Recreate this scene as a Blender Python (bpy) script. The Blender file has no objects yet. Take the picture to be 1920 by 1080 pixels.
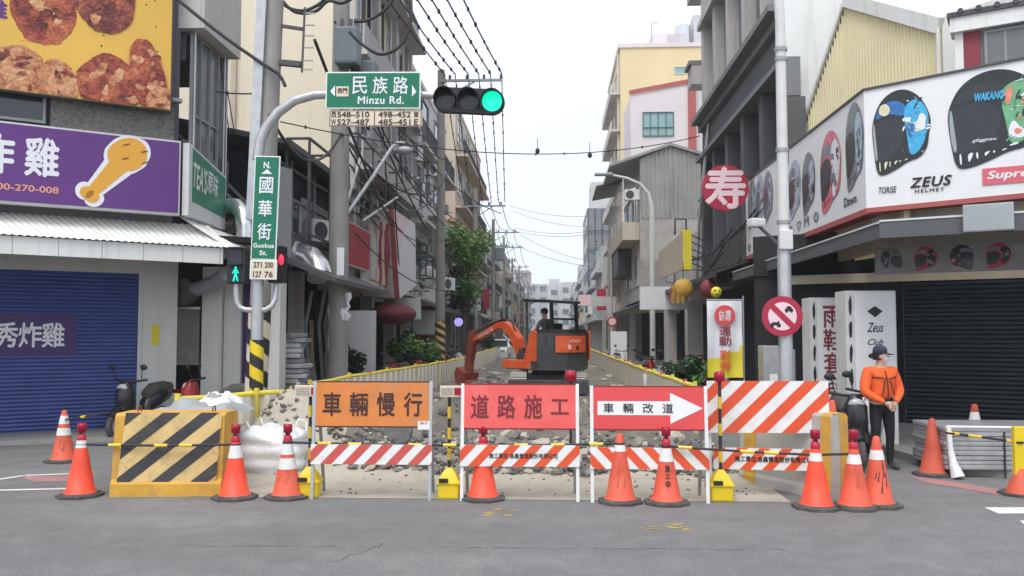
import bpy, bmesh, math, random
from mathutils import Matrix, Vector, Euler
from math import radians as R, pi, sin, cos, tan, atan, atan2, sqrt
random.seed(7)
S = bpy.context.scene
COL = S.collection

# ------------------------------------------------------------------ camera, world, sun, exposure
F = 1600.0 / 1920.0
CAMLOC = Vector((0, 0, 1.85))
YAW = atan(77 / 1600); PITCH = atan(85 / 1600)
cam = bpy.data.cameras.new('camera'); cam.sensor_width = 36; cam.lens = 36 * F
cam.clip_start = 0.05; cam.clip_end = 6000
camo = bpy.data.objects.new('camera', cam); COL.objects.link(camo)
camo.location = CAMLOC
CROT = Matrix.Rotation(YAW, 3, 'Z') @ Matrix.Rotation(pi / 2 + PITCH, 3, 'X')
camo.rotation_euler = CROT.to_euler()
S.camera = camo

SUN_EL, SUN_AZ = R(60), R(196)          # compass-like angle measured from +Y, clockwise
w = bpy.data.worlds.new('World'); S.world = w; w.use_nodes = True
nt = w.node_tree; nt.nodes.clear()
sky = nt.nodes.new('ShaderNodeTexSky'); sky.sky_type = 'NISHITA'; sky.sun_disc = False
sky.sun_elevation = SUN_EL; sky.sun_rotation = SUN_AZ; sky.dust_density = 3.0; sky.air_density = 1.0
tc = nt.nodes.new('ShaderNodeTexCoord')
nz = nt.nodes.new('ShaderNodeTexNoise'); nz.inputs['Scale'].default_value = 2.2; nz.inputs['Detail'].default_value = 4
rp = nt.nodes.new('ShaderNodeValToRGB')
rp.color_ramp.elements[0].color = (7.7, 8.5, 9.7, 1); rp.color_ramp.elements[1].color = (9.6, 10.1, 11.0, 1)
rp.color_ramp.elements[0].position = .3; rp.color_ramp.elements[1].position = .7
mx = nt.nodes.new('ShaderNodeMix'); mx.data_type = 'RGBA'; mx.inputs['Factor'].default_value = 0.85
bg = nt.nodes.new('ShaderNodeBackground'); bg.inputs['Strength'].default_value = 0.072
wo = nt.nodes.new('ShaderNodeOutputWorld')
L_ = nt.links.new
L_(tc.outputs['Generated'], nz.inputs['Vector']); L_(nz.outputs['Fac'], rp.inputs['Fac'])
L_(sky.outputs['Color'], mx.inputs['A']); L_(rp.outputs['Color'], mx.inputs['B'])
L_(mx.outputs['Result'], bg.inputs['Color']); L_(bg.outputs['Background'], wo.inputs['Surface'])

sl = bpy.data.lights.new('sun', 'SUN'); sl.energy = 1.1; sl.angle = R(35); sl.color = (1, .97, .92)
so = bpy.data.objects.new('sun', sl); COL.objects.link(so)
sd = Vector((sin(SUN_AZ) * cos(SUN_EL), cos(SUN_AZ) * cos(SUN_EL), sin(SUN_EL)))   # direction to the sun
so.rotation_euler = sd.to_track_quat('Z', 'Y').to_euler()
S.view_settings.view_transform = 'Standard'; S.view_settings.look = 'None'
S.view_settings.exposure = 1.0; S.view_settings.gamma = 1
S.cycles.max_bounces = 6; S.cycles.diffuse_bounces = 3; S.cycles.glossy_bounces = 3
S.cycles.use_denoising = True

# ------------------------------------------------------------------ measuring the place from the picture
def ray(px, py):
    return (CROT @ Vector(((px - 960) / 1600, (540 - py) / 1600, -1))).normalized()
def on(px, py, p0, n):
    d = ray(px, py); n = Vector(n)
    return CAMLOC + d * ((Vector(p0) - CAMLOC).dot(n) / d.dot(n))
def gz(px, py, z=0.0): return on(px, py, (0, 0, z), (0, 0, 1))
def gx(px, py, X): return on(px, py, (X, 0, 0), (1, 0, 0))
def gy(px, py, Y): return on(px, py, (0, Y, 0), (0, 1, 0))

# ------------------------------------------------------------------ materials
MATS = {}
def mat(name, col, rough=.7, var=.12, scale=3.0, bump=0.0, bscale=None, metal=0.0, streak=0.0, dirt=None,
        dirtamt=0.0, dscale=1.2, emit=0.0, spec=None, alpha=None, sub=0):
    if name in MATS: return MATS[name]
    m = bpy.data.materials.new(name); m.use_nodes = True; MATS[name] = m
    n = m.node_tree; b = n.nodes['Principled BSDF']; ln = n.links.new
    b.inputs['Roughness'].default_value = rough; b.inputs['Metallic'].default_value = metal
    if spec is not None: b.inputs['Specular IOR Level'].default_value = spec
    t = n.nodes.new('ShaderNodeTexCoord'); oi = n.nodes.new('ShaderNodeObjectInfo')
    wv = n.nodes.new('ShaderNodeMath'); wv.operation = 'MULTIPLY'; wv.inputs[1].default_value = 19.0
    ln(oi.outputs['Random'], wv.inputs[0])
    def noise(sc, det=4, mp=None, rough_=.6):
        q = n.nodes.new('ShaderNodeTexNoise'); q.noise_dimensions = '4D'
        q.inputs['Scale'].default_value = sc; q.inputs['Detail'].default_value = det; q.inputs['Roughness'].default_value = rough_
        if mp:
            g = n.nodes.new('ShaderNodeMapping'); g.inputs['Scale'].default_value = mp
            ln(t.outputs['Object'], g.inputs['Vector']); ln(g.outputs['Vector'], q.inputs['Vector'])
        else: ln(t.outputs['Object'], q.inputs['Vector'])
        ln(wv.outputs[0], q.inputs['W'])
        return q
    def mix(fac, a, bcol, blend='MIX'):
        x = n.nodes.new('ShaderNodeMix'); x.data_type = 'RGBA'; x.blend_type = blend
        if isinstance(fac, float): x.inputs['Factor'].default_value = fac
        else: ln(fac, x.inputs['Factor'])
        for s, v in (('A', a), ('B', bcol)):
            if isinstance(v, tuple): x.inputs[s].default_value = (*v[:3], 1)
            else: ln(v, x.inputs[s])
        return x.outputs['Result']
    def ramp(src, p0, p1):
        r = n.nodes.new('ShaderNodeMapRange'); r.inputs['From Min'].default_value = p0; r.inputs['From Max'].default_value = p1
        ln(src, r.inputs['Value']); return r.outputs['Result']
    c = tuple(col)
    out = None
    if var > 0:
        nn = noise(scale, 5)
        lo = tuple(x * (1 - var) for x in c); hi = tuple(min(.95, x * (1 + var)) for x in c)
        out = mix(ramp(nn.outputs['Fac'], .32, .68), lo, hi)
    if streak > 0:
        q = noise(1.0, 4, (7, 7, .45), .65)
        fac = ramp(q.outputs['Fac'], .52, .75)
        f2 = n.nodes.new('ShaderNodeMath'); f2.operation = 'MULTIPLY'; f2.inputs[1].default_value = streak; ln(fac, f2.inputs[0])
        dc = dirt or (.09, .08, .07)
        out = mix(f2.outputs[0], out if out else c, dc)
    if dirtamt > 0:
        q = noise(dscale, 7, None, .72)
        fac = ramp(q.outputs['Fac'], .5, .72)
        f2 = n.nodes.new('ShaderNodeMath'); f2.operation = 'MULTIPLY'; f2.inputs[1].default_value = dirtamt; ln(fac, f2.inputs[0])
        out = mix(f2.outputs[0], out if out else c, dirt or (.10, .085, .07))
    if out is None: b.inputs['Base Color'].default_value = (*c, 1)
    else: ln(out, b.inputs['Base Color'])
    if bump > 0:
        bn = noise(bscale or scale * 6, 6)
        bp = n.nodes.new('ShaderNodeBump'); bp.inputs['Strength'].default_value = bump; bp.inputs['Distance'].default_value = .02
        ln(bn.outputs['Fac'], bp.inputs['Height']); ln(bp.outputs['Normal'], b.inputs['Normal'])
    if emit > 0:
        b.inputs['Emission Color'].default_value = (*c, 1); b.inputs['Emission Strength'].default_value = emit
    if alpha is not None: b.inputs['Alpha'].default_value = alpha
    return m
def M(n): return MATS[n]

def special(name, rough, stops, layers, bump=0, bscale=60, dist=.01):
    """colour ramp driven by a weighted sum of noises: layers = (scale vector, detail, weight, distortion)"""
    m = bpy.data.materials.new(name); m.use_nodes = True; MATS[name] = m; n = m.node_tree; b = n.nodes['Principled BSDF']; ln = n.links.new
    b.inputs['Roughness'].default_value = rough; t = n.nodes.new('ShaderNodeTexCoord'); acc = None
    for sc, det, wt, ds in layers:
        g = n.nodes.new('ShaderNodeMapping'); g.inputs['Scale'].default_value = sc if isinstance(sc, tuple) else (sc, sc, sc); ln(t.outputs['Object'], g.inputs['Vector'])
        q = n.nodes.new('ShaderNodeTexNoise'); q.inputs['Scale'].default_value = 1; q.inputs['Detail'].default_value = det; q.inputs['Roughness'].default_value = .65; q.inputs['Distortion'].default_value = ds
        ln(g.outputs['Vector'], q.inputs['Vector'])
        k = n.nodes.new('ShaderNodeMath'); k.operation = 'MULTIPLY_ADD'; k.inputs[1].default_value = wt; ln(q.outputs['Fac'], k.inputs[0])
        if acc: ln(acc, k.inputs[2])
        else: k.inputs[2].default_value = 0
        acc = k.outputs[0]
    r = n.nodes.new('ShaderNodeValToRGB'); ln(acc, r.inputs['Fac']); e = r.color_ramp.elements
    while len(e) < len(stops): e.new(.5)
    for i, (p, c) in enumerate(stops): e[i].position = p; e[i].color = (*c, 1)
    ln(r.outputs['Color'], b.inputs['Base Color'])
    if bump:
        q = n.nodes.new('ShaderNodeTexNoise'); q.inputs['Scale'].default_value = bscale; q.inputs['Detail'].default_value = 6; ln(t.outputs['Object'], q.inputs['Vector'])
        bp = n.nodes.new('ShaderNodeBump'); bp.inputs['Strength'].default_value = bump; bp.inputs['Distance'].default_value = dist; ln(q.outputs['Fac'], bp.inputs['Height']); ln(bp.outputs['Normal'], b.inputs['Normal'])
    return m
special('asphalt', .88, ((.35, (.075, .073, .075)), (.46, (.130, .128, .130)), (.55, (.165, .163, .164)), (.68, (.25, .246, .243))), ((.28, 5, .30, .3), ((.16, 1.1, 1), 4, .16, 0), (3.5, 6, .20, 0), (42, 4, .46, 0)), .6, 110, .012)
mat('concrete', (.36, .34, .31), .9, .14, 2.0, .3, 30, streak=.25, dirtamt=.3)
mat('concrete_pole', (.30, .285, .265), .9, .12, 2.0, .25, 30, streak=.35)
mat('pale_concrete', (.47, .45, .41), .9, .12, 2.0, .3, 30, streak=.2, dirtamt=.25)
mat('cone_new', (.86, .075, .03), .5, .06, 4, dirt=(.50, .09, .05), dirtamt=.5, dscale=7)
mat('cone_old', (.68, .10, .05), .6, .16, 6, dirt=(.30, .12, .08), dirtamt=.8, dscale=6)
mat('cone_grubby', (.55, .09, .05), .7, .2, 5, dirt=(.16, .11, .09), dirtamt=.8, dscale=5)
mat('reflective', (.74, .74, .72), .5, .06, 8, dirt=(.42, .40, .37), dirtamt=.35, dscale=9)
mat('rubber', (.075, .07, .068), .9, .25, 9, dirt=(.22, .20, .18), dirtamt=.6, dscale=7)
mat('red_plastic', (.50, .012, .04), .3, .06, 8)
mat('dark_red_lens', (.36, .006, .03), .22, .06, 8)
mat('black_plastic', (.018, .018, .02), .5, .1, 5)
mat('black_paint', (.025, .025, .028), .55, .15, 5, dirt=(.12, .11, .1), dirtamt=.2)
mat('yellow_paint', (.72, .47, .035), .55, .1, 5, dirt=(.28, .2, .08), dirtamt=.35, dscale=4)
mat('yellow_bright', (.80, .58, .015), .45, .06, 5, dirtamt=.12)
mat('bar_yellow', (.78, .55, .06), .5, .08, 9)
mat('sign_orange', (.66, .21, .045), .6, .10, 5, dirt=(.44, .26, .15), dirtamt=.6, dscale=3)
mat('sign_pink', (.80, .11, .10), .5, .08, 2, dirt=(.82, .24, .22), dirtamt=.6, dscale=1.6)
mat('sign_red', (.70, .07, .07), .5, .08, 2)
mat('stripe_orange', (.74, .085, .022), .5, .08, 4, dirt=(.5, .12, .06), dirtamt=.45, dscale=5)
mat('stripe_faded', (.58, .085, .07), .55, .10, 6, dirtamt=.2)
mat('white_paint', (.78, .78, .76), .5, .05, 4, dirt=(.46, .44, .40), dirtamt=.5, dscale=5)
mat('white_clean', (.80, .80, .80), .45, .03, 3)
mat('sign_ink', (.055, .02, .015), .6, .15, 10)
mat('pink_ink', (.20, .02, .028), .6, .15, 10)
mat('black_ink', (.02, .02, .022), .6, .1, 10)
mat('grey_metal', (.36, .37, .38), .45, .1, 6, metal=.4, dirtamt=.2)
mat('galvanised', (.50, .51, .52), .42, .12, 7, metal=.5, dirtamt=.15)
mat('steel_shiny', (.66, .66, .67), .26, .12, 5, bump=.4, bscale=16, metal=.9)
mat('dark_metal', (.06, .06, .065), .5, .2, 5, dirt=(.16, .11, .08), dirtamt=.3)
mat('rust', (.16, .075, .04), .9, .3, 5, bump=.3)
mat('wire_black', (.03, .03, .033), .6, 0)
mat('green_sign', (.0, .165, .085), .4, .05, 2)
mat('teal_sign', (.035, .21, .13), .45, .07, 2, streak=.15)
mat('plate_cream', (.70, .62, .47), .5, .05, 4, dirtamt=.1)
mat('purple', (.115, .028, .20), .4, .06, 1.5, dirtamt=.08)
mat('purple_dark', (.055, .022, .13), .5, .06, 2)
mat('white_letter', (.80, .80, .84), .4, 0)
mat('lens_green', (.0, .62, .36), .3, 0, emit=.75)
mat('ped_green', (.0, .65, .40), .3, 0, emit=.9)
mat('ped_red', (.9, .02, .05), .3, 0, emit=1.2)
mat('lens_off', (.03, .035, .04), .15, .1, 6)
mat('shutter_blue', (.06, .092, .29), .42, .10, 1.5, streak=.25, dirtamt=.25, dirt=(.05, .06, .12))
mat('shutter_dark', (.022, .032, .042), .5, .15, 1.2, streak=.35, dirt=(.05, .055, .055))
mat('wall_white', (.66, .65, .61), .85, .06, 1.2, streak=.22, dirt=(.33, .31, .28))
mat('wall_cream', (.78, .69, .53), .85, .05, .3, streak=.22, dirt=(.55, .47, .36))
mat('wall_grey', (.21, .215, .22), .8, .08, .8, streak=.22)
mat('wall_darkgrey', (.105, .11, .115), .75, .1, .8, streak=.2)
mat('wall_pinkgrey', (.54, .50, .485), .85, .1, .8, streak=.35)
mat('wall_tile', (.27, .225, .20), .7, .2, 12, streak=.25)
mat('terrazzo', (.17, .165, .15), .8, .45, 26, streak=.3)
mat('tile_brown', (.19, .115, .085), .7, .2, 6)
mat('wall_beige', (.55, .47, .37), .85, .07, .7, streak=.25)
mat('wall_yellow', (.74, .60, .35), .85, .04, .4, streak=.10, dirt=(.5, .4, .25))
mat('wall_palepink', (.70, .64, .64), .85, .05, .6, streak=.12, dirt=(.5, .4, .4))
mat('wall_black', (.022, .022, .024), .85, .3, 2)
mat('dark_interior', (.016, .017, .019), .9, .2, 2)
mat('sheet_grey', (.33, .325, .305), .6, .12, 1.0, streak=.55, dirt=(.14, .125, .11), metal=.15)
mat('sheet_yellow', (.80, .71, .45), .55, .06, .8, streak=.15, dirt=(.5, .4, .24))
mat('sheet_white', (.78, .78, .75), .5, .06, .8, streak=.5, dirt=(.40, .37, .33))
mat('sheet_rusty', (.78, .77, .73), .6, .08, 1.2, streak=.2, dirt=(.38, .24, .12), dirtamt=.35, dscale=2.2)
mat('glass', (.035, .05, .055), .08, .15, 1.5, spec=.7)
mat('glass_teal', (.26, .40, .40), .12, .12, 1.5, spec=.6)
mat('glass_pale', (.34, .37, .38), .15, .15, 1.5, spec=.6)
mat('glass_grey', (.16, .17, .17), .2, .2, 1.5, spec=.6)
mat('frame_white', (.66, .66, .64), .5, .05, 4, dirtamt=.2)
mat('frame_grey', (.26, .27, .28), .5, .08, 4)
mat('frame_green', (.05, .13, .12), .5, .08, 4)
mat('maroon', (.25, .035, .05), .6, .1, 2, streak=.2)
mat('trim_red', (.42, .10, .09), .7, .08, 2, streak=.15)
mat('banner_red', (.42, .03, .05), .6, .1, 2)
mat('awning_red', (.16, .03, .035), .8, .15, 2)
mat('awning_green', (.015, .17, .13), .8, .15, 2)
mat('tarp_white', (.76, .76, .77), .55, .06, 3, bump=.8, bscale=7, dirtamt=.15)
mat('tarp_grey', (.33, .345, .35), .6, .15, 3, bump=.8, bscale=7, dirtamt=.3)
mat('soil', (.155, .138, .115), .95, .35, 2.2, .9, 16, dirt=(.33, .30, .25), dirtamt=.6, dscale=1.6)
mat('sand', (.45, .405, .33), .95, .2, 2.2, .8, 30, dirt=(.27, .245, .205), dirtamt=.7, dscale=2.2)
mat('rock', (.22, .205, .18), .95, .35, 5, .6, 14, dirt=(.36, .33, .28), dirtamt=.5, dscale=3)
mat('rock_dark', (.105, .10, .098), .95, .3, 5, .6, 14)
mat('leaf', (.09, .19, .04), .6, .45, 2.2)
mat('leaf_light', (.19, .31, .07), .6, .35, 2.2)
mat('leaf_dark', (.024, .058, .026), .6, .4, 2.2)
mat('bark', (.12, .09, .065), .95, .3, 6, .5)
mat('digger_orange', (.72, .10, .022), .5, .14, 4, dirt=(.40, .20, .12), dirtamt=.75, dscale=4)
mat('digger_dark', (.05, .05, .053), .55, .2, 4, dirt=(.20, .18, .16), dirtamt=.6, dscale=3)
mat('digger_rusty', (.25, .05, .035), .7, .25, 5, dirt=(.12, .08, .06), dirtamt=.6, dscale=5)
mat('track_grey', (.42, .40, .37), .8, .15, 5, dirtamt=.5)
mat('jacket', (.86, .13, .025), .75, .12, 7, bump=1.0, bscale=8)
mat('trousers', (.018, .018, .022), .85, .2, 5, bump=.4, bscale=9)
mat('skin', (.52, .32, .23), .55, .08, 10)
mat('hair', (.012, .011, .011), .6, .2, 20)
mat('cap_navy', (.03, .035, .06), .8, .15, 12)
mat('mask_grey', (.58, .60, .64), .8, .08, 10)
mat('strap_dark', (.10, .03, .02), .7, .1, 10)
mat('shirt_grey', (.09, .085, .09), .85, .15, 8)
mat('chrome', (.75, .75, .76), .15, 0, metal=1.0)
mat('scooter_black', (.02, .02, .023), .25, .1, 5)
mat('scooter_red', (.30, .015, .02), .3, .1, 5)
mat('scooter_white', (.70, .70, .70), .3, .05, 5)
mat('car_white', (.74, .75, .76), .25, .03, 5)
mat('pallet_wrap', (.33, .33, .335), .35, .2, 3, bump=.8, bscale=8, dirt=(.58, .58, .58), dirtamt=.5, dscale=2.2)
mat('cardboard', (.36, .29, .22), .85, .15, 4, dirtamt=.3)
mat('greyboard', (.30, .29, .285), .8, .2, 5, dirtamt=.3)
special('chicken', .4, ((.36, (.07, .010, .010)), (.45, (.22, .03, .018)), (.53, (.42, .085, .035)), (.62, (.62, .20, .08)), (.72, (.82, .50, .30))), ((2.6, 6, .55, 1.2), (9, 8, .45, 2.2)), .7, 14, .03)
special('chicken_dark', .5, ((.36, (.04, .008, .012)), (.47, (.15, .025, .02)), (.56, (.33, .08, .04)), (.70, (.62, .26, .15))), ((3, 6, .55, 1.4), (10, 8, .45, 2.2)), .7, 14, .03)
special('chicken_light', .5, ((.36, (.22, .05, .025)), (.46, (.50, .19, .08)), (.55, (.68, .36, .17)), (.68, (.82, .58, .36))), ((2.4, 6, .55, 1.2), (8, 8, .45, 2.0)), .7, 14, .03)
mat('poster_yellow', (.77, .46, .075), .45, .08, .4)
mat('drumstick', (.78, .38, .04), .45, .04, 3)
mat('text_orange', (.80, .36, .22), .4, 0)
mat('logo_pink', (.70, .13, .17), .45, .05, 3)
mat('helmet_black', (.02, .022, .025), .3, .2, 4)
mat('helmet_blue', (.03, .17, .45), .4, .3, 4)
mat('helmet_sky', (.05, .42, .72), .4, .2, 6)
mat('helmet_green', (.15, .40, .20), .4, .2, 6)
mat('helmet_coral', (.75, .25, .17), .4, .2, 8)
mat('helmet_grey', (.20, .21, .23), .4, .35, 6)
mat('helmet_pink', (.72, .14, .20), .4, .15, 4)
mat('helmet_ice', (.45, .53, .62), .4, .2, 5)
mat('helmet_cream', (.75, .70, .48), .4, .1, 4)
mat('round_red', (.42, .02, .055), .4, .06, 3)
mat('round_pink', (.86, .62, .66), .4, .04, 3)
mat('banner_yellow', (.74, .62, .04), .6, .08, 2)
mat('banner_white', (.76, .76, .80), .6, .05, 2)
mat('lantern_gold', (.55, .33, .05), .6, .3, 8)
mat('netting', (.22, .235, .25), .9, .15, .5, streak=.3)
mat('netting_green', (.09, .30, .27), .9, .2, .6)
mat('far_grey', (.42, .43, .44), .9, .1, .4, streak=.2)
mat('far_pale', (.55, .55, .55), .9, .1, .4, streak=.15)
mat('far_brown', (.38, .32, .28), .9, .1, .4, streak=.2)
mat('transformer', (.17, .21, .22), .6, .12, 5, dirtamt=.2)
mat('insulator', (.12, .11, .11), .4, .1, 8)
mat('yellow_mark', (.55, .40, .10), .9, .3, 8, dirt=(.22, .21, .2), dirtamt=.9, dscale=12)
mat('road_white', (.68, .68, .66), .8, .12, 5, dirt=(.3, .3, .3), dirtamt=.4, dscale=3)
mat('crack', (.06, .058, .056), .95, .2, 6)
mat('pink_mark', (.40, .20, .19), .95, .15, 3)
mat('violet_lamp', (.35, .30, .75), .4, 0, emit=.5)
mat('fence_panel', (.70, .65, .54), .7, .08, 1.2, streak=.3, dirt=(.30, .27, .22), dirtamt=.2)
mat('fence_yellow', (.72, .60, .07), .6, .1, 4, dirt=(.4, .35, .2), dirtamt=.3)
mat('barrier_yellow', (.62, .34, .05), .8, .14, 3, bump=.4, dirt=(.30, .21, .10), dirtamt=.75, dscale=4)
mat('barrier_pale', (.66, .47, .20), .8, .14, 3, bump=.4, dirt=(.34, .25, .12), dirtamt=.8, dscale=5)
mat('barrier_black', (.045, .045, .05), .75, .2, 3, bump=.2, dirt=(.14, .12, .08), dirtamt=.4, dscale=4)

# ------------------------------------------------------------------ mesh building
class MB:
    def __init__(s, M0=None):
        s.v = []; s.f = []; s.mi = []; s.sm = []; s.mats = []; s.M = M0 or Matrix()
    def _m(s, m):
        m = MATS[m] if isinstance(m, str) else m
        if m not in s.mats: s.mats.append(m)
        return s.mats.index(m)
    def add(s, vs, fs, m, smooth=False):
        o = len(s.v); k = s._m(m)
        s.v += [s.M @ Vector(p) for p in vs]
        for f in fs: s.f.append([i + o for i in f]); s.mi.append(k); s.sm.append(smooth)
        return s
    def box(s, c, sz, m, rz=0.0, bev=0.0, rot=None):
        hx, hy, hz = sz[0] / 2, sz[1] / 2, sz[2] / 2
        if bev > 0:
            b = min(bev, hx * .9, hy * .9, hz * .9)
            bm = bmesh.new(); bmesh.ops.create_cube(bm, size=1)
            for v in bm.verts: v.co = Vector((v.co.x * 2 * hx, v.co.y * 2 * hy, v.co.z * 2 * hz))
            bmesh.ops.bevel(bm, geom=bm.edges[:], offset=b, segments=2, affect='EDGES', profile=.6)
            bm.verts.index_update()
            vs = [v.co.copy() for v in bm.verts]; fs = [[v.index for v in f.verts] for f in bm.faces]; bm.free()
        else:
            vs = [Vector((x * hx, y * hy, z * hz)) for x in (-1, 1) for y in (-1, 1) for z in (-1, 1)]
            fs = [(0, 1, 3, 2), (4, 6, 7, 5), (0, 4, 5, 1), (2, 3, 7, 6), (0, 2, 6, 4), (1, 5, 7, 3)]
        rm = Matrix.Rotation(rz, 3, 'Z') if rot is None else rot
        return s.add([rm @ v + Vector(c) for v in vs], fs, m)
    def bb(s, a, b, m, bev=0.0):
        return s.box([(a[i] + b[i]) / 2 for i in range(3)], [abs(b[i] - a[i]) for i in range(3)], m, bev=bev)
    def bar(s, a, b, wx, wy, m, up=(0, 0, 1), bev=0.0):
        a, b = Vector(a), Vector(b); d = b - a; L = d.length
        z = d / L; u = Vector(up)
        if abs(z.dot(u)) > .98: u = Vector((0, 1, 0))
        x = u.cross(z).normalized(); y = z.cross(x)
        rm = Matrix((x, y, z)).transposed()
        return s.box((a + b) / 2, (wx, wy, L), m, rot=rm, bev=bev)
    def tube(s, pts, r, m, n=8, caps=True, smooth=True, closed=False):
        pts = [Vector(p) for p in pts]; N = len(pts)
        rs = r if isinstance(r, (list, tuple)) else [r] * N
        vs = []; fs = []; px = None
        for i, p in enumerate(pts):
            if closed: t = (pts[(i + 1) % N] - pts[i - 1])
            else: t = pts[min(i + 1, N - 1)] - pts[max(i - 1, 0)]
            t = t.normalized()
            if px is None:
                u = Vector((0, 0, 1)) if abs(t.z) < .9 else Vector((1, 0, 0))
                px = u.cross(t).normalized()
            else: px = (px - t * px.dot(t)).normalized()
            py = t.cross(px)
            for k in range(n):
                a = 2 * pi * k / n
                vs.append(p + (px * cos(a) + py * sin(a)) * rs[i])
        rng = N if closed else N - 1
        for i in range(rng):
            j = (i + 1) % N
            for k in range(n): fs.append((i * n + k, i * n + (k + 1) % n, j * n + (k + 1) % n, j * n + k))
        s.add(vs, fs, m, smooth)
        if caps and not closed:
            s.add([vs[k] for k in range(n)], [list(range(n))[::-1]], m); s.add([vs[(N - 1) * n + k] for k in range(n)], [list(range(n))], m)
        return s
    def cyl(s, a, b, r0, m, r1=None, n=16, smooth=True):
        return s.tube([a, b], [r0, r0 if r1 is None else r1], m, n, True, smooth)
    def lathe(s, prof, m, n=24, c=(0, 0, 0), smooth=True, seg=None):
        c = Vector(c); vs = []; fs = []; K = len(prof)
        for r, z in prof:
            for k in range(n):
                a = 2 * pi * k / n; vs.append(c + Vector((r * cos(a), r * sin(a), z)))
        for i in range(K - 1):
            for k in range(n): fs.append((i * n + k, i * n + (k + 1) % n, (i + 1) * n + (k + 1) % n, (i + 1) * n + k))
        return s.add(vs, fs, m, smooth)
    def prism(s, poly, a, b, m, side=None):
        """poly: list of 3D points (planar), extruded from offset a to offset b (vectors)"""
        a, b = Vector(a), Vector(b); n = len(poly)
        vs = [Vector(p) + a for p in poly] + [Vector(p) + b for p in poly]
        s.add(vs, [list(range(n))[::-1], list(range(n, 2 * n))], m)
        s.add(vs, [(i, (i + 1) % n, n + (i + 1) % n, n + i) for i in range(n)], side or m)
        return s
    def poly(s, pts, m): return s.add(pts, [list(range(len(pts)))], m)
    def ball(s, c, r, m, nu=14, nv=9, sq=(1, 1, 1)):
        c = Vector(c); vs = []; fs = []
        for j in range(nv + 1):
            t = pi * j / nv
            for i in range(nu):
                a = 2 * pi * i / nu
                vs.append(c + Vector((r * sq[0] * sin(t) * cos(a), r * sq[1] * sin(t) * sin(a), r * sq[2] * cos(t))))
        for j in range(nv):
            for i in range(nu): fs.append((j * nu + i, (j + 1) * nu + i, (j + 1) * nu + (i + 1) % nu, j * nu + (i + 1) % nu))
        return s.add(vs, fs, m, True)
    def rock(s, c, r, m, rnd, flat=.7):
        c = Vector(c); bm = bmesh.new(); bmesh.ops.create_icosphere(bm, subdivisions=1, radius=1)
        sx, sy, sz = rnd.uniform(.6, 1.3), rnd.uniform(.6, 1.3), rnd.uniform(.4, .9) * flat / .7
        rm = Euler((rnd.uniform(-.5, .5), rnd.uniform(-.5, .5), rnd.uniform(0, 6.28))).to_matrix()
        vs = [c + rm @ Vector((v.co.x * sx, v.co.y * sy, v.co.z * sz)) * r * rnd.uniform(.75, 1.15) for v in bm.verts]
        fs = [[v.index for v in f.verts] for f in bm.faces]; bm.free()
        return s.add(vs, fs, m)
    def build(s, name, parent=None, base=None):
        me = bpy.data.meshes.new(name)
        W = XF.get(parent.name) if parent else None
        if base is not None: W = Matrix.Translation(Vector(base))
        inv = W.inverted() if W is not None else None
        me.from_pydata([tuple(inv @ v) if inv else tuple(v) for v in s.v], [], s.f)
        for m in s.mats: me.materials.append(m)
        me.polygons.foreach_set('material_index', s.mi); me.polygons.foreach_set('use_smooth', s.sm)
        me.validate(); me.update()
        o = bpy.data.objects.new(name, me); COL.objects.link(o)
        if parent:
            o.parent = parent; XF[o.name] = XF.get(parent.name, Matrix())
        else:
            if base is not None: o.location = Vector(base)
            XF[o.name] = W or Matrix()
        return o
XF = {}
def tag(o, label, cat, group=None, kind=None):
    if label: o['label'] = label
    if cat: o['category'] = cat
    if group: o['group'] = group
    if kind: o['kind'] = kind
    return o
def thing(name, label, cat, loc=(0, 0, 0), rz=0.0, group=None):
    o = bpy.data.objects.new(name, None); COL.objects.link(o)
    o.empty_display_size = .2
    o.location = Vector(loc); o.rotation_euler = (0, 0, rz)
    XF[o.name] = Matrix.Translation(Vector(loc)) @ Matrix.Rotation(rz, 4, 'Z')
    return tag(o, label, cat, group)
def struct(name, mb):
    o = mb.build(name); o['kind'] = 'structure'; return o
def kids(o): return [c for c in list(COL.objects) if c.parent == o]
def copy_tree(o, parent=None, tree=None):
    c = o.copy(); COL.objects.link(c)
    if parent: c.parent = parent
    for ch in list(o.children): copy_tree(ch, c)
    return c
def frame(o, ux, uz, un=None):
    """matrix whose x runs along ux, y along uz (up the sign), z out of the face"""
    ux = Vector(ux).normalized(); uz = Vector(uz); uz = (uz - ux * uz.dot(ux)).normalized(); n = ux.cross(uz)
    m = Matrix((ux, uz, n)).transposed().to_4x4(); m.translation = Vector(o); return m
_dg = [None]
def text_polys(body, bold=0.0, res=3, align='CENTER', space=1.0, shear=0.0):
    cu = bpy.data.curves.new('txt', 'FONT'); cu.body = body; cu.size = 1; cu.offset = bold; cu.resolution_u = res
    cu.space_character = space; cu.shear = shear
    o = bpy.data.objects.new('txt', cu); COL.objects.link(o)
    dg = bpy.context.evaluated_depsgraph_get(); dg.update()
    me = bpy.data.meshes.new_from_object(o.evaluated_get(dg))
    vs = [v.co.copy() for v in me.vertices]; fs = [list(p.vertices) for p in me.polygons]
    bpy.data.objects.remove(o); bpy.data.curves.remove(cu); bpy.data.meshes.remove(me)
    return vs, fs
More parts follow.
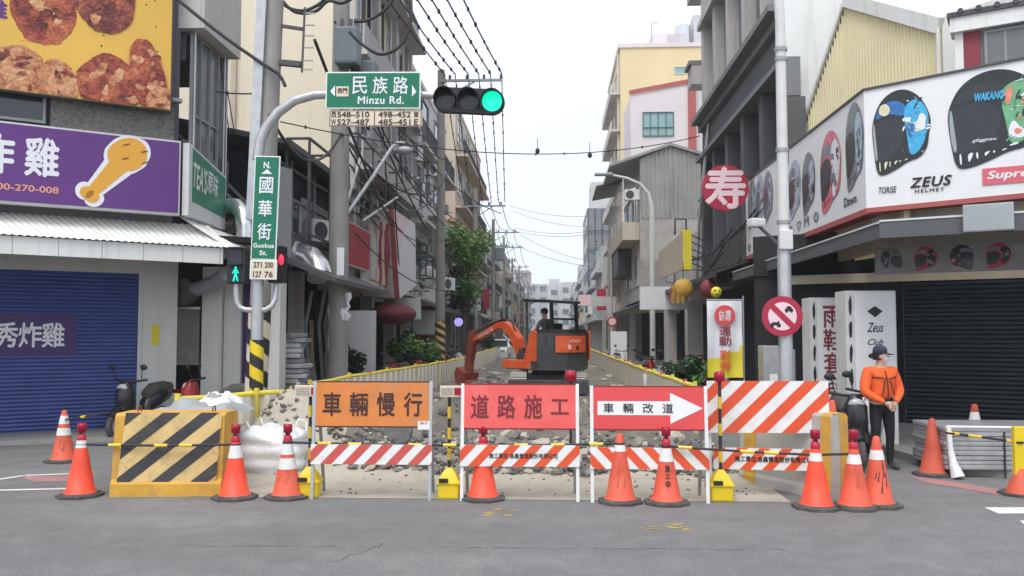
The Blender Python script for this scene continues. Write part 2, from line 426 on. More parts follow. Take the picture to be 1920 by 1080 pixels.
def text(mb, body, FM, cx, cy, wd, ht, m, bold=0.012, z=.004, space=1.0, res=3, shear=0.0, vertical=False, gap=.12):
    """letters fitted to wd x ht, centred on (cx, cy) of the face frame FM"""
    if vertical:
        n = len(body); h1 = ht / (n + gap * (n - 1))
        for i, ch in enumerate(body):
            if ch == ' ': continue
            text(mb, ch, FM, cx, cy + ht / 2 - h1 / 2 - i * h1 * (1 + gap), wd, h1 if ch not in '·.' else h1 * .3, m, bold, z, res=res)
        return mb
    vs, fs = text_polys(body, 0, res, space=space, shear=shear)
    if not vs: return mb
    x0 = min(v.x for v in vs); x1 = max(v.x for v in vs); y0 = min(v.y for v in vs); y1 = max(v.y for v in vs)
    sx = wd / max(1e-6, x1 - x0); sy = ht / max(1e-6, y1 - y0)
    if len(body) == 1 and body in '一工': sy = min(sy, sx)
    sv = mb.M; mb.M = sv @ FM
    b = bold * 1.6
    offs = [(0, 0)] if b <= 0 else [(-b, 0), (b, 0), (0, -b), (0, b)]
    for k, (ox, oy) in enumerate(offs):
        mb.add([((v.x + ox - (x0 + x1) / 2) * sx + cx, (v.y + oy - (y0 + y1) / 2) * sy + cy, z + k * .0006) for v in vs], fs, m)
    mb.M = sv
    return mb
def clip_poly(poly, a, b, c):
    """keep a*x+b*y<=c"""
    out = []
    for i in range(len(poly)):
        p, q = poly[i], poly[(i + 1) % len(poly)]
        dp = a * p[0] + b * p[1] - c; dq = a * q[0] + b * q[1] - c
        if dp <= 0: out.append(p)
        if dp * dq < 0:
            t = dp / (dp - dq); out.append((p[0] + (q[0] - p[0]) * t, p[1] + (q[1] - p[1]) * t))
    return out
def stripes(mb, FM, wd, ht, m, pitch, fill=.5, slope=1.0, z=.003, phase=0.0, rect=None):
    """diagonal bands as thin sheets on a wd x ht face centred on the frame"""
    x0, y0, x1, y1 = rect or (-wd / 2, -ht / 2, wd / 2, ht / 2)
    sv = mb.M; mb.M = sv @ FM
    k0 = -60
    for k in range(-60, 60):
        a = (k + phase) * pitch; b = a + pitch * fill
        base = [(x0, y0), (x1, y0), (x1, y1), (x0, y1)]
        # band: a <= x - slope*y <= b
        p = clip_poly(base, 1, -slope, b); p = clip_poly(p, -1, slope, -a) if p else p
        if p and len(p) > 2: mb.add([(q[0], q[1], z) for q in p], [list(range(len(p)))], m)
    mb.M = sv
    return mb
def blob(rnd, cx, cy, rx, ry, n=40, rough=.12, rot=0.0, lob=3):
    ph = [rnd.uniform(0, 6.28) for _ in range(8)]; am = [rnd.uniform(.3, 1) / (i + 1) for i in range(8)]
    pts = []
    for i in range(n):
        a = 2 * pi * i / n
        r = 1 + rough * sum(am[j] * sin((j + 2) * a + ph[j]) for j in range(8)) + rnd.uniform(-1, 1) * rough * .22
        x, y = r * rx * cos(a), r * ry * sin(a)
        pts.append((cx + x * cos(rot) - y * sin(rot), cy + x * sin(rot) + y * cos(rot)))
    return pts
def flat(mb, FM, pts, m, z=.004):
    sv = mb.M; mb.M = sv @ FM; mb.add([(p[0], p[1], z) for p in pts], [list(range(len(pts)))], m); mb.M = sv
    return mb
def fbox(mb, FM, x0, y0, x1, y1, z0, z1, m, bev=0.0):
    sv = mb.M; mb.M = sv @ FM; mb.bb((x0, y0, z0), (x1, y1, z1), m, bev); mb.M = sv
    return mb
def catenary(a, b, sag, n=14):
    a, b = Vector(a), Vector(b)
    return [a + (b - a) * t + Vector((0, 0, -sag * 4 * t * (1 - t))) for t in [i / n for i in range(n + 1)]]
# ------------------------------------------------------------------ ground, road markings, excavated street
g = MB(); g.poly([(-260, -60, 0), (260, -60, 0), (260, 620, 0), (-260, 620, 0)], 'asphalt'); struct('road', g)

def ribbon(mb, pts, wd, z, m):
    pts = [Vector((p[0], p[1], z)) for p in pts]
    for a, b in zip(pts, pts[1:]):
        d = (b - a).normalized(); n = Vector((-d.y, d.x, 0)) * wd / 2
        mb.poly([a - n, b - n, b + n, a + n], m)
mk = MB()
for px in ([(-60, 908), (45, 892)], [(45, 892), (150, 888)], [(-60, 921), (150, 916)]):
    ribbon(mk, [gz(*p) for p in px], .09, .004, 'road_white')
mk.poly([gz(1845, 951, .004), gz(1960, 951, .004), gz(1975, 962, .004), gz(1872, 963, .004)], 'road_white')
mk.poly([gz(1912, 976, .004), gz(1990, 975, .004), gz(1990, 986, .004), gz(1925, 988, .004)], 'road_white')
struct('road_markings', mk)
mk = MB(); rnd = random.Random(3)
for (cx, cy, wx, wy, n) in ((930, 959, 26, 10, 16), (1240, 988, 46, 7, 22)):
    for i in range(n):
        x = cx + rnd.uniform(-wx, wx); y = cy + rnd.uniform(-wy, wy) * .9
        p = gz(x, y, .004); a = rnd.uniform(-.5, .5); l = rnd.uniform(.03, .12)
        ribbon(mk, [p, p + Vector((l * cos(a), l * sin(a) * 1.4, 0))], rnd.uniform(.010, .028), .004 + i * .00004, 'yellow_mark')
struct('road_paint_scribble', mk)
mk = MB()
pts = [gz(x, 1022 + 10 * (x - 200) / 1500 + rnd.uniform(-1.5, 1.5), .003) for x in range(330, 1500, 26)]
for a, b in zip(pts, pts[1:]): ribbon(mk, [a, b], rnd.choice([.003, .006, .009]), .003, 'crack')
pts = [gz(620 + i * 9, 1055 - i * 3.2 + rnd.uniform(-3, 3), .0035) for i in range(12)]
for a, b in zip(pts, pts[1:]): ribbon(mk, [a, b], .005, .0035, 'crack')
struct('road_crack', mk)
pm = MB(); pm.poly([gz(1700, 893, .003), gz(1745, 897, .003), gz(1900, 921, .003), gz(1895, 931, .003), gz(1740, 905, .003)], 'pink_mark')
pm.poly([gz(40, 893, .0025), gz(128, 892, .0025), gz(128, 902, .0025), gz(60, 903, .0025)], 'pink_mark'); struct('faded_red_road_paint', pm)

# pavements under the arcades
mat('pavement', (.29, .28, .265), .9, .12, 2, .3, 40, dirt=(.2, .19, .18), dirtamt=.4)
pv = MB()
def slab(pts, z, m):
    P = [Vector((p[0], p[1], 0)) for p in pts]; pv.prism(P, (0, 0, .001), (0, 0, z), m)
k0 = gz(1772, 889); k1 = gz(1690, 862)
slab([(k0.x, k0.y), (9.5, 9.9), (16, 8), (16, 22), (5.0, 30), (4.6, 20), (k1.x, k1.y)], .12, 'pavement')
slab([(-4.9, 15.2), (-4.9, 17), (-5.3, 60), (-12, 60), (-14, 13.9), (-9.6, 13.6)], .07, 'pavement')
slab([(4.6, 30.2), (4.9, 90), (9, 90), (9, 30.2)], .12, 'pavement')
struct('pavement', pv)

# dug-up soil between the site fences
from mathutils import noise as mn
def bump(x, y, cx, cy, rx, ry, h):
    d = ((x - cx) / rx) ** 2 + ((y - cy) / ry) ** 2
    return h * math.exp(-d * 1.3)
def soilz(x, y):
    z = .05
    z += .27 * max(0, min(1, (y - 10.95) / .8)) * max(0, min(1, (x + 4.3) / .8)) * max(0, min(1, (2.6 - x) / .5))
    z += bump(x, y, -3.65, 11.9, 1.0, .8, .80) + bump(x, y, -1.75, 14.2, .34, .7, .45)
    z += bump(x, y, -1.55, 21.5, .75, 2.6, .42) + bump(x, y, -2.6, 19, .6, 2.5, .08) + bump(x, y, 1.7, 17.5, .6, 1.2, .25)
    z += bump(x, y, .8, 14.5, .5, .6, .14) + bump(x, y, -.3, 13.2, .5, .5, .10)
    e = max(0, min(1, (y - 9.62) / .3))
    v = Vector((x * 1.3, y * 1.3, 0))
    z = z * (.15 + .85 * max(0, min(1, (y - 10.0) / .9))) * 1.0 + (mn.noise(v) * .10 + mn.noise(v * 2.7) * .055 + mn.noise(v * 6.3) * .03) * (.12 + .88 * max(0, min(1, (y - 10.6) / .7)))
    return max(.004, z * e) if y < 10.2 else max(.006, z)
sm_ = MB(); xs = [-5.0 + i * .1 for i in range(77)]; ys = [9.6 + .1 * i for i in range(115)] + [21.1 + .5 * i for i in range(120)]
vs = [(x, y, soilz(x, y) if -4.9 < x < 2.5 else .002) for y in ys for x in xs]; nx = len(xs)
for j in range(len(ys) - 1):
    for i in range(nx - 1):
        x, y = xs[i], ys[j]
        sandy = (y < 10.98 + .25 * mn.noise(Vector((x * 1.7, y, 1)))) or (x < -2.8 and y < 13) or mn.noise(Vector((x * 1.5, y * .9, 3))) > .36
        if y > 13.4 and x < -4.15: continue
        sm_.f.append([j * nx + i, j * nx + i + 1, (j + 1) * nx + i + 1, (j + 1) * nx + i])
        sm_.mi.append(sm_._m('sand' if sandy else 'soil')); sm_.sm.append(True)
sm_.v = [Vector(v) for v in vs]
o = sm_.build('soil'); o['kind'] = 'structure'

# loose rubble: too many stones to count
rb = MB(); rnd = random.Random(11)
for i in range(2400):
    t = rnd.random()
    if t < .50: x, y = rnd.uniform(-3.0, 2.3), 10.98 + abs(rnd.gauss(0, .7))
    elif t < .58: x, y = rnd.gauss(-3.6, .55), rnd.gauss(11.8, .4)
    elif t < .85: x, y = rnd.uniform(-3.6, 2.1), rnd.uniform(12, 19.5)
    elif t < .975: x, y = rnd.gauss(-1.5, .6), rnd.gauss(20, 1.3)
    else: x, y = rnd.uniform(-3.9, 2.3), rnd.uniform(9.8, 11.0)
    r = abs(rnd.gauss(.012, .038)) + .012
    if y < 10.95: r = min(r, .02)
    r = min(r, .15)
    if x < -3.0 and y < 13: r = min(r, .05)
    rb.rock((x, y, soilz(x, y) + r * .15), r, rnd.choice(['rock', 'rock', 'soil', 'rock_dark', 'rock_dark', 'sand']), rnd)
o = rb.build('rubble'); o['kind'] = 'stuff'; o['label'] = 'broken stones and asphalt lumps strewn over the dug-up street'
for i, (px, py, Y, r, m, lab) in enumerate((
        (745, 818, 12.2, .26, 'rock_dark', 'large dark broken asphalt slab seen just below the orange sign board'),
        (690, 822, 12.3, .20, 'rock', 'pale broken concrete lump left of the dark slab under the orange sign'),
        (960, 832, 12.3, .20, 'rock', 'pale stone lump in the gap under the second sign board'),
        (1260, 835, 12.2, .24, 'sand', 'sandy clod heaped behind the light-topped cone under the arrow sign'),
        (1088, 790, 14.0, .24, 'rock', 'grey stone lump seen between the pink sign and the arrow sign'))):
    p = gy(px, py, Y); q = MB(); q.rock((p.x, p.y, soilz(p.x, p.y) + r * .2), r, m, random.Random(40 + i), 1.0)
    o = q.build('rubble_slab', base=(p.x, p.y, soilz(p.x, p.y))); tag(o, lab, 'rubble slab', 'broken slabs in the dug-up street')
# ------------------------------------------------------------------ traffic cones
def make_cone(p, label, body='cone_new', h=.74, bands=((.53, .66),), light=False, rz=0.0, scratches=None, ink=None, z0=0.0, tipred=None):
    t = thing('traffic_cone', label, 'traffic cone', (p.x, p.y, z0), rz, 'traffic cones around the road works')
    W = XF[t.name]
    b = MB(W); s = .235
    b.prism([(s * cos(a) * 1.09, s * sin(a) * 1.09, 0) for a in [pi / 8 + i * pi / 4 for i in range(8)]], (0, 0, .0), (0, 0, .03), 'rubber')
    b.lathe([(.205, .03), (.195, .045), (.17, .05)], 'rubber', 20)
    b.build('base', t)
    rr = lambda z: .158 - (.158 - .034) * (z - .045) / (h - .045)
    c = MB(W)
    c.lathe([(.18, .045), (.172, .06), (rr(.06), .066), (rr(h * .5), h * .5), (rr(h - .02), h - .02), (.024, h), (.0, h)], body, 28)
    cb = c.build('cone_body', t)
    for (a, d) in bands:
        q = MB(W); q.lathe([(rr(a) + .0025, a), (rr(d) + .0025, d)], 'reflective', 28); q.build('reflective_band', t)
    if tipred:
        q = MB(W); q.lathe([(rr(h - .11) + .0022, h - .11), (rr(h - .015) + .0022, h - .015), (.022, h + .002), (0, h + .002)], tipred, 20); q.build('tip', t)
    if scratches:
        q = MB(W); r_ = random.Random(scratches)
        for i in range(7):
            z = r_.uniform(.15, .42); a = -pi / 2 + r_.uniform(-.6, .5); l = r_.uniform(.04, .16)
            R0 = rr(z) + .002; R1 = rr(z + l) + .002
            q.add([(R0 * cos(a), R0 * sin(a), z), (R0 * cos(a + .13), R0 * sin(a + .13), z), (R1 * cos(a + .25), R1 * sin(a + .25), z + l), (R1 * cos(a + .2), R1 * sin(a + .2), z + l)], [(0, 1, 2, 3)], 'black_paint' if scratches == 5 else 'cone_grubby')
        q.build('scuff', t)
    if ink:
        q = MB(W)
        r0 = rr(.30); FM = frame((0, -rr(.31) - .004, .31), (1, 0, 0), (0, .22, 1))
        text(q, ink, FM, 0, 0, .05, .24, 'sign_ink', .02, .002, vertical=True); q.build('lettering', t)
    if light:
        q = MB(W); z = h - .06
        q.lathe([(.047, z - .03), (.05, z), (.048, z + .045), (.03, z + .06), (.026, z + .085)], 'red_plastic', 20)
        lt = q.build('lamp_base', t)
        q = MB(W); q.lathe([(.026, z + .085), (.05, z + .092), (.052, z + .165), (.046, z + .185), (0, z + .188)], 'dark_red_lens', 20); q.build('warning_lamp', t)
        q = MB(W); q.cyl((0, -.02, z + .07), (0, -.035, z + .07), .017, 'black_plastic', n=10); q.build('switch', t)
    return t
def base_at(px, py, off=.2):
    p = gz(px, py); return Vector((p.x * (1 + off / p.y), p.y + off, 0))
CN = {}
CN['A'] = make_cone(base_at(150, 937), 'bright orange cone with dark red lamp left of the striped concrete block', 'cone_new', .70, ((.55, .66),), True)
CN['B'] = make_cone(base_at(118, 870), 'faded cone with two white bands by the blue shutter', 'cone_old', .74, ((.385, .49), (.545, .665)), scratches=11)
CN['C'] = make_cone(base_at(440, 941), 'bright orange cone with red lamp close right of the striped concrete block', 'cone_new', .70, ((.455, .60),), True)
CN['D'] = make_cone(base_at(538, 940), 'faded cone with red lamp and wide double white band before the bulk bag', 'cone_old', .70, ((.33, .45), (.49, .63)), True, scratches=12)
CN['E'] = make_cone(base_at(906, 943), 'bright cone with red lamp standing before the pink sign', 'cone_new', .70, ((.52, .60),), True)
CN['F'] = make_cone(base_at(1163, 949), 'orange cone without a lamp before the left part of the arrow sign', 'cone_old', .75, ((.56, .63),), scratches=14)
CN['G'] = make_cone(base_at(1250, 951), 'dull cone with red lamp and black writing before the white arrow head', 'cone_old', .70, ((.46, .60),), True, ink='施工中')
CN['H'] = make_cone(base_at(1531, 960), 'brightest red-orange cone with red lamp before the right striped board', 'cone_new', .70, ((.50, .585),), True)
CN['I'] = make_cone(base_at(1603, 960), 'dull orange cone with red lamp touching the bright cone, second from right of the trio', 'cone_old', .70, ((.47, .57),), True, scratches=16)
CN['J'] = make_cone(base_at(1646, 956), 'scratched lampless cone in front of the person in orange jacket', 'cone_old', .745, ((.50, .60),), scratches=5)
CN['K'] = make_cone(base_at(1750, 896), 'grubby red cone without white bands left of the wrapped pallet', 'cone_grubby', .74, ())
p = gy(1828, 800, 12.6); CN['L'] = make_cone(Vector((p.x, p.y, 0)), 'cone with red tip peeping over the wrapped pallet', 'reflective', .72, (), tipred='cone_grubby', z0=.12)
p = gy(1561, 800, 11.4); CN['N'] = make_cone(Vector((p.x, p.y, 0)), 'orange cone half hidden behind the right edge of the large striped board', 'cone_old', .98, ())
# right-edge post on a cone base
p = base_at(1916, 934)
t = thing('delineator_post', 'yellow board on an orange cone foot at the right edge', 'traffic post', (p.x, p.y, 0)); W = XF[t.name]
q = MB(W); q.prism([(.25 * cos(a), .25 * sin(a), 0) for a in [pi / 8 + i * pi / 4 for i in range(8)]], (0, 0, 0), (0, 0, .03), 'rubber'); q.build('base', t)
q = MB(W); q.lathe([(.17, .03), (.13, .12), (.09, .22), (.05, .3), (0, .3)], 'cone_old', 24); q.build('cone_foot', t)
q = MB(W); q.box((.02, 0, .45), (.20, .07, .66), 'yellow_bright', bev=.012); q.build('board', t)

# ------------------------------------------------------------------ black and yellow bars hooked between the cones
def bar_between(a, b, label, yl, sag=.0, r=.017):
    a, b = Vector(a), Vector(b); d = b - a; L = d.length
    t = thing('cone_bar', label, 'barrier bar', a, 0, 'striped bars between the cones')
    pts = [a + d * (i / 20) - Vector((0, 0, sag * 4 * (i / 20) * (1 - i / 20))) for i in range(21)]
    q = MB(); q.tube(pts, r * .8, 'black_paint', 10); q.build('bar', t)
    for f in yl:
        i = f; c = a + d * i - Vector((0, 0, sag * 4 * i * (1 - i))); h = d.normalized() * .075
        q = MB(); q.tube([c - h, c + h], r * 1.12, 'bar_yellow', 10); q.build('yellow_sleeve', t)
    for e in (a, b):
        q = MB(); q.lathe([(.055, -.012), (.06, 0), (.055, .012), (.045, .012), (.045, -.012), (.055, -.012)], 'black_plastic', 14, e); q.build('ring', t)
def ctop(k, z): l = CN[k].location; return (l.x, l.y, z + l.z)
bar_between(ctop('B', .60), gy(196, 775, 11.2), 'short bar from the two-banded cone to behind the striped block', (.5,))
bar_between(ctop('A', .585), ctop('C', .60), 'bar crossing the face of the striped concrete block', (.22, .52, .68), .012)
bar_between(ctop('D', .62), ctop('E', .60), 'bar running across below the orange sign board', (.19, .345, .655, .83), .01)
bar_between(ctop('E', .60), ctop('F', .64), 'bar running across below the pink sign', (.28, .55, .83), .006)
bar_between(ctop('G', .62), ctop('H', .56), 'bar running across below the large striped board', (.13, .55, .71), .008)
bar_between(ctop('H', .56), ctop('I', .57), 'shortest bar joining two cones right of the striped board', ())
pr = CN['K'].location
bar_between(gy(1783, 812, 10.75), (p.x - .02, p.y, .60), 'bar resting across the front of the silver-wrapped pallet', (.04, .38, .94))

# ------------------------------------------------------------------ sign trestles
def trestle(px0, px1, pytop, pybot, pyfoot, label, board, word, strp=(833, 870), inv=False, sc='stripe_orange', ink='sign_ink', extra=None, legm='white_paint', ytxt=0, txw=.86, txh=.5):
    f0 = gz(px0, pyfoot); Y = f0.y
    x0 = gy(px0, 800, Y).x; x1 = gy(px1, 800, Y).x; zt = gy(px0, pytop, Y).z; zb = gy(px0, pybot, Y).z
    cx = (x0 + x1) / 2; wd = x1 - x0; ht = zt - zb; ln = .07
    t = thing('trestle_sign', label, 'road work sign', (cx, Y, 0), 0, 'road work signs on trestles'); W = XF[t.name]
    tilt = lambda z: (zt - z) * -0.0 + z * ln       # leans back as it rises
    FM = W @ frame((0, tilt((zt + zb) / 2) - .005, (zt + zb) / 2), (1, 0, 0), (0, ln, 1))
    q = MB(); rr = .035; hw, hh = wd / 2 - .004, ht / 2
    pts = []
    for (sx, sy, a0) in ((1, 1, 0), (-1, 1, 90), (-1, -1, 180), (1, -1, 270)):
        for k in range(5):
            a = R(a0 + k * 22.5); pts.append(((hw - rr) * sx + rr * cos(a), (hh - rr) * sy + rr * sin(a)))
    q.M = FM; q.prism([(x, y, -.012) for x, y in pts], (0, 0, 0), (0, 0, .012), ink); q.M = Matrix()
    pan = q.build('board_rim', t)
    q = MB(); ins = [(x * (1 - .028 / wd), y * (1 - .03 / ht)) for x, y in pts]
    q.M = FM; q.prism([(x, y, 0) for x, y in ins], (0, 0, .0), (0, 0, .004), board); q.M = Matrix()
    q.build('board', t)
    if word:
        q = MB(); n = len(word)
        for i, ch in enumerate(word):
            text(q, ch, FM, (i - (n - 1) / 2) * wd * txw / n * 1.06 + .0, ytxt, wd * txw / n * .70, ht * txh, ink, .012, .007)
        q.build('lettering', t)
    if extra: extra(t, FM, wd, ht)
    # legs
    for sx in (-1, 1):
        x = sx * (wd / 2 - .012)
        q = MB(W); q.bar((x, tilt(0), 0), (x, tilt(zt) + .0, zt), .036, .022, legm); q.build('leg', t)
        q = MB(W); q.bar((x * .97, .45, 0), (x * .97, tilt(zt) + .035, zt - .05), .034, .022, 'grey_metal'); q.build('leg', t)
    z1 = gy(px0, strp[0], Y).z; z0 = gy(px0, strp[1], Y).z
    FS = W @ frame((0, tilt((z0 + z1) / 2) - .03, (z0 + z1) / 2), (1, 0, 0), (0, ln, 1))
    q = MB(); fbox(q, FS, -wd / 2 - .01, (z0 - z1) / 2, wd / 2 + .01, (z1 - z0) / 2, -.012, .0, 'white_paint')
    stripes(q, FS, wd + .02, z1 - z0, sc, .245, .5, -.95 if inv else .95, .003, .1)
    sb = q.build('striped_rail', t)
    return t, FS, wd, z1 - z0, sb
def ex_orange(t, FM, wd, ht):
    q = MB(); fbox(q, FM, wd / 2 - .155, -ht / 2 - .02, wd / 2 - .02, -ht / 2 + .075, .006, .010, 'white_paint')
    text(q, '施工', FM, wd / 2 - .085, -ht / 2 + .055, .09, .028, 'logo_pink', .01, .012); q.build('sticker', t)
t1, FS, wd, hs, sb = trestle(584, 808, 715, 802, 936, 'faded orange road sign reading drive slowly on a grey trestle', 'sign_orange', '車輛慢行', (833, 870), sc='stripe_faded', extra=ex_orange, legm='galvanised')
t2, FS2, wd2, hs2, sb2 = trestle(864, 1085, 720, 806, 939, 'plain pink road sign with four dark characters on a white trestle', 'sign_pink', '道路施工', (834, 874), ink='pink_ink')
q = MB(); text(q, '施工單位 金鑫營造股份有限公司', FS2, .04, .0, wd2 * .58, .055, 'black_ink', .012, .006); q.build('lettering', t2)
def ex_arrow(t, FM, wd, ht):
    q = MB(); a = wd / 2
    flat(q, FM, [(-a * .88, -ht * .155), (a * .37, -ht * .155), (a * .37, -ht * .345), (a * .93, -.0), (a * .37, ht * .345), (a * .37, ht * .155), (-a * .88, ht * .155)], 'white_clean', .006)
    ar = q.build('arrow', t); q = MB()
    for i, ch in enumerate('車輛改道'): text(q, ch, FM, -a * .69 + i * a * .34, 0, wd * .088, ht * .215, 'black_ink', .008, .009)
    q.build('lettering', t)
t3, *_ = trestle(1108, 1328, 724, 808, 942, 'red-pink road sign with a white arrow pointing right on a white trestle', 'sign_red', '', (839, 879), inv=True, ink='pink_ink', extra=ex_arrow)
# large striped board
Y4 = 9.95; p0 = gy(1325, 714, Y4); p1 = gy(1555, 812, Y4)
t = thing('striped_barricade', 'large orange and white striped board on thin posts before the concrete barrier', 'barricade', ((p0.x + p1.x) / 2, Y4, 0)); W = XF[t.name]
wd, ht = p1.x - p0.x, p0.z - p1.z; FM = W @ frame((0, -.01, (p0.z + p1.z) / 2), (1, 0, .0), (0, .05, 1))
q = MB(); fbox(q, FM, -wd / 2, -ht / 2, wd / 2, ht / 2, -.012, 0, 'white_paint'); stripes(q, FM, wd, ht, 'stripe_orange', .335, .5, 1.05, .003, .35); q.build('striped_board', t)
za = gy(1340, 838, Y4).z; zb = gy(1340, 878, Y4).z
FM2 = W @ frame((-.02, -.03, (za + zb) / 2 - .01), (1, 0, -.015), (0, .05, 1))
q = MB(); fbox(q, FM2, -wd * .44, -(za - zb) / 2, wd * .44, (za - zb) / 2, -.012, 0, 'white_paint'); stripes(q, FM2, wd * .88, za - zb, 'stripe_orange', .25, .48, .95, .003, .2); q.build('striped_rail', t)
q = MB(); text(q, '施工單位:金鑫營造股份有限公司', FM2, .06, .0, wd * .62, .062, 'black_ink', .016, .006); q.build('lettering', t)
for x in (-wd / 2 + .03, wd / 2 - .03):
    q = MB(W); q.bar((x, .02, 0), (x, .05, p0.z - .03), .04, .03, 'white_paint'); q.build('leg', t)
    q = MB(W); q.bar((x * .96, .45, 0), (x * .96, .08, p0.z - .1), .034, .024, 'grey_metal'); q.build('leg', t)

# ------------------------------------------------------------------ warning light stands: yellow battery box, banded pole, light bar
def light_stand(px, py, label, pytop, bar=None, lamp=False, side=1):
    p = base_at(px, py, .1)
    t = thing('warning_light_stand', label, 'warning light', p, 0, 'yellow battery warning lights'); W = XF[t.name]
    q = MB(W); q.box((0, 0, .085), (.235, .20, .17), 'yellow_bright', bev=.02); q.box((0, 0, .175), (.265, .23, .03), 'yellow_bright', bev=.01)
    q.M = W @ Matrix.Translation((0, 0, .188))
    vs = [(-.12, -.10, 0), (.12, -.10, 0), (.12, .10, 0), (-.12, .10, 0), (-.085, -.07, .075), (.085, -.07, .075), (.085, .07, .075), (-.085, .07, .075), (-.03, -.03, .15), (.03, -.03, .15), (.03, .03, .15), (-.03, .03, .15)]
    fs = []
    for k in (0, 4):
        for i in range(4): fs.append((k + i, k + (i + 1) % 4, k + 4 + (i + 1) % 4, k + 4 + i))
    q.add(vs, fs + [(8, 9, 10, 11)], 'yellow_bright'); bx = q.build('battery_box', t)
    q = MB(W); q.box((-.05, -.112, .205), (.10, .03, .045), 'black_plastic'); q.build('latch', t)
    zt = gy(px, pytop, p.y).z
    z = .33; k = 0
    q = MB(W); q.cyl((0, 0, .3), (0, 0, zt), .019, 'black_paint', n=12); q.build('pole', t)
    n = 3
    for i in range(n):
        a = .42 + (zt - .42) * i / n; q = MB(W); q.cyl((0, 0, a), (0, 0, a + .13), .0225, 'yellow_paint', n=12); q.build('yellow_sleeve', t)
    if bar:
        x0, x1, y0, y1 = bar; a = gy(x0, y1, p.y) ; b = gy(x1, y0, p.y)
        FMb = frame(((a.x + b.x) / 2, p.y - .05, (a.z + b.z) / 2), (1, 0, 0), (0, 0, 1)); bw, bh = b.x - a.x, b.z - a.z
        q = MB(); fbox(q, FMb, -bw / 2, -bh / 2, bw / 2, bh / 2, -.04, 0, 'plate_cream', .006); lb = q.build('light_bar', t)
        q = MB(); fbox(q, FMb, bw * .08, -bh * .32, bw * .45, bh * .32, 0, .006, 'dark_red_lens'); q.build('red_lens', lb)
        q = MB(); fbox(q, FMb, -bw * .45, -bh * .32, bw * .02, bh * .32, 0, .006, 'sand'); q.build('cream_lens', lb)
    if lamp:
        q = MB(W); q.lathe([(.03, zt), (.06, zt + .01), (.062, zt + .09), (.05, zt + .115), (0, zt + .12)], 'dark_red_lens', 18); q.build('warning_lamp', t)
light_stand(580, 934, 'yellow lamp box half hidden behind the left leg of the orange sign', 742, (555, 608, 722, 743))
light_stand(842, 936, 'yellow lamp box between the orange sign and the pink sign', 745, (826, 872, 723, 744))
light_stand(1352, 941, 'yellow lamp box at the right foot of the arrow sign', 716, None, True)
for (px, py, lab, g2) in ((1070, 708, 'dark red lamp standing above the right end of the pink sign', 1), ):
    p = gy(px, py, 11.2); t = thing('warning_post', lab, 'warning light', (p.x, p.y, 0)); W = XF[t.name]
    q = MB(W); q.cyl((0, 0, 0), (0, 0, p.z - .05), .02, 'black_paint', n=10); q.build('pole', t)
    q = MB(W); z = p.z - .05; q.lathe([(.05, z), (.075, z + .01), (.08, z + .11), (.06, z + .14), (0, z + .145)], 'dark_red_lens', 18); q.build('warning_lamp', t)

# ------------------------------------------------------------------ striped concrete block
a = gz(205, 932); b = gz(414, 931)
ux = (b - a); wd = ux.length; ux.normalize(); un = Vector((ux.y, -ux.x, 0))     # towards the camera
c = (a + b) / 2 - un * .35; ht = .93
t = thing('concrete_block', 'heavy concrete block painted with slanting yellow and black bands', 'concrete block', c, atan2(ux.y, ux.x)); W = XF[t.name]
def jersey(mb, L, prof, m, endm=None):
    n = len(prof)
    vs = [(-L / 2, y, z) for y, z in prof] + [(L / 2, y, z) for y, z in prof]
    mb.add(vs, [(i, (i + 1) % n, n + (i + 1) % n, n + i) for i in range(n)], m); mb.add(vs, [list(range(n))[::-1], list(range(n, 2 * n))], endm or m)
q = MB(W); jersey(q, wd - .002, [(-.35, 0), (-.35, .14), (-.31, .19), (-.25, ht - .03), (-.21, ht), (.21, ht), (.25, ht - .03), (.35, .14), (.35, 0)], 'barrier_yellow'); q.build('block', t)
# raised face panel with the bands
FM = W @ frame((.02, -.286, .52), (1, 0, 0), (0, .08, 1))
q = MB(); fw, fh = wd - .16, .80
pan = [(-fw / 2 - .03, -fh / 2 + .04), (-fw / 2 + .06, -fh / 2 - .05), (fw / 2 - .05, -fh / 2 - .05), (fw / 2, -fh / 2 + .1), (fw / 2 + .03, fh / 2 - .02), (fw / 2, fh / 2 + .02), (-fw / 2 + .03, fh / 2 + .02)]
q.M = FM; q.prism([(x, y, -.06) for x, y in pan], (0, 0, 0), (0, 0, .075), 'barrier_pale'); q.M = Matrix(); q.build('face_panel', t)
q = MB(); sv = q.M; q.M = FM
for k in range(-3, 6):
    a0 = k * .44 - .18; bnd = clip_poly(clip_poly(pan, 1, -1.25, a0 + .20), -1, 1.25, -a0)
    if len(bnd) > 2: q.add([(x, y, .018) for x, y in bnd], [list(range(len(bnd)))], 'barrier_black')
q.M = sv; q.build('black_band', t)
for x in (-.45, .42):
    q = MB(W); q.tube([(x, -.05, ht - .02), (x, -.04, ht + .06), (x, .04, ht + .06), (x, .05, ht - .02)], .009, 'rust', 6); q.build('lifting_loop', t)

